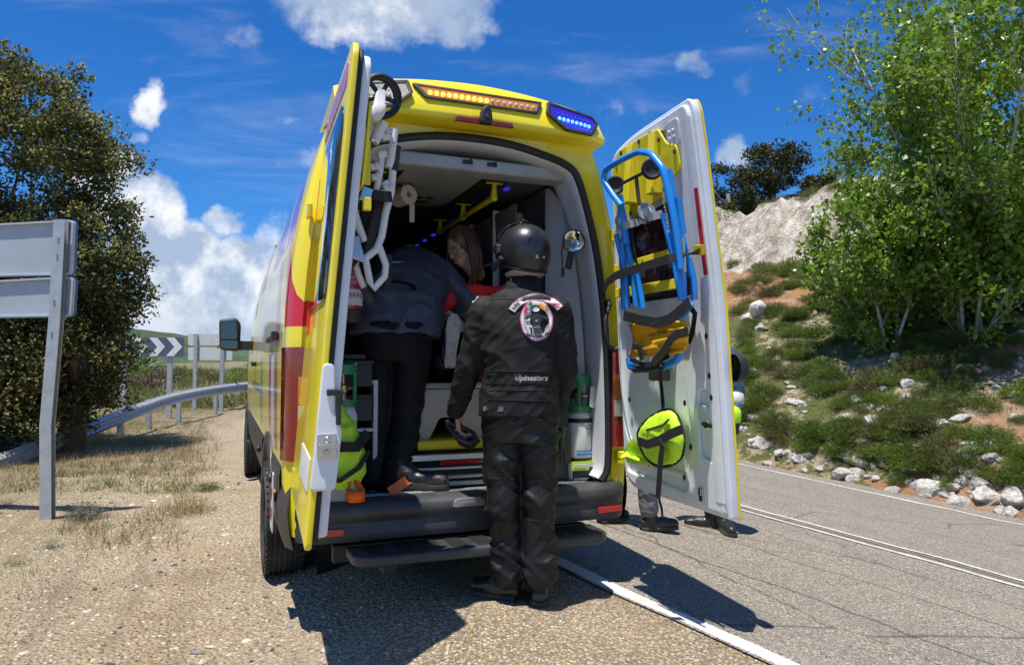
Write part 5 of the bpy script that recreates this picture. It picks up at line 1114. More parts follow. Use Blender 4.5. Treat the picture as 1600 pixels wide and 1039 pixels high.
def head(mb, c, f, up, s=1.0):   # c centre of the head, f facing, up
    l = f.cross(up).normalized(); up = l.cross(f).normalized()
    A = (l, f, up)
    mb.ball(c+up*.02*s, (.076*s, .096*s, .105*s), 20, ax=A); mb.ball(c+f*.018*s-up*.055*s, (.060*s, .075*s, .07*s), 16, ax=A); mb.ball(c+f*.058*s-up*.098*s, (.026*s, .022*s, .02*s), 12, ax=A)
    mb.cap2(c+f*.092*s+up*.012*s, .009*s, c+f*.112*s-up*.030*s, .014*s, 10)                        # nose
    for q in (-1, 1):
        mb.ball(c+l*q*.078*s-up*.012*s-f*.008*s, (.010*s, .018*s, .032*s), 10, ax=A); mb.cap2(c+f*.086*s+l*q*.020*s+up*.024*s, .011*s, c+f*.070*s+l*q*.050*s+up*.022*s, .010*s, 8)
        mb.ball(c+f*.075*s+l*q*.034*s-up*.035*s, (.02*s, .016*s, .018*s), 10, ax=A)
    mb.ball(c+f*.090*s-up*.066*s, (.022*s, .010*s, .006*s), 10, ax=A); mb.ball(c+f*.088*s-up*.078*s, (.018*s, .011*s, .007*s), 10, ax=A)
def foot(mb, heel, toe, w=.05, h=.05):
    heel = V3(heel); toe = V3(toe); d = (toe-heel); mb.cap2(heel+d*.08+V3((0, 0, w*.95)), w*.8, heel+d*.62+V3((0, 0, w*.9)), w*.92, 12); mb.cap2(heel+d*.55+V3((0, 0, w*.85)), w*.95, toe-d.normalized()*w*.7+V3((0, 0, w*.78)), w*.72, 12)
def boots(t, heel, toe, ank, hgt, name='boot', mat=None, w=.054, stripe=False):
    heel, toe, ank = V3(heel), V3(toe), V3(ank); mb = MB(); d = (toe-heel).normalized(); l = d.cross(V3((0, 0, 1))).normalized(); L = (toe-heel).length
    prof = [(.0, .040, .0), (.04, .046, .03), (.10, .043, .06), (.16, .048, .05), (.22, .053, .04), (.26, .050, .02), (.29, .040, .005), (.305, .02, 0)]
    limb(mb, [(heel+d*.06+V3((0, 0, .075)), .050), (heel+d*.07+V3((0, 0, hgt*.6)), .056), (ank+V3((0, 0, hgt*.5)), .062)]); foot(mb, heel, toe, w)
    b = mb.build(name, mat or M['boot'], t, smooth=180); softmesh(b, .009, 4); wrinkle(b, .004, 30, (1, 1, 2), 5, True)
    so = MB(); pts = [(0, .034), (.03, .044), (.09, .041), (.16, .047), (.22, .051), (.265, .046), (.295, .028), (.303, .0)]
    k = L/.303; ol = [(x*k, y) for x, y in pts]+[(x*k, -y) for x, y in pts[-2::-1]]
    so.mesh(plate([ol], .026, .004), lambda c: heel+d*c.x+l*c.y+V3((0, 0, .014+c.z+(.0)))); so.build('sole', M['sole'], b, smooth=40); return b
def person(label, base, group=None): return thing('person', label, 'person', base, None, group)
def patch_on(target, c, n, up, me, lift=.004, warp=None):   # project a flat mesh onto a garment along n
    l = up.cross(n).normalized(); up = n.cross(l).normalized(); mb = MB(); inv = target.matrix_world.inverted(); dg = None
    off = BASE[rootof(target)]
    def fn(q):
        p = c+l*q.x+up*q.y; o = p+n*.25-off; ok, loc, nor, i = target.ray_cast(o, -n)
        return (loc+off if ok else p)+n*(lift+q.z)
    mb.mesh(me, fn); return mb
# ---------------------------------------------------------------- the rider in the helmet, back to the camera
Yr = 3.50; P = lambda px, py, dy=0: W(px, py, Yr+dy)
gz = ground_h(.05, 3.45)+.001
rid = person('rider in black motorcycle suit and matt black helmet standing behind the ambulance', (P(812, 930).x, Yr, gz))
L_ = V3((1, -.10, 0)).normalized(); D_ = V3((.10, 1, 0)).normalized(); UP = V3((0, 0, 1))    # lateral, facing
hipL, hipR = P(785, 655), P(838, 655, -.01); kneL, kneR = P(786, 772, -.02), P(842, 772, -.02); ankL, ankR = P(793, 885, -.0), P(843, 885, -.03)
shL, shR = P(750, 487), P(876, 487, -.02); elL, elR = P(733, 572, .02), P(882, 572, .02); wrL, wrR = P(713, 640, .10), P(872, 628, .20)
hc = P(815, 398, .02); nk = P(815, 452)
heelL, toeL = P(806, 927, .02), P(736, 918, .09); heelR, toeR = P(843, 930, -.05), P(842, 918, .23)
for q in (heelL, toeL, heelR, toeR): q.z = ground_h(q.x, q.y)+.003
mb = MB(); head(mb, hc, (D_*.95+V3((-.25, 0, -.12))).normalized(), UP); limb(mb, [(hc-UP*.06, .058), (nk-UP*.04, .062)])
trunk(mb, [(P(815, 462), L_, D_, .12, .07), (P(814, 480), L_, D_, .185, .095), (P(813, 530), L_, D_, .17, .11), (P(812, 590), L_, D_, .145, .10), (P(811, 640), L_, D_, .16, .11), (P(811, 670), L_, D_, .14, .10)])
limb(mb, [(shL, .055), (elL, .042), (wrL, .029)]); limb(mb, [(shR, .055), (elR, .042), (wrR, .029)]); limb(mb, [(hipL, .085), (kneL, .056), (ankL, .042)]); limb(mb, [(hipR, .085), (kneR, .056), (ankR, .042)])
foot(mb, heelL, toeL, .042); foot(mb, heelR, toeR, .042)
hand(mb, wrL, (P(716, 668, .14)-wrL), V3((1, .15, .1)), V3((-.2, 1, 0)), 1.05, .75); hand(mb, wrR, V3((-.2, .9, -.4)), V3((-1, 0, 0)), V3((0, .3, 1)), 1, .5)
bd = mb.build('body', M['skin'], rid, smooth=180); softmesh(bd, .0052, 2)
mb = MB(); trunk(mb, [(P(816, 434, .02), L_, D_, .074, .078), (P(816, 446), L_, D_, .084, .088), (P(816, 453), L_, D_, .09, .09), (P(815, 462), L_, D_, .145, .105), (P(814, 478), L_, D_, .19, .128), (P(813, 510), L_, D_, .205, .142), (P(812, 550), L_, D_, .195, .143), (P(812, 585), L_, D_, .182, .138), (P(811, 600), L_, D_, .184, .138), (P(810, 632), L_, D_, .195, .146), (P(810, 650), L_, D_, .196, .148)], 36)
limb(mb, [(shL+L_*.02, .078), (elL, .066), (wrL, .050)], 18); limb(mb, [(shR-L_*.02, .078), (elR, .068), (wrR, .054)], 18)
jk = mb.build('jacket', M['jk'], rid, smooth=180); softmesh(jk, .0085, 5); folds(jk, .013, 4.0, (1, 1, 1.6), 11, .5); folds(jk, .006, 9, (1, 1, 1.7), 31, -.6)
mb = MB(); trunk(mb, [(P(811, 632), L_, D_, .175, .13), (P(811, 660), L_, D_, .185, .14), (P(811, 690), L_, D_, .17, .135)], 30)
limb(mb, [(hipL-L_*.005, .105), (kneL, .082), (ankL+UP*.06, .078), (ankL-UP*.02, .088)], 20); limb(mb, [(hipR+L_*.005, .105), (kneR, .082), (ankR+UP*.06, .078), (ankR-UP*.02, .086)], 20)
for k_ in (kneL, kneR): mb.ball(k_-D_*.02-UP*.02, (.085, .08, .11), 16)
tr = mb.build('trousers', M['tr'], rid, smooth=180); softmesh(tr, .0085, 4); folds(tr, .020, 3.8, (1, 1, 2.3), 4, .7); folds(tr, .012, 6.5, (1, 1, 2.0), 17, -.8)
boots(rid, heelL, toeL, ankL, .16); boots(rid, heelR, toeR, ankR, .16)
# jacket details: yoke seams, waist belt, hem panels, elbow pads
def belt(target, zc, h, col, name, grow=.006, par=None, ang=None):
    pass
nB = (-D_*1.0+L_*.03).normalized()
def jp(px, py): q = P(px, py); return q
b_ = patch_on(jk, P(812, 590), nB, UP, plate([densify(rpoly([(-.165, -.030), (.165, -.030), (.165, .035), (-.165, .035)], .01), .02)], .006, .002), .000); b_.build('lumbar_belt', M['jk'], jk, smooth=50)
mb = patch_on(jk, P(832, 590), nB, UP, text('alpinestars', .036, .001, bold=.0008, shear=.25), .008); mb.build('lettering', pm('grey_print', (.42, .42, .43), .5), jk)
me = plate([rpoly([(-.05, -.012), (.05, -.012), (.05, .012), (-.05, .012)], .004)], .003); mb = patch_on(jk, P(774, 636), nB, UP, me, .003); mb.build('reflective_panel', pm('dark_grey_reflective', (.12, .12, .13), .4), jk)
mb = patch_on(jk, P(786, 455), (nB+UP*.8).normalized(), UP, plate([rpoly([(-.05, -.008), (.05, -.008), (.045, .012), (-.045, .012)], .004)], .003), .004); mb.build('reflective_panel', pm('mid_grey_reflective', (.28, .27, .29), .45), jk)
# the club patch on the back (flat embroidery)
pc = P(840, 503); R1 = .076; wm = pm('patch_white', (.66, .64, .66), .8, var=.08, vs=60); pk = pm('patch_pink_edge', (.62, .16, .24), .8); bkm = pm('patch_black', (.02, .02, .025), .8); gm = pm('patch_grey', (.25, .25, .27), .8)
def circ(r, n=40, a=1, b=1, wob=0): return [(r*a*cos(2*pi*k/n)*(1+wob*sin(9*2*pi*k/n)), r*b*sin(2*pi*k/n)*(1+wob*cos(7*2*pi*k/n))) for k in range(n)]
tl = V3((0, 0, 1)); cenp = pc; upP = (UP-L_*.06).normalized()
pd = patch_on(jk, pc, nB, upP, plate([circ(R1*1.04, 48, .98, 1.27, .015)], .003), .004).build('back_patch', pk, jk)
patch_on(jk, pc, nB, upP, plate([circ(R1*.97, 48, .98, 1.27, .012)], .003), .006).build('patch_field', wm, jk)
patch_on(jk, pc, nB, upP, plate([circ(R1*.80, 40, .98, 1.27), circ(R1*.77, 40, .98, 1.27)], .002), .0085).build('patch_ring', gm, jk)
def pshape(pts, mat, lift=.010, name='patch_motif'): patch_on(jk, pc, nB, upP, plate([pts], .002), lift).build(name, mat, jk)
pshape([(-.060, .040), (-.045, .064), (-.034, .056), (-.048, .030)], pm('flag_red', (.55, .02, .05), .8)); pshape([(-.045, .064), (-.036, .074), (-.026, .066), (-.034, .056)], wm); pshape([(-.036, .076), (-.026, .092), (-.014, .084), (-.024, .062)], pm('flag_green', (.01, .18, .07), .8))
pshape([(.024, .082), (.052, .056), (.046, .036), (.018, .060)], pm('flag_orange', (.75, .24, .02), .8)); pshape([(.030, .076), (.050, .056), (.048, .048), (.026, .068)], pm('flag_yellow', (.75, .50, .03), .8))
pshape([(x, y+.052) for x, y in circ(.021, 18, 1, .95)], bkm, .010); pshape([(x, y+.050) for x, y in circ(.015, 16, 1.1, .7)], wm, .012)
pshape([(-.018, .032), (.018, .032), (.024, .0), (.014, -.03), (-.014, -.03), (-.024, .0)], bkm); pshape([(-.056, .012), (-.030, .026), (-.016, .020), (-.030, .012), (-.048, .002)], bkm); pshape([(.056, .012), (.030, .026), (.016, .020), (.030, .012), (.048, .002)], bkm)
pshape([(x, y-.004) for x, y in circ(.006, 14)], gm, .012); pshape([(-.016, -.03), (.016, -.03), (.022, -.066), (-.022, -.066)], gm); pshape([(-.034, -.034), (-.024, -.034), (-.022, -.066), (-.030, -.062)], bkm); pshape([(.034, -.034), (.024, -.034), (.022, -.066), (.030, -.062)], bkm)
for k in range(4): pshape([(-.016, -.036-.008*k), (.016, -.036-.008*k), (.017, -.039-.008*k), (-.017, -.039-.008*k)], bkm, .012)
def arctext(body, size, r, a0, step, cx, cy, flip=1):
    mb = MB()
    for i, chh in enumerate(body):
        if chh == ' ': continue
        a = a0-step*i*flip; me = text(chh, size, .001, bold=.0006)
        mb.mesh(me, lambda q: V3((cx+(r+flip*q.y)*cos(a)+flip*q.x*sin(a)*1, cy+(r+flip*q.y)*sin(a)-flip*q.x*cos(a), q.z)))
    me = bpy.data.meshes.new('t'); me.from_pydata([tuple(v) for v in mb.v], [], mb.f); return me
patch_on(jk, pc, nB, upP, arctext('AMISTAD MC', .018, .090, -pi/2-.60, .135, 0, .010, -1), .009).build('lettering', bkm, jk)
arc = [(.155*cos(a), .155*sin(a)-.028) for a in np.linspace(.62, pi-.62, 26)]+[(.125*cos(a), .125*sin(a)-.028) for a in np.linspace(pi-.62, .62, 26)]
arcb = [(.159*cos(a), .159*sin(a)-.028) for a in np.linspace(.60, pi-.60, 26)]+[(.121*cos(a), .121*sin(a)-.028) for a in np.linspace(pi-.60, .60, 26)]
patch_on(jk, pc, nB, upP, plate([arcb], .003), .004).build('rocker_patch', pk, jk); patch_on(jk, pc, nB, upP, plate([arc], .003), .006).build('rocker_field', wm, jk)
patch_on(jk, pc, nB, upP, arctext('LOS CHANGOBIKERS', .022, .140, pi-.72, .113, 0, -.028), .009).build('lettering', bkm, jk)
# seams, pocket flaps and knee panels of the riding suit
def seam(tg, a, b, n, w=.004, mat=None, lift=.001, name='seam'):
    A_, B_ = P(*a), P(*b); c = (A_+B_)/2; d = (B_-A_); L = d.length; ang = math.atan2(d.z, d.dot(L_)); cs, sn_ = cos(ang), sin(ang)
    pts = [(-L/2+L*i/14, -w/2) for i in range(15)]+[(L/2-L*i/14, w/2) for i in range(15)]; patch_on(tg, c, n, UP, plate([[(x*cs-y*sn_, x*sn_+y*cs) for x, y in pts]], .004, .0015), lift).build(name, mat or M['web'], tg)
for a, b in (((757, 468), (876, 474)), ((771, 472), (768, 582)), ((868, 478), (860, 582)), ((766, 608), (864, 608)), ((766, 622), (864, 624)), ((795, 596), (793, 650))): seam(jk, a, b, nB)
for a, b in (((735, 500), (727, 560)), ((716, 585), (744, 592)), ((712, 612), (738, 618))): seam(jk, a, b, V3((-.5, -1, .1)).normalized())
for x0 in (765, 826):
    for y0 in (742, 806): seam(tr, (x0, y0), (x0+44, y0+2), nB, .006)
    seam(tr, (x0+22, 690), (x0+20, 880), nB, .004)
for x0, n_ in ((758, V3((-.9, -.6, 0)).normalized()), (862, V3((.9, -.6, 0)).normalized())):
    for y0 in (690, 705): seam(tr, (x0-12, y0), (x0+14, y0), n_, .010, M['tr'], .002, 'pocket_flap')
# sleeve badge
sn = (V3((-.55, -1, .25))).normalized(); patch_on(jk, P(747, 470), sn, UP, plate([circ(.020, 20, .8, 1.2), circ(.014, 20, .8, 1.2)], .002), .004).build('sleeve_badge', pm('badge_grey', (.45, .45, .46), .6), jk)
# helmet
hf = (D_*.80+V3((-.62, 0, -.08))).normalized(); hl_ = hf.cross(UP).normalized()
def hm(x, y, z): return hc+hl_*x+hf*y+UP*z
rows = []
for i in range(19):
    th = pi*i/18*.70; row = []
    for k in range(40):
        a = 2*pi*k/40; fr = max(0, sin(a)); z = cos(th)*.135; r = sin(th)
        zz = z+.012-(.045*max(0, -sin(a))*sst(.6, 1, i/18))+(.10*fr**3*sst(.72, 1, i/18)); row.append(hm(cos(a)*r*.132, sin(a)*r*.155-.012, zz))
    rows.append(row)
rows += [[hc+(p-hc)*.90-UP*.012 for p in rows[-1]], [hc+(p-hc)*.8+UP*.02 for p in rows[-1]]]
mb = MB(); mb.grid(rows, close=True); he = mb.build('helmet', M['helm'], rid, smooth=180)
mb = MB(); mb.tube([V3(p)+ (V3(p)-hc).normalized()*.003 for p in rows[18]]+[V3(rows[18][0])], .0065, 8, cap=False); mb.build('edge_trim', M['rub'], he, smooth=180)
rv = []
for i in range(9):
    e = radians(28+i*9); row = []
    for k in range(17):
        a = radians(18+144*k/16); row.append(hm(cos(a)*cos(e)*.147, sin(a)*cos(e)*.172-.012, sin(e)*.150+.012))
    rv.append(row)
mb = MB(); mb.grid(rv); vi = mb.build('visor', M['visor'], he, smooth=180, fix=False); s_ = vi.modifiers.new('s', 'SOLIDIFY'); s_.thickness = .004
for s in (-1, 1):
    mb = MB(); mb.lathe([(.001, .014), (.022, .012), (.028, .004), (.028, -.006)], hm(s*.132, .02, .02), hl_*s, 18); pv = mb.build('visor_pivot', M['visor'], he, smooth=40)
mb = MB(); mb.loft([(hm(0, .02+.03*q, .147-.004*q*q), hl_*(.035-.006*abs(q)), UP*(.012-.004*abs(q))) for q in (-1.6, -1, 0, 1, 1.6)], 12); mb.build('top_vent', M['blk'], he, smooth=60)
mb = MB(); mb.lathe([(.001, .006), (.010, .004), (.011, 0)], hm(-.02, -.158, -.045), -hf, 12); mb.build('rear_stud', M['steel'], he)
mb = MB(); mb.obox(hm(.015, -.1595, -.045), hl_*.010, hf*.002, UP*.003); mb.build('rear_tag', M['silv'], he)
mb = MB(); mb.mesh(plate([rpoly([(-.014, -.014), (.014, -.014), (.014, .014), (-.014, .014)], .012), circ(.009, 12)], .001), lambda c: hm(-.055+c.x, -.148, .03+c.y)+(-hf)*.006); mb.build('logo_print', M['blk'], he)
pz = MB(); pz.tube([hm(-.133, -.02, -.03), hm(-.13, .03, -.055), hm(-.115, .08, -.07)], .012, 8); pz.build('strap_ratchet', M['blk'], he, smooth=60)
mb = MB(); mb.loft([(hm(0, -.03, -.118), hl_*.085, hf*.085), (hm(0, -.03, -.098), hl_*.098, hf*.098)], 24); mb.build('padding', pm('grey_helmet_lining', (.30, .30, .31), .9), he, smooth=60)
# goggles held in his left hand
gc = P(720, 674, .13); gg = thing('goggles', 'black riding goggles dangling from the helmeted rider\'s left hand', 'goggles', gc)
mb = MB(); ring = []
for k in range(29): a = 2*pi*k/28; ring.append(gc+V3((.07*cos(a)-.02*sin(a), .015*cos(2*a), .040*sin(a)-.028*cos(a)+.008*cos(2*a))))
mb.tube(ring, .011, 8, cap=False); gf = mb.build('frame', M['blk'], gg, smooth=180); mb = MB(); mb.add([gc+V3((0, .012, 0))]+ring[:-1], [(0, k+1, (k+1) % 28+1) for k in range(28)]); mb.build('lens', M['visor'], gg, smooth=180)
mb = MB(); mb.strap([gc+V3((.06, 0, -.02)), gc+V3((.085, .02, -.05)), gc+V3((.05, .03, -.085)), gc+V3((-.0, .02, -.06)), gc+V3((-.05, .01, .03))], (0, -1, .2), .03, .004); mb.build('strap', M['web'], gg)
# ---------------------------------------------------------------- the man bending over the stretcher
Yb = 4.0; P = lambda px, py, dy=0: W(px, py, Yb+dy)
bm_ = person('man in charcoal jacket and black trousers bending into the ambulance over the stretcher', VANM @ V3((-.33, .12, .66)))
Lb = V3((1, .12, 0)).normalized(); Db = V3((-.05, 1, 0)).normalized()
fz = .664; hipL, hipR = P(592, 540), P(645, 540); kneL, kneR = P(590, 660, -.05), P(634, 655, -.05); ankL, ankR = P(585, 745, -.12), P(620, 745, -.18)
spine = [P(618, 520, .0), P(625, 485, .10), P(640, 448, .26), P(650, 422, .42), P(645, 405, .52)]
shL, shR = P(600, 420, .48), P(695, 428, .40); elR = P(733, 470, .40); wrR = P(708, 515, .50); elL = P(590, 470, .65); wrL = P(640, 500, .72)
hcb = P(640, 408, .66)
mb = MB(); head(mb, hcb, V3((.2, .75, -.6)).normalized(), V3((0, .6, .75))); limb(mb, [(hcb, .055), (spine[4], .06)])
dn = [(Lb, V3((0, .9, -.1)).normalized()), (Lb, V3((0, .8, -.6)).normalized()), (Lb, V3((0, .6, -.8)).normalized()), (Lb, V3((0, .5, -.85)).normalized()), (Lb, V3((0, .5, -.85)).normalized())]
trunk(mb, [(c, l, d, w, h) for c, (l, d), w, h in zip(spine, dn, (.15, .15, .16, .17, .10), (.11, .10, .10, .09, .07))])
limb(mb, [(shL, .055), (elL, .042), (wrL, .03)]); limb(mb, [(shR, .055), (elR, .042), (wrR, .03)]); limb(mb, [(hipL, .085), (kneL, .056), (ankL, .042)]); limb(mb, [(hipR, .085), (kneR, .056), (ankR, .042)])
hand(mb, wrR, V3((-.5, .6, -.5)), V3((0, .2, -1)), V3((-.5, .8, 0)), 1, .5); hand(mb, wrL, V3((.3, .7, -.4)), V3((0, .2, -1)), V3((1, 0, 0)), 1, .5)
b = mb.build('body', M['skin'], bm_, smooth=180); softmesh(b, .008, 3)
mb = MB(); trunk(mb, [(c, l, d, w, h) for c, (l, d), w, h in zip([spine[0]-UP*.02]+spine[1:], dn, (.255, .245, .23, .215, .12), (.155, .165, .15, .125, .085))], 34); limb(mb, [(shL, .085), (elL, .07), (wrL, .052)], 16); limb(mb, [(shR-Lb*.02, .088), (elR, .072), (wrR, .054)], 16)
jb = mb.build('jacket', M['jk2'], bm_, smooth=180); softmesh(jb, .009, 5); folds(jb, .018, 5, (1, 1, 1.4), 51, .6)
def gl(px, py, mat, pts, nm, n=V3((-.1, -1, .6)).normalized(), tg=jb): return patch_on(tg, P(px, py, .2), n, UP, plate([pts], .003), .004).build(nm, mat, tg)
gl(624, 415, M['silv'], rpoly([(-.07, -.012), (.02, .010), (.025, .026), (-.06, .006)], .003), 'reflective_panel'); gl(605, 452, M['silv'], [(-.06, -.02), (.03, .004), (.03, .012), (-.06, -.008)], 'reflective_panel'); gl(725, 462, M['silv'], [(-.02, -.006), (.02, .006), (.02, .010), (-.02, -.001)], 'reflective_panel')
gl(632, 474, M['tr2'], rpoly([(-.15, -.05), (.12, -.05), (.10, .0), (.0, .025), (-.13, .0)], .04, 6), 'back_panel')
mb = MB(); trunk(mb, [(P(618, 505), Lb, Db, .20, .14), (P(618, 540), Lb, Db, .205, .15), (P(618, 565), Lb, Db, .19, .14)], 30); limb(mb, [(hipL, .112), (kneL, .085), (ankL, .080)], 18); limb(mb, [(hipR, .112), (kneR, .085), (ankR, .080)], 18)
tb_ = mb.build('trousers', M['tr2'], bm_, smooth=180); softmesh(tb_, .0095, 4); folds(tb_, .015, 4.5, (1, 1, 2.2), 77, .6)
def vz(v, z): v = V3(v); v.z = z; return v
hR, tR = P(618, 770, -.20), P(668, 762, -.22); hL, tL = P(578, 770, -.12), P(592, 770, .14)
boots(bm_, vz(hR, fz), vz(hR, fz)+(vz(tR, fz)-vz(hR, fz)).normalized()*.29, ankR, .12, 'shoe'); boots(bm_, vz(hL, fz), vz(tL, fz), ankL, .12, 'shoe')
# ---------------------------------------------------------------- paramedic with long hair
Yw = 4.42; P = lambda px, py, dy=0: W(px, py, Yw+dy)
wo_ = person('paramedic with long brown hair, glasses and red uniform leaning over the patient in the cabin', VANM @ V3((.2, .95, .625)))
hcw = P(722, 386); fw = V3((-.62, -.62, -.42)).normalized(); upw = V3((-.2, -.1, 1)).normalized()
mb = MB(); head(mb, hcw, fw, upw, .98); nkw = P(745, 428, .06); limb(mb, [(hcw-UP*.06, .05), (nkw, .052)])
cw = [P(752, 448, .06), P(762, 480, .12), P(765, 530, .16), P(765, 580, .18), P(765, 640, .2)]
Lw = V3((.75, .65, 0)).normalized(); Dw = V3((-.65, .75, 0)).normalized()
trunk(mb, [(c, Lw, Dw, w, h) for c, w, h in zip(cw, (.15, .17, .14, .14, .15), (.08, .10, .09, .1, .1))])
sa, sb_ = P(710, 450, -.02), P(800, 452, .15); limb(mb, [(sa, .05), (P(690, 480, -.05), .042), (P(685, 505, -.1), .036), (P(702, 492, -.2), .028)]); limb(mb, [(sb_, .05), (P(812, 520, .1), .042), (P(770, 560, .05), .03)])
hand(mb, P(702, 492, -.2), V3((.5, -.5, -.4)), V3((0, 0, -1)), V3((.4, .4, 0)), .92, .5); hand(mb, P(770, 560, .05), V3((-.8, -.2, -.2)), V3((0, 0, -1)), V3((0, .8, 0)), .92, .5)
for s in (-1, 1): a = cw[4]+Lw*s*.09; limb(mb, [(a, .085), (vz(a, 1.08), .055), (vz(a, .70), .04)]); foot(mb, vz(a, .63)-Dw*-.05, vz(a, .63)+Dw*-.2, .04)
b = mb.build('body', M['skin2'], wo_, smooth=180); softmesh(b, .0055, 2)
lw = fw.cross(upw).normalized(); uw = lw.cross(fw).normalized()
eb = MB()
for s in (-1, 1): eb.ball(hcw+fw*.084+lw*s*.033+uw*.006, (.012, .012, .012), 10)
ey = eb.build('eyes', pm('eye_white', (.6, .58, .55), .2), wo_, smooth=180); eb = MB()
for s in (-1, 1): eb.ball(hcw+fw*.094+lw*s*.033+uw*.005, (.0055, .0055, .0055), 8); eb.cap2(hcw+fw*.094+lw*s*.018+uw*.026, .003, hcw+fw*.082+lw*s*.05+uw*.028, .0025, 6)
eb.build('iris_and_brow', M['hair'], wo_, smooth=180)
eb = MB(); eb.ball(hcw+fw*.099-uw*.067, (.018, .018, .005), 10, ax=(lw, fw, uw)); eb.build('lips', pm('lips', (.35, .10, .09), .4), wo_, smooth=180)
eb = MB()
for s in (-1, 1): eb.tube([hcw+fw*(.106-.02*abs(cos(2*pi*k/16))*.3)+lw*(s*.033+.025*cos(2*pi*k/16))+uw*(.002+.020*sin(2*pi*k/16)) for k in range(17)], .0016, 6, cap=False); eb.tube([hcw+fw*.10+lw*s*.058+uw*.006, hcw+fw*.0+lw*s*.080+uw*.006], .0016, 6)
eb.tube([hcw+fw*.108-lw*.008, hcw+fw*.112, hcw+fw*.108+lw*.008], .0016, 6); eb.build('glasses', M['bink'], wo_, smooth=60)
# hair: cap plus long strands
mb = MB()
mb.ball(hcw+uw*.030-fw*.016, (.088, .104, .108), 22, ax=(lw, fw, uw))
hr = random.Random(5)
for k in range(64):
    a = radians(-10+200*k/63); rad = lw*-cos(a)*.086-fw*(sin(a)*.10-.0); rt_ = hcw+uw*(.10-.0*hr.random())+rad*.55-fw*.01; mid = hcw+rad*1.12+uw*(-.02+.03*hr.random()); dr = .20+.08*hr.random()
    end = mid-UP*dr+rad*.15+V3((hr.uniform(-.02, .02), hr.uniform(-.02, .02), 0)); m2 = mid.lerp(end, .5)+rad*.15
    mb.tube([rt_, mid+uw*.05, mid, m2, end], [.010, .012, .012, .010, .002], 6)
mb.build('hair', M['hair'], wo_, smooth=180)
mb = MB(); trunk(mb, [(c, Lw, Dw, w, h) for c, w, h in zip([cw[0]-UP*.0]+cw[1:], (.17, .20, .17, .17, .18), (.11, .125, .12, .12, .13))], 28); limb(mb, [(sa+Lw*.02, .068), (P(690, 480, -.05), .062), (P(684, 502, -.09), .058)], 14); limb(mb, [(sb_, .07), (P(812, 520, .1), .06), (P(790, 545, .07), .05)], 14)
jw = mb.build('jacket', M['redv'], wo_, smooth=180); softmesh(jw, .009, 4); wrinkle(jw, .012, 7, (1, 1, 1.6), 23, True)
mb = MB()
for s in (-1, 1): a = cw[4]+Lw*s*.09; limb(mb, [(a, .10), (vz(a, 1.08), .075), (vz(a, .72), .07)], 14)
mb.build('trousers', M['navy'], wo_, smooth=180)
# ---------------------------------------------------------------- patient on the stretcher, soles towards the camera
pt = person('patient lying on the stretcher with worn grey shoe soles towards the open doors', VANM @ V3((-.06, .5, 1.19)))
Fv = (VANM.to_3x3() @ V3((0, 1, 0))); Rv = (VANM.to_3x3() @ V3((1, 0, 0)))
def pv(x, y, z): return VANM @ V3((x, y, z))
mb = MB(); head(mb, pv(-.05, 2.12, 1.34), UP, Fv); limb(mb, [(pv(-.05, 2.05, 1.31), .055), (pv(-.05, 1.95, 1.28), .06)]); trunk(mb, [(pv(-.05, 1.93, 1.28), Rv, UP, .15, .08), (pv(-.05, 1.8, 1.29), Rv, UP, .19, .10), (pv(-.05, 1.5, 1.28), Rv, UP, .15, .09), (pv(-.05, 1.3, 1.28), Rv, UP, .16, .09)])
ftx = (-.20, -.006)
for x in ftx: limb(mb, [(pv(x*.6-.03, 1.3, 1.27), .085), (pv(x, .95, 1.32), .055), (pv(x, .52, 1.33), .04)]); mb.cap2(pv(x, .47, 1.34), .035, pv(x, .45, 1.5), .03)
for s in (-1, 1): limb(mb, [(pv(-.05+s*.2, 1.88, 1.27), .05), (pv(-.05+s*.26, 1.6, 1.24), .04), (pv(-.05+s*.22, 1.36, 1.25), .03)]); hand(mb, pv(-.05+s*.22, 1.36, 1.25), -Fv, -UP, Rv*-s, 1, .4)
b = mb.build('body', M['skin'], pt, smooth=180); softmesh(b, .009, 3)
mb = MB(); trunk(mb, [(pv(-.05, 1.95, 1.28), Rv, UP, .17, .10), (pv(-.05, 1.8, 1.29), Rv, UP, .21, .12), (pv(-.05, 1.35, 1.28), Rv, UP, .19, .11)])
for s in (-1, 1): limb(mb, [(pv(-.05+s*.2, 1.88, 1.27), .07), (pv(-.05+s*.26, 1.6, 1.24), .06), (pv(-.05+s*.235, 1.42, 1.25), .05)])
mb.build('jacket', M['navy'], pt, smooth=180); mb = MB(); trunk(mb, [(pv(-.05, 1.40, 1.28), Rv, UP, .185, .105), (pv(-.05, 1.25, 1.28), Rv, UP, .18, .105)])
for x in ftx: limb(mb, [(pv(x*.6-.03, 1.28, 1.27), .10), (pv(x, .95, 1.32), .075), (pv(x, .56, 1.33), .065)])
o = mb.build('trousers', M['jean'], pt, smooth=180); softmesh(o, .012, 3); wrinkle(o, .012, 8, seed=3, ridged=True)
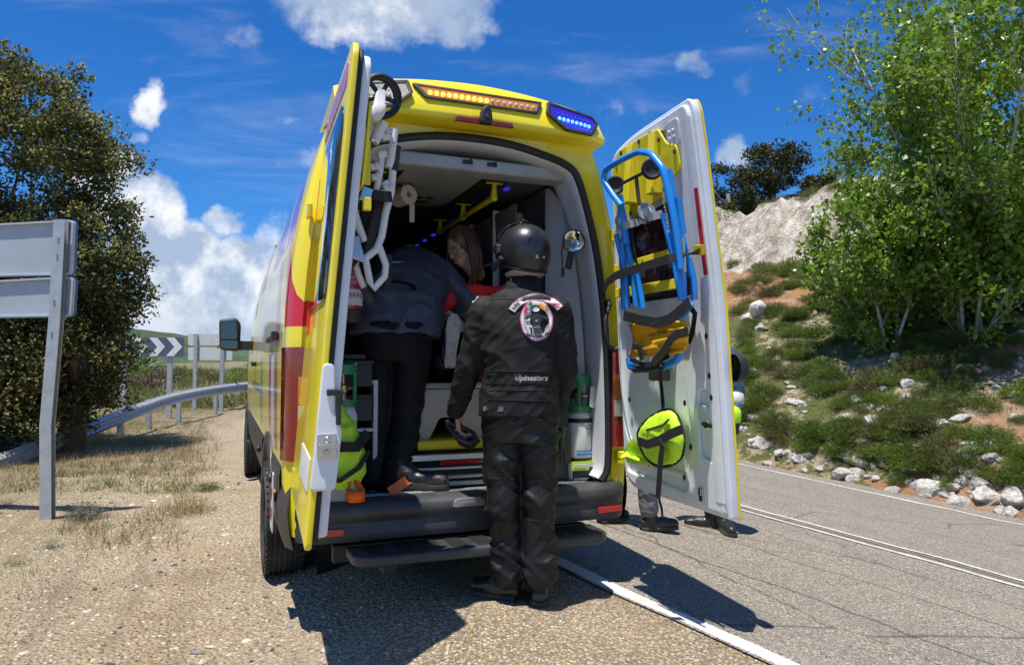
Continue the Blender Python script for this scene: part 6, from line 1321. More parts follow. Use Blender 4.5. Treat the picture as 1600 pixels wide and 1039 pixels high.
for x, tilt, zz in ((ftx[1], .05, 1.30), (ftx[0], -.25, 1.255)):
    c0 = pv(x, .43, zz); upv = (UP*.97+Rv*tilt-Fv*.08).normalized(); sd = upv.cross(-Fv).normalized()*-1; fd = sd.cross(upv).normalized()
    if fd.dot(Fv) > 0: fd = -fd
    pts = [(-.030, 0), (-.036, .04), (-.033, .09), (-.040, .16), (-.048, .22), (-.044, .275), (-.022, .312), (.010, .316), (.036, .285), (.042, .22), (.036, .15), (.032, .09), (.036, .04), (.030, 0)]
    mb = MB(); mb.loft([(c0+upv*h+Fv*(.05 if h < .25 else .045), sd*w, Fv*d) for h, w, d in ((.0, .02, .03), (.03, .036, .055), (.10, .036, .06), (.18, .043, .045), (.26, .042, .03), (.31, .015, .015))], 16); sh_ = mb.build('shoe', M['navy'], pt, smooth=180)
    mb = MB(); mb.mesh(plate([rpoly(pts, .008)], .024, .005), lambda q: c0+sd*q.x+upv*q.y-Fv*q.z*1); so2 = mb.build('sole', M['sneak'], sh_, smooth=40)
    mb = MB(); mb.mesh(plate([rpoly([(-.026, .01), (.026, .01), (.028, .085), (-.028, .085)], .01)], .006, .002), lambda q: c0+sd*q.x+upv*q.y-Fv*(.014+q.z)); mb.build('heel_pad', M['sneak2'], so2, smooth=40); mb = MB(); mb.mesh(plate([rpoly([(.004, .16), (.036, .17), (.034, .27), (.012, .30)], .012)], .006, .002), lambda q: c0+sd*q.x+upv*q.y-Fv*(.014+q.z)); mb.build('sole_pad', M['sneak2'], so2, smooth=40)
# ---------------------------------------------------------------- two people standing behind the open right door
def stander(label, bx, by, face, feet, tmat, jmat, hiv=False, bootmat=None):
    g = ground_h(bx, by); t = person(label, (bx, by, g)); f = V3((sin(face), cos(face), 0)); l = V3((f.y, -f.x, 0)); o = V3((bx, by, g))
    def q(x, y, z): return o+l*x+f*y+UP*z
    ft = [(V3((x, y, ground_h(x, y)+.002)), a) for x, y, a in feet]
    mb = MB(); head(mb, q(0, .02, 1.60), f, UP); limb(mb, [(q(0, 0, 1.55), .055), (q(0, 0, 1.43), .06)]); trunk(mb, [(q(0, 0, 1.44), l, f, .12, .07), (q(0, 0, 1.38), l, f, .185, .095), (q(0, 0, 1.2), l, f, .165, .11), (q(0, 0, 1.05), l, f, .145, .1), (q(0, 0, .9), l, f, .165, .11)])
    ks = []
    for s, (p, a) in zip((-1, 1), ft):
        d = V3((sin(a), cos(a), 0)); ank = p+UP*.10+d*.06; hip = q(s*.09, 0, .9); kn = hip.lerp(ank, .5)+d*.03; limb(mb, [(hip, .085), (kn, .055), (ank, .04)]); foot(mb, p, p+d*.26, .04); ks.append((hip, kn, ank, p, d))
    arms = []
    for s in (-1, 1):
        sh = q(s*.19, 0, 1.37); el = q(s*.25, -.01, 1.09); w = q(s*.26, .09, .85); limb(mb, [(sh, .052), (el, .042), (w, .03)]); hand(mb, w, V3((0, 0, -1))+f*.2, l*-s, f, 1, .4); arms.append((sh, el, w))
    b = mb.build('body', M['skin'], t, smooth=180); softmesh(b, .009, 3)
    hr_ = MB(); hr_.ball(q(0, -.005, 1.64), (.083, .10, .10), 16, ax=(l, f, UP)); hr_.build('cap', M['navy'], t, smooth=180)
    mb = MB(); trunk(mb, [(q(0, 0, 1.45), l, f, .13, .09), (q(0, 0, 1.38), l, f, .215, .125), (q(0, 0, 1.15), l, f, .20, .14), (q(0, 0, .88), l, f, .195, .14)], 28)
    for a, e, w in arms: limb(mb, [(a, .075), (e, .064), (w+UP*.03, .052)], 14)
    j = mb.build('jacket', jmat, t, smooth=180); softmesh(j, .011, 4); wrinkle(j, .012, 7, (1, 1, 1.8), 5, True)
    mb = MB(); trunk(mb, [(q(0, 0, .98), l, f, .18, .13), (q(0, 0, .84), l, f, .18, .13)], 24)
    for h, k, a, p, d in ks: limb(mb, [(h, .10), (k, .076), (a+UP*.05, .07)], 14)
    o_ = mb.build('trousers', tmat, t, smooth=180); softmesh(o_, .011, 3); wrinkle(o_, .012, 7, (1, 1, 2.4), 8, True)
    for h, k, a, p, d in ks: boots(t, p, p+d*.29, a, .14 if not bootmat else .22, 'boot')
    if hiv:
        mb = MB()
        for a, e, w in arms: limb(mb, [(w+UP*.075, .060), (w+UP*.03, .058)], 14)
        mb.build('cuff', M['hiv'], t, smooth=60); mb = MB()
        for a, e, w in arms: mb.cap2(w+UP*.0, .05, w-UP*.06, .042)
        mb.build('glove', M['blk'], t, smooth=60); mb = MB()
        for a, e, w in arms: m1 = e.lerp(w, .2); m2 = e.lerp(w, .42); limb(mb, [(m1, .067), (m1.lerp(m2, .4), .067)], 14); 
        mb.build('sleeve_band', M['silv'], t, smooth=60)
    return t
def gp(px, py):
    p = W(px, py, 5)
    for _ in range(12): r = ray(px, py); z = ground_h(p.x, p.y); k = (z-CAMH)/r.z; p = V3((0, 0, CAMH))+r*k
    return p
f1a, f1b = gp(1006, 829), gp(957, 820); stander('person in grey trousers and black boots standing mostly hidden behind the open right door', (f1a.x+f1b.x)/2+.02, f1a.y+.03, 1.2, [(f1b.x-.1, f1b.y, 1.0), (f1a.x-.02, f1a.y, 1.45)], pm('grey_trouser_cloth', (.16, .16, .17), .7), M['jk2'], bootmat=1)
f2a, f2b = gp(1118, 828), gp(1138, 838); stander('officer in blue jacket with fluorescent cuff standing behind the free edge of the right door', f2a.x-.055, f2a.y+.05, -2.5, [(f2b.x-.0, f2b.y+.24, 3.05), (f2a.x+.06, f2a.y+.05, -1.35)], M['navy'], pm('petrol_blue_jacket', (.03, .075, .12), .65), hiv=True)
# ================================================================ vegetation, rocks, signs
def mat_leaf(name, c0, c1, c2=None, trans=.35, rough=.5, spec=.35):
    m = bpy.data.materials.new(name); m.use_nodes = True; t = NT(m.node_tree); b = t.N['Principled BSDF']; out = t.N['Material Output']
    g = t.new('ShaderNodeNewGeometry'); r = g.outputs['Random Per Island']
    st = [(0, c0), (.6, c1), (1, c2 or c1)]; c = t.ramp(r, st)
    n = t.noise(g.outputs['Position'], 1.7, 4); c = t.mix(t.m('MULTIPLY', t.ss(n, .4, .65), .35), c, tuple(v*.6 for v in c0))
    t.L.new(c, b.inputs['Base Color']); b.inputs['Roughness'].default_value = rough; b.inputs['Specular IOR Level'].default_value = spec
    tr = t.new('ShaderNodeBsdfTranslucent'); t.L.new(t.mix(.5, c, (.35, .45, .04), 'OVERLAY'), tr.inputs[0])
    ms = t.new('ShaderNodeMixShader'); ms.inputs[0].default_value = trans; t.L.new(b.outputs[0], ms.inputs[1]); t.L.new(tr.outputs[0], ms.inputs[2]); t.L.new(ms.outputs[0], out.inputs[0])
    return m
def quads(name, P, D, S, Wd, mat, parent=None, cup=.25, tri=False):
    # leaves: positions P, directions D (unit), length S, width ratio Wd
    n = len(P); rv = rng.normal(size=(n, 3)); A = np.cross(D, rv); A /= np.linalg.norm(A, axis=1)[:, None]+1e-9; Nn = np.cross(A, D)
    S = np.broadcast_to(S, n)[:, None]; w = S*Wd
    if tri:
        V = np.stack([P-A*w*.5, P+A*w*.5, P+D*S], 1).reshape(-1, 3); k = 3
    else:
        V = np.stack([P, P+D*S*.5-A*w*.5+Nn*S*cup*.3, P+D*S, P+D*S*.5+A*w*.5+Nn*S*cup*.3], 1).reshape(-1, 3); k = 4
    me = bpy.data.meshes.new(name); me.vertices.add(len(V)); me.vertices.foreach_set('co', V.astype('f').ravel()); me.loops.add(n*k); me.loops.foreach_set('vertex_index', np.arange(n*k, dtype='i'))
    me.polygons.add(n); me.polygons.foreach_set('loop_start', np.arange(0, n*k, k, dtype='i')); me.polygons.foreach_set('loop_total', np.full(n, k, 'i')); me.update(calc_edges=True); me.materials.append(mat)
    o = bpy.data.objects.new(name, me); COL.objects.link(o)
    if parent: o.parent = parent
    return o
def rdir(n):
    v = rng.normal(size=(n, 3)); return v/np.linalg.norm(v, axis=1)[:, None]
MBK = pm('bark_grey', (.16, .13, .10), .9, var=.4, vs=6, bump=.01, bs=30)
MBK2 = pm('pale_bark', (.36, .34, .30), .8, var=.25, vs=8, bump=.004, bs=40)
ML_oak = mat_leaf('holm_oak_leaf', (.055, .062, .022), (.11, .115, .042), (.20, .19, .08), .42, .5, .3)
ML_cat = mat_leaf('holm_oak_blossom', (.28, .245, .10), (.46, .40, .18), (.58, .52, .28), .45, .8, .1)
ML_pop = mat_leaf('poplar_leaf', (.13, .22, .022), (.22, .335, .04), (.33, .44, .085), .5, .35, .5)
ML_hill = mat_leaf('olive_leaf', (.025, .032, .010), (.06, .062, .018), (.12, .105, .03), .2)
ML_sh = [mat_leaf('shrub_green', (.085, .13, .028), (.16, .22, .05), (.25, .31, .085), .42), mat_leaf('shrub_olive', (.10, .115, .04), (.19, .20, .075), (.30, .285, .13), .4), mat_leaf('shrub_bright', (.10, .17, .025), (.19, .28, .04), (.30, .39, .08), .42), mat_leaf('shrub_dry', (.08, .06, .035), (.16, .12, .07), (.26, .21, .13), .15), mat_leaf('shrub_grey', (.11, .12, .10), (.19, .20, .17), (.29, .29, .24), .2)]
ML_gr = mat_leaf('grass_green', (.09, .13, .028), (.18, .21, .055), (.3, .3, .12), .4); ML_dry = mat_leaf('grass_dry', (.26, .19, .10), (.44, .34, .19), (.62, .52, .34), .35, .8, .15)
# ---------------------------------------------------------------- crowns
def crown(t, lobes, n_cl, per, size, mat, base, cl_r=.32, name='crown', up=.25, blossom=None, bl_frac=.35, ratio=.5, hollow=.55):
    Ps = []; Ds = []; Bp = []; Bd = []; tot = sum(l[1][0]*l[1][1]*l[1][2] for l in lobes)**1
    for c, r in lobes:
        c = np.array(c); r = np.array(r); k = max(3, int(n_cl*r[0]*r[1]*r[2]/tot))
        d = rdir(k); rad = hollow+(1-hollow)*rng.random(k)**.6; cc = c+d*r*rad[:, None]
        cc += np.array([noise.noise_vector(Vector(q*1.3)) for q in cc])*.25
        for q, dd in zip(cc, d):
            m = int(per*rng.uniform(.6, 1.4)); off = rdir(m)*(rng.random(m)**.5)[:, None]*cl_r*rng.uniform(.7, 1.25); off[:, 2] *= .75
            D = dd*.5+rng.normal(size=(m, 3))*.7+np.array([0, 0, up]); D /= np.linalg.norm(D, axis=1)[:, None]
            Ps.append(q+off); Ds.append(D)
            if blossom:
                ou = (off@dd)+off[:, 2]*.8 > cl_r*.30; sel = ou & (rng.random(m) < bl_frac*(1.6 if dd[2] > .0 else .7)) ; Bp.append(q+off[sel]*1.12); Bd.append(D[sel])
    Ps = np.concatenate(Ps)-np.array(base); Ds = np.concatenate(Ds)
    quads(name, Ps, Ds, size*rng.uniform(.6, 1.3, len(Ps)), ratio, mat, t)
    if blossom:
        Bp = np.concatenate(Bp)-np.array(base); Bd = np.concatenate(Bd); quads('blossom', Bp, Bd, size*rng.uniform(.5, 1.0, len(Bp)), .5, blossom, t)
def trunk_of(t, pts, rad, mat=MBK, limbs=()):
    mb = MB(); mb.tube(pts, rad, 9)
    for l, r in limbs: mb.tube(l, r, 7)
    return mb.build('trunk', mat, t, smooth=180)
def limbs_to(base, lobes, r=.06, n=9):
    out = []
    for c, rr in lobes:
        for k in range(n):
            d = rdir(1)[0]; e = V3(np.array(c)+d*np.array(rr)*.85); b = V3(base); m = b.lerp(e, .5)+V3(rng.normal(size=3)*.15); out.append(([b, m, e], [r, r*.6, r*.15]))
    return out
# big holm oak on the left and the lower one in front of it
def oak(label, base, lobes, n_cl, per, size=.075):
    base = V3(base); t = thing('holm_oak', label, 'tree', base, None, None)
    top = lobes[0][0]; trunk_of(t, [base, base+V3((.1, .05, .9)), V3(top)], [.22, .17, .06], MBK, limbs_to(base+V3((.05, 0, .8)), lobes, .07, 6))
    crown(t, lobes, n_cl, per, size, ML_oak, base, .33, blossom=ML_cat, bl_frac=.6, hollow=.45, ratio=.62)
oak('tall dark holm oak with tan blossom behind the grey sign on the left', (-8.1, 10.9, 0), [((-8.2, 11, 3.4), (2.3, 2.2, 2.9)), ((-8.0, 10.9, 4.9), (1.75, 1.7, 1.5)), ((-9.2, 10.4, 2.2), (2, 1.8, 1.8))], 520, 210, .07)
oak('lower spreading holm oak beside the end of the crash barrier', (-6.75, 10.9, 0), [((-6.8, 10.9, 2.75), (1.0, 1.2, 1.05)), ((-6.85, 10.8, 1.5), (.95, 1.1, 1.1)), ((-7.5, 10.2, .85), (1.0, 1.0, .8))], 240, 210, .065)
# trees on the crest of the slope
def crest(label, px, Y, lobes, n_cl, zb=None):
    p = W(px, 300, Y); z = hill_z(p.x, Y)-.1; base = V3((p.x, Y, z)); t = thing('evergreen_oak', label, 'tree', base, None, None)
    lb = [((p.x+dx_, Y+dy_, z+dz_), r) for (dx_, dy_, dz_), r in lobes]
    trunk_of(t, [base, base+V3((0, 0, .6)), V3(lb[0][0])], [.14, .11, .05], MBK, limbs_to(base+V3((0, 0, .5)), lb, .05, 4)); crown(t, lb, n_cl, 110, .10, ML_hill, base, .30, blossom=ML_cat, bl_frac=.07)
crest('dark rounded oak on the crest nearest the open van door', 1138, 22.5, [((0, 0, 1.2), (.75, .8, 1.0)), ((.3, .2, .7), (.6, .6, .6))], 60)
crest('taller olive green oak on the crest above the white cliff', 1207, 23, [((0, 0, 1.45), (.85, .8, .85)), ((-.35, .2, .8), (.7, .7, .7)), ((.45, 0, 1.9), (.5, .5, .5))], 90)
crest('small crest bush at the top of the white cliff edge', 1275, 22.5, [((0, 0, .4), (.55, .5, .4))], 26)
# ---------------------------------------------------------------- young poplar on the slope (right): branching stems with leaves along the twigs
def poplar(label, base, height, spread, nst, seed, kk=4, lobes=()):
    R_ = random.Random(seed); base = V3(base); t = thing('poplar_tree', label, 'tree', base, None, None); mb = MB(); tips = []
    def br(p, d, L, r, lev):
        pts = [p]; n = 4 if lev else 6
        for i in range(n):
            d = (d+V3((R_.gauss(0, .09), R_.gauss(0, .09), R_.gauss(.03, .05)))).normalized(); p = p+d*L/n; pts.append(p)
        mb.tube(pts, [r*(1-.75*i/n) for i in range(n+1)], 6 if lev < 2 else 4)
        if lev >= 2:
            for i in range(1, n+1): tips.append((pts[i], d))
        if lev < 3:
            m = (9, 6, 4)[lev]
            for k in range(m):
                s = R_.uniform(.04 if lev == 0 else .18, 1.0); q = pts[min(n, int(s*n)+0)]; a = R_.uniform(0, 2*pi); u, w = perp(d); e = R_.uniform(.5, 1.0)
                nd = (d*.75+(u*cos(a)+w*sin(a))*e+V3((0, 0, .15))).normalized(); br(q, nd, L*R_.uniform(*((.22, .40), (.35, .6), (.4, .6))[lev]), r*.38, lev+1)
    for s in range(nst):
        a = 2*pi*s/nst+R_.uniform(-.4, .4); e = R_.uniform(.15, .55) if s else .05; br(base+V3((cos(a)*.15, sin(a)*.15, -.1)), V3((cos(a)*e*spread, sin(a)*e*spread, 1)).normalized(), height*R_.uniform(.62, 1), .032, 0)
    mb.build('trunk', MBK2, t, smooth=180)
    T_ = np.array([tuple(p-base) for p, d in tips]); k = kk
    P = np.repeat(T_, k, 0)+rng.normal(size=(len(T_)*k, 3))*.09; D = rng.normal(size=P.shape); D[:, 2] -= .25; D /= np.linalg.norm(D, axis=1)[:, None]
    for (px, py, dY), r, ncl, per in lobes:      # clumps of leaves that close the crown, with gaps between them
        c = np.array(W(px, py, base.y+dY)); dd = rdir(ncl); cc = c+dd*np.array(r)*(rng.random(ncl)**.45)[:, None]; cc += np.array([noise.noise_vector(Vector(q*.9)) for q in cc])*.35
        for q in cc:
            m = int(per*rng.uniform(.5, 1.5)); o_ = rdir(m)*(rng.random(m)**.5)[:, None]*rng.uniform(.16, .36); P = np.concatenate([P, q+o_-np.array(base)]); e = rng.normal(size=(m, 3)); e[:, 2] -= .2; D = np.concatenate([D, e/np.linalg.norm(e, axis=1)[:, None]])
    quads('crown', P, D, .085*rng.uniform(.45, 1.4, len(P)), .85, ML_pop, t, .3); return len(P)
bx_, by_ = 7.5, 11.6
poplar('large bright green poplar with pale stems on the slope at the right edge', (bx_, by_, hill_z(bx_, by_)), 6.6, .6, 7, 4, 3, [((1560, 130, .3), (1.9, 1.6, 1.6), 190, 46), ((1505, 320, .0), (1.6, 1.5, 1.25), 210, 46), ((1590, 390, -.4), (1.3, 1.2, .95), 110, 46), ((1455, 150, .2), (.75, .8, .95), 60, 42), ((1530, 435, -.5), (.9, .8, .45), 50, 46)])
bx_, by_ = 6.45, 12.2
poplar('shorter leafy poplar growing at the left foot of the large bright poplar', (bx_, by_, hill_z(bx_, by_)), 2.9, .9, 5, 12, 2, [((1395, 385, 0), (.72, .7, .75), 50, 46), ((1335, 290, .3), (.5, .5, .4), 18, 40)])
# ---------------------------------------------------------------- cushion shrubs on the slope, individually placed copies
def cushion(name, n, r, h, mat, thin=.06):
    th = np.arccos(rng.uniform(.0, 1, n)); ph = rng.uniform(0, 2*pi, n); d = np.stack([np.sin(th)*np.cos(ph), np.sin(th)*np.sin(ph), np.cos(th)], 1)
    lump = 1+.28*np.array([noise.noise(Vector(q*2.6)) for q in d]); st = rng.uniform(.25, .86, n)[:, None]; S = np.array([r, r, h]); P = d*S*st*lump[:, None]; P[:, 2] -= .03
    D = d*S+rng.normal(size=(n, 3))*.30+np.array([0, 0, .10]); D /= np.linalg.norm(D, axis=1)[:, None]
    return quads(name, P, D, r*.17*rng.uniform(.5, 1.3, n), thin*2.6, mat, tri=True)
proto = []
for k, (mt, n, h) in enumerate(((0, 2800, .75), (1, 2600, .7), (2, 2800, .7), (3, 1500, .75), (0, 2800, .6), (1, 2200, .9))):
    o = cushion('cushion_shrub', n, 1.0, h, ML_sh[mt]); proto.append(o)
SL = ['spiky mid green cushion shrub growing among the stones of the roadside slope', 'olive green cushion shrub growing among the stones of the roadside slope', 'bright fresh green cushion shrub on the roadside slope', 'dry brown twiggy shrub on the roadside slope', 'low dense green mat shrub on the roadside slope', 'upright olive bush on the roadside slope']
def slope_at(px, py):            # where the line of sight meets the slope
    r = ray(px, py); o = V3((0, 0, CAMH))
    for i in range(60, 420):
        p = o+r*(i*.08)
        if p.z < max(hill_z(p.x, p.y), -9) and qt(p.x, p.y)[0] > 6.6: return p
    return None
UL = {(1240, 425): 'upright bush growing alone on the red soil under the white cliff', (1205, 462): 'small bush beside the largest white rock high on the slope', (1575, 705): 'bright green cushion shrub at the right picture edge just above the road'}
R1_ = random.Random(31); cnt = 0; used = set()
spots = [(1575, 705, .22, 2), (1380, 628, .30, 2), (1270, 675, .20, 2), (1440, 640, .26, 0), (1535, 640, .30, 0), (1405, 757, .20, 0), (1480, 762, .2, 2), (1590, 735, .22, 2), (1530, 715, .24, 2), (1590, 620, .3, 2), (1240, 425, .5, 0), (1205, 462, .35, 0)]
for i in range(2200):
    px = R1_.uniform(1145, 1640); py = R1_.uniform(415, 790)
    pass
    spots.append((px, py, None, None)); 
for px, py, sc, kd in spots:
    p = slope_at(px, py)
    if p is None: continue
    q = qt(p.x, p.y)[0]-6.75
    if sc is None:
        if q < .35: continue
        nv = noise.noise(Vector((p.x*.6, p.y*.6, 44)))
        ts_ = (Vector((p.x, p.y))-RD0).dot(RDT)
        bare = max(0, 1-abs(ts_-.35-.1*q)/1.2) if .5 < q < 4 else 0
        if nv < -.42 or R1_.random() < bare*.9: continue
        sc = R1_.uniform(.16, .38)*(1 if q < 4 else 1.15); kd = R1_.choice([0, 0, 1, 1, 4, 4, 2, 3, 5])
    if cnt >= 300: break
    o = proto[kd]
    c = o if kd not in used else o.copy()
    if kd in used: COL.objects.link(c)
    used.add(kd)
    c.location = (p.x, p.y, hill_z(p.x, p.y)-.02); c.rotation_euler = (0, 0, R1_.uniform(0, 6.28)); c.scale = (sc*R1_.uniform(.9, 1.3), sc, sc*R1_.uniform(.8, 1.15)); tag(c, UL.get((px, py), SL[kd]), 'shrub', 'cushion shrubs on the roadside slope'); cnt += 1
for k in range(6):
    if k not in used: bpy.data.objects.remove(proto[k])
# scrub along the crest (copies of two cushions)
crl = ['dark scrub bush fringing the top of the white cliff', 'olive scrub bush fringing the top of the white cliff']; crn = 0
for i in range(60):
    px = 1130+9*i; u = (px-800)/FPX; ok = None; best = -9
    for Y in np.arange(14, 30, .25):
        z = hill_z(u*Y, Y); e = (z-CAMH)/Y
        if e > best: best = e; ok = (u*Y, Y, z)
    sc = R1_.uniform(.28, .6); src = [o for o in COL.objects if o.name.startswith('cushion_shrub')][0] if i == 0 else cr0
    cr0 = src; c = bpy.data.objects.new('crest_shrub', (shm0 if i % 2 else shm1)) if i else None
    if i == 0:
        a_ = cushion('crest_shrub', 1500, 1, .7, ML_sh[0]); b_2 = cushion('crest_shrub', 1500, 1, .7, ML_sh[1]); shm0, shm1 = a_.data, b_2.data; bpy.data.objects.remove(b_2); c = a_
    else: COL.objects.link(c)
    c.location = (ok[0]+R1_.uniform(-.1, .1), ok[1]+R1_.uniform(.0, .7), ok[2]-.1); c.scale = (sc, sc, sc*R1_.uniform(.6, 1)); c.rotation_euler = (0, 0, R1_.uniform(0, 6)); tag(c, crl[0 if c.data is shm0 else 1], 'shrub', 'scrub bushes along the crest of the slope')
# grassy ground cover of the slope
Pc = []; 
while len(Pc) < 26000:
    s = rng.uniform(.35, 9); t_ = rng.uniform(-9, 9); x, y = hillpt(s, t_)
    if noise.noise(Vector((x*.9, y*.9, 13)))+.5*noise.noise(Vector((x*2.6, y*2.6, 3))) < -.12: continue
    z = hill_z(x, y)
    for k in range(10): a = x+rng.normal()*.07; b = y+rng.normal()*.07; Pc.append((a, b, z-.01))
Pc = np.array(Pc); D = rng.normal(size=Pc.shape)*.45+np.array([0, 0, 1]); D /= np.linalg.norm(D, axis=1)[:, None]
h = len(Pc)//2; stuff(quads('slope_grass', Pc[:h], D[:h], rng.uniform(.04, .12, h), .10, ML_sh[1], tri=True)); stuff(quads('slope_grass', Pc[h:], D[h:], rng.uniform(.03, .10, len(Pc)-h), .12, ML_sh[0], tri=True))
# ---------------------------------------------------------------- limestone boulders
MRK = bpy.data.materials.new('pale_limestone'); MRK.use_nodes = True; t_n = NT(MRK.node_tree); b_n = t_n.N['Principled BSDF']; co_ = t_n.new('ShaderNodeTexCoord').outputs['Object']
n1_ = t_n.noise(co_, 3, 8, .7); c_ = t_n.mix(t_n.ss(n1_, .35, .65), (.42, .39, .34), (.80, .77, .71)); c_ = t_n.mix(t_n.m('MULTIPLY', t_n.ss(t_n.noise(co_, 1.4, 5), .55, .7), .6), c_, (.36, .25, .16)); t_n.L.new(c_, b_n.inputs['Base Color']); b_n.inputs['Roughness'].default_value = .95; t_n.L.new(t_n.bump(t_n.noise(co_, 9, 8, .7), .8, .06), b_n.inputs['Normal'])
def rock_mesh(seed, sub=3):
    bm = bmesh.new(); bmesh.ops.create_icosphere(bm, subdivisions=sub, radius=1); R_ = random.Random(seed); pl = [(V3((R_.gauss(0, 1), R_.gauss(0, 1), R_.gauss(0, 1))).normalized(), R_.uniform(.5, .85)) for _ in range(14)]
    for v in bm.verts:
        p = v.co.copy()
        for n, d in pl:
            k = p.dot(n)
            if k > d: p -= n*(k-d)*.9
        p += p*.10*noise.noise(p*2.3+V3((seed, 0, 0)))+p*.05*noise.noise(p*6+V3((seed, 0, 0))); v.co = V3((p.x*1.15, p.y*.9, p.z*.72))
    me = bpy.data.meshes.new('boulder'); bm.to_mesh(me); bm.free(); me.materials.append(MRK); return me
RM = [rock_mesh(s) for s in range(6)]
R2_ = random.Random(77); rocks = [(1185, 698, .16), (1183, 486, .34), (1170, 500, .2), (1450, 768, .20), (1320, 745, .17), (1340, 720, .2), (1330, 672, .15), (1250, 720, .12), (1420, 628, .20), (1365, 665, .22), (1260, 712, .12), (1545, 780, .22), (1580, 782, .2), (1500, 790, .16), (1530, 770, .16), (1395, 770, .11), (1340, 625, .14), (1230, 708, .1), (1580, 800, .12), (1490, 770, .12), (1360, 640, .1), (1300, 700, .12), (1350, 695, .13)]
for i in range(75): rocks.append((R2_.uniform(1165, 1620), None, .025+.10*R2_.random()**2.5))
for i in range(140): rocks.append((R2_.uniform(1150, 1600), R2_.uniform(450, 760), .035+.11*R2_.random()**2))
for i, (px, py, s) in enumerate(rocks):
    if py is None: py = 700+(px-1165)*.20+R2_.gauss(-6, 22)
    p = slope_at(px, py)
    if p is None: continue
    o = bpy.data.objects.new('boulder', RM[i % 6]); COL.objects.link(o); o.location = (p.x, p.y, hill_z(p.x, p.y)-s*.08); o.rotation_euler = (R2_.uniform(-.4, .4), R2_.uniform(-.4, .4), R2_.uniform(0, 6.28)); o.scale = (s*R2_.uniform(.9, 1.4), s, s*R2_.uniform(.8, 1.2))
    if i == 0: tag(o, 'rounded white boulder at the foot of the slope beside the open van door', 'rock')
    elif i == 1: tag(o, 'largest white rock high on the slope beneath the red soil', 'rock')
    elif i == 3: tag(o, 'broad white slab boulder lying at the right verge of the road', 'rock')
    else: tag(o, 'pale limestone rock lying among the shrubs of the roadside slope', 'rock', 'limestone rocks on the roadside slope')
# ---------------------------------------------------------------- verge: pebbles, dry grass, tufts
def scatter(n, fx, fy, ok):
    out = []
    while len(out) < n:
        x = rng.uniform(*fx); y = fy[0]+(fy[1]-fy[0])*rng.random()**1.7
        if abs(x) > y*.80+.4: continue
        if ok(x, y): out.append((x, y, ground_h(x, y)))
    return np.array(out)
def lxf(x, y): return (x+.195)*cos(radians(22))+(y-3.72)*sin(radians(22))
pm_cols = [pm('pebble_grey', (.27, .25, .22), .9, var=.4, vs=3), pm('pebble_tan', (.50, .40, .28), .9, var=.3, vs=3), pm('pebble_dark', (.05, .047, .045), .85, var=.4, vs=3), pm('pebble_pale', (.50, .46, .39), .9, var=.2, vs=3)]
ico = [(0, 0, 1), (.9, 0, .3), (.28, .85, .3), (-.72, .53, .3), (-.72, -.53, .3), (.28, -.85, .3), (.72, .53, -.4), (-.28, .85, -.4), (-.9, 0, -.4), (-.28, -.85, -.4), (.72, -.53, -.4)]
icf = [(0, 1, 2), (0, 2, 3), (0, 3, 4), (0, 4, 5), (0, 5, 1), (1, 6, 2), (2, 7, 3), (3, 8, 4), (4, 9, 5), (5, 10, 1), (6, 7, 2), (7, 8, 3), (8, 9, 4), (9, 10, 5), (10, 6, 1)]
ico = np.array(ico)
for mt, n, s0_, s1_, ok in ((0, 3000, .003, .010, lambda x, y: lxf(x, y) < -.55+.5*rng.random()), (1, 4200, .003, .011, lambda x, y: lxf(x, y) < -.55+.5*rng.random()), (3, 1800, .003, .013, lambda x, y: lxf(x, y) < -.6+.5*rng.random()), (2, 520, .004, .020, lambda x, y: (lxf(x, y) < -.75 and noise.noise(Vector((x*1.6, y*1.6, 70))) > .1) or (x+1.37)**2+(y-3.9)**2 < .05 or (x+1.15)**2+(y-3.3)**2 < .006)):
    Pp = scatter(n, (-9, 1.2), (1.6, 9), ok); sz = s0_+(s1_-s0_)*rng.random(n)**2.5; V = ico[None]*(sz[:, None, None]*rng.uniform(.6, 1.4, (n, 1, 3))); V = V*(1+rng.uniform(-.25, .25, (n, 11, 1))); an = rng.uniform(0, 2*pi, n); ca, sa_ = np.cos(an)[:, None], np.sin(an)[:, None]
    X_ = V[..., 0]*ca-V[..., 1]*sa_; Y_ = V[..., 0]*sa_+V[..., 1]*ca; V = np.stack([X_, Y_, V[..., 2]*.7], -1)+Pp[:, None, :]; Fx = (np.array(icf)[None]+np.arange(n)[:, None, None]*11).reshape(-1, 3)
    me = bpy.data.meshes.new('pebbles'); me.from_pydata(V.reshape(-1, 3).tolist(), [], Fx.tolist()); me.materials.append(pm_cols[mt]); o = bpy.data.objects.new('pebbles', me); COL.objects.link(o); stuff(o)
for mt, n in ((0, 130), (1, 150), (3, 60)):
    Pp = scatter(n, (-9, 1.2), (1.7, 10), lambda x, y: lxf(x, y) < -.7+.3*rng.random() and noise.noise(Vector((x*.8, y*.8, 51))) > -.2); sz = .010+.024*rng.random(n)**2
    me = bpy.data.meshes.new('stones'); V = ico[None]*(sz[:, None, None]*rng.uniform(.6, 1.4, (n, 1, 3)))*(1+rng.uniform(-.25, .25, (n, 11, 1))); V[..., 2] *= .6; V = V+Pp[:, None, :]; me.from_pydata(V.reshape(-1, 3).tolist(), [], (np.array(icf)[None]+np.arange(n)[:, None, None]*11).reshape(-1, 3).tolist()); me.materials.append(pm_cols[mt]); o = bpy.data.objects.new('stones', me); COL.objects.link(o); stuff(o)
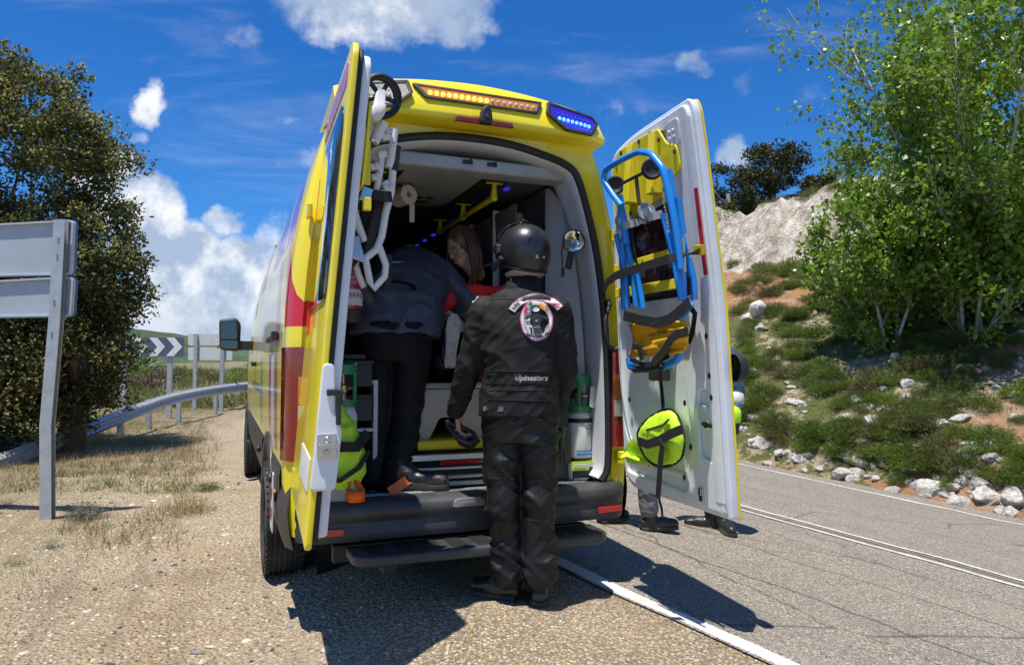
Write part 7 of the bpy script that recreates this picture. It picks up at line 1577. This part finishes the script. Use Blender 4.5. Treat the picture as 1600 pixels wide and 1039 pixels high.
def tufts(name, n, per, fx, fy, ok, L, mat, lean=.45, wd=.05, sp=.05):
    Pt = scatter(n, fx, fy, ok); Pn = np.repeat(Pt, per, 0)+np.concatenate([rng.normal(size=(n*per, 2))*sp, np.full((n*per, 1), -.01)], 1); Dn = rng.normal(size=Pn.shape)*lean+np.array([0, 0, 1]); Dn /= np.linalg.norm(Dn, axis=1)[:, None]
    return stuff(quads(name, Pn, Dn, rng.uniform(L[0], L[1], len(Pn)), wd, mat, tri=True))
def nz_(x, y, f, s): return noise.noise(Vector((x*f, y*f, s)))
tufts('dry_grass', 1500, 12, (-14, -1), (2.6, 17), lambda x, y: lxf(x, y) < -1.5 and y > 4.2 and nz_(x, y, .55, 8) > .05 and qt(x, y)[0] < -.8, (.04, .14), ML_dry)
tufts('dry_grass', 1500, 14, (-14, -1), (8.5, 30), lambda x, y: lxf(x, y) < -1.25-.35*rng.random() and nz_(x, y, .3, 8) > -.25, (.05, .17), ML_dry, .7)
tufts('green_grass', 750, 14, (-14, -1), (7.5, 28), lambda x, y: lxf(x, y) < -1.3-.3*rng.random() and nz_(x, y, .35, 18) > .0, (.04, .16), ML_gr, .7)
tufts('green_grass', 150, 10, (-9, -1), (2.4, 8), lambda x, y: lxf(x, y) < -1.3 and nz_(x, y, .9, 28) > .28, (.02, .08), ML_gr, .7)
tufts('dry_grass', 260, 8, (-9, .5), (1.9, 8), lambda x, y: lxf(x, y) < -.8 and nz_(x, y, .9, 38) > .1, (.015, .05), ML_dry, .9)
def at_ground(px, py):
    p = W(px, py, 4)
    for _ in range(12): r = ray(px, py); p = V3((0, 0, CAMH))+r*((ground_h(p.x, p.y)-CAMH)/r.z)
    return p
def plant(name, label, px, py, r, h, mat, n, thin=.05, group=None, cat='shrub'):
    p = at_ground(px, py); o = cushion(name, n, r, h, mat, thin); o.location = p; tag(o, label, cat, group); return o
plant('lavender_shrub', 'silvery grey lavender shrub growing beside the bent sign post', 133, 812, .22, .20, ML_sh[4], 2200, .06)
plant('dry_shrub', 'dry brown grass clump in the gravel between sign post and van', 300, 800, .26, .20, ML_dry, 1600, .05)
plant('dry_shrub', 'low green and dry weed clump beyond the brown grass clump', 325, 765, .22, .13, ML_gr, 1300, .05)
for i, (px, py, r, lb) in enumerate(((28, 882, .12, 'green grass tuft at the left picture edge below the lavender shrub'), (80, 856, .14, 'pale grey green weed just below the lavender shrub'), (105, 966, .07, 'bright green grass tuft lowest in the left foreground gravel'), (168, 824, .10, 'small yellow green tuft to the right of the lavender shrub'), (10, 790, .13, 'grey weed at the left edge beside the sign shadow'))):
    plant('grass_tuft', lb, px, py, r, r*.8, [ML_gr, ML_sh[4], ML_sh[2], ML_gr, ML_sh[4]][i], 700, .06, None, 'weed')
# ---------------------------------------------------------------- sign seen from behind, on a bent post
M['galv'] = pm('galvanised_steel', (.42, .44, .46), .45, .35, var=.12, vs=12, dirt=.08); M['sback'] = pm('grey_sign_back', (.40, .44, .48), .5, .1, var=.06, vs=4, dirt=.06); M['sblue'] = pm('blue_sign_face', (.01, .12, .42), .4)
Ys = 6.05; gb = at_ground(75, 811); sg = thing('road_sign', 'grey backed two panel road sign on a bent metal post at the left edge', 'road sign', gb)
def q6(px, py, d=0): return W(px, py, gb.y+d)
mb = MB(); pp_ = [V3((gb.x, gb.y, -.1)), q6(74, 665), q6(88, 500), q6(96, 344)]
vs = []; fs = []
for i, p in enumerate(pp_):
    for dx_, dy_ in ((-.05, -.03), (.05, -.03), (.05, -.022), (.008, -.022), (.008, .022), (.05, .022), (.05, .03), (-.05, .03)): vs.append(p+V3((dx_, dy_, 0)))
for i in range(3):
    for k in range(8): fs.append((i*8+k, i*8+(k+1) % 8, i*8+8+(k+1) % 8, i*8+8+k))
fs.append(tuple(range(24, 32))); mb.add(vs, fs); mb.build('post', M['galv'], sg, smooth=30)
for py in (372, 398, 470, 520): mb = MB(); mb.lathe([(.012, 0), (.012, .01), (.001, .012)], q6(91-(py-372)*.07, py, -.03), (0, -1, 0), 8); mb.build('bolt', M['steel'], sg)
for (y0, y1) in ((345, 430), (433, 494)):
    a, b, c, d = q6(-140, y0+14, .05), q6(117, y0, .05), q6(113, y1, .05), q6(-140, y1+4, .05)
    w_ = b.x-a.x; mb = MB(); L0 = a.x; me = plate([rpoly([(a.x, a.z), (b.x, b.z), (c.x, c.z), (d.x, d.z)], .05, 5)], .012, .0); mb.mesh(me, lambda p: V3((p.x, gb.y+.055-p.z, p.y))); pn = mb.build('panel', M['sback'], sg)
    mb = MB(); mb.mesh(plate([rpoly([(a.x-.004, a.z+.004), (b.x+.004, b.z+.004), (c.x+.004, c.z-.004), (d.x-.004, d.z-.004)], .05, 5), rpoly([(a.x+.014, a.z-.014), (b.x-.014, b.z-.014), (c.x-.014, c.z+.014), (d.x+.014, d.z+.014)], .04, 5)], .045, .003), lambda p: V3((p.x, gb.y+.045-p.z, p.y))); mb.build('flange', M['sback'], pn)
    mb = MB(); mb.mesh(plate([rpoly([(a.x-.012, a.z+.010), (b.x+.012, b.z+.010), (c.x+.012, c.z-.008), (d.x-.012, d.z-.008)], .055, 5)], .02, .004), lambda p: V3((p.x, gb.y+.075-p.z, p.y))); mb.build('sign_face', M['sblue'], pn)
# ---------------------------------------------------------------- chevron board
gc_ = at_ground(266, 655); cv_ = thing('chevron_sign', 'dark blue chevron board with white arrows pointing right behind the crash barrier', 'road sign', gc_); Yc = gc_.y
mb = MB()
def post(px, top, w=.05, par=None, Y=Yc): p = W(px, top, Y); mb = MB(); x = p.x; mb.box((x-w, Y+.02, ground_h(x, Y)-.2), (x+w, Y+.08, p.z)); return mb.build('post', M['galv'], par, bevel=.01)
post(265, 535, .065, cv_); post(193, 538, .065, cv_)
A = W(178, 530, Yc); B = W(287, 527, Yc); C = W(287, 557, Yc); zt, zb = B.z, C.z
mb = MB(); mb.box((A.x, Yc-.012, zb), (B.x, Yc+.012, zt)); bd_ = mb.build('board', pm('dark_blue_board', (.085, .11, .17), .4), cv_, bevel=.006)
Hh = zt-zb; wv_ = (B.x-A.x)/4
for k in range(4):
    x0 = A.x+.03+k*wv_*.985; a = wv_*.46; b = .42*Hh
    mb = MB(); mb.mesh(plate([[(x0, zb+.01), (x0+a, zb+.01), (x0+a+b, zb+Hh/2), (x0+a, zt-.01), (x0, zt-.01), (x0+b, zb+Hh/2)]], .004), lambda p: V3((p.x, Yc-.015-p.z, p.y))); mb.build('chevron', pm('white_reflective', (.72, .74, .78), .4), cv_)
# double sign seen from behind
Yd = 20.5; gd = W(343, 572, Yd); ds = thing('road_sign', 'white backed sign of two stacked panels on two posts beside the van mirror', 'road sign', (gd.x, Yd, ground_h(gd.x, Yd)))
post(305, 521, .055, ds, Yd); post(347, 520, .055, ds, Yd)
for y0, y1 in ((521, 540), (543, 563)):
    a = W(294, y0, Yd+.1); c = W(363, y1, Yd+.1); mb = MB(); mb.mesh(plate([rpoly([(a.x, c.z), (c.x, c.z), (c.x, a.z), (a.x, a.z)], .06)], .03, .006), lambda p: V3((p.x, Yd+.11-p.z, p.y))); mb.build('panel', pm('pale_sign_back', (.60, .61, .60), .5, var=.05), ds)
# ---------------------------------------------------------------- crash barrier
gr = [(-90, 735, 8.6), (0, 708, 9.4), (70, 683, 10.3), (130, 661, 11.4), (180, 643, 12.7), (225, 627, 14.1), (268, 614, 15.7), (322, 604, 18.4), (380, 597, 21.5), (430, 593, 25.5)]
Q = [W(*p) for p in gr]; rp = []
for i in range(len(Q)-1):
    a, b, c, d = Q[max(0, i-1)], Q[i], Q[i+1], Q[min(len(Q)-1, i+2)]
    for k in range(6): t = k/6; rp.append(.5*((2*b)+(c-a)*t+(2*a-5*b+4*c-d)*t*t+(3*b-a-3*c+d)*t**3))
rp.append(Q[-1])
ba = thing('crash_barrier', 'galvanised steel crash barrier curving down into the ground under the oaks', 'crash barrier', (-7.45, 15.6, 0)); rows = []
prof = [(.0, .0), (-.005, -.02), (-.05, -.045), (-.065, -.065), (-.05, -.085), (-.005, -.125), (-.005, -.14), (-.05, -.18), (-.065, -.20), (-.05, -.22), (-.005, -.25), (0, -.265)]
for i, p in enumerate(rp):
    d = (rp[min(i+1, len(rp)-1)]-rp[max(0, i-1)]); d.z = 0; d.normalize(); n = V3((d.y, -d.x, 0)); rows.append([p-n*(o)+V3((0, 0, h)) for o, h in prof])
mb = MB(); mb.grid(rows); bo_ = mb.build('beam', M['galv'], ba, smooth=35, fix=False); s_ = bo_.modifiers.new('s', 'SOLIDIFY'); s_.thickness = .006
for i in range(26, len(rp), 6):
    p = rp[i]; mb = MB(); mb.box((p.x-.12, p.y-.04, -.3), (p.x-.03, p.y+.04, p.z-.02)); mb.build('post', M['galv'], ba)
# ---------------------------------------------------------------- bushes in the field beyond the barrier
FB = [(372, 40, .95, 1.0, 2, 'rounded fresh green bush in the field left of the van mirror'), (395, 46, 1.1, 1.2, 2, 'second fresh green bush half hidden by the van front'), (228, 34, 1.3, 1.0, 3, 'bare brown shrub in the field under the chevron board'), (258, 42, 1.5, 1.2, 3, 'grey brown leafless thicket to the right of the chevron post'), (285, 48, 1.4, 1.1, 1, 'olive bush behind the white backed sign posts'), (320, 50, 1.6, 1.0, 1, 'olive scrub between the two white sign posts'), (300, 36, .8, .6, 0, 'low green bush at the foot of the white backed sign'), (210, 48, 2.2, 1.9, 0, 'dark green bush at the oak edge behind the chevron board'), (335, 44, 1.0, .7, 3, 'dry brown bush near the white sign'), (240, 28, .9, .45, 1, 'low yellow green scrub beyond the barrier'), (270, 26, .8, .35, 2, 'low bright green growth just beyond the barrier'), (215, 27, .9, .5, 0, 'low dark growth beside the left chevron post')]
for px, Y, r, h, mt, lb in FB:
    p = W(px, 572, Y); o = cushion('field_bush', 1500, r, h, ML_sh[mt], .07); o.location = (p.x, Y, ground_h(p.x, Y)-.05); tag(o, lb, 'bush')
tufts('field_scrub', 2600, 14, (-34, 0), (22, 75), lambda x, y: nz_(x, y, .09, 5) > -.25, (.15, .55), ML_sh[1], .7, .12, .25); tufts('field_scrub', 1400, 12, (-34, 0), (22, 75), lambda x, y: nz_(x, y, .12, 15) > 0, (.15, .5), ML_dry, .7, .1, .25)
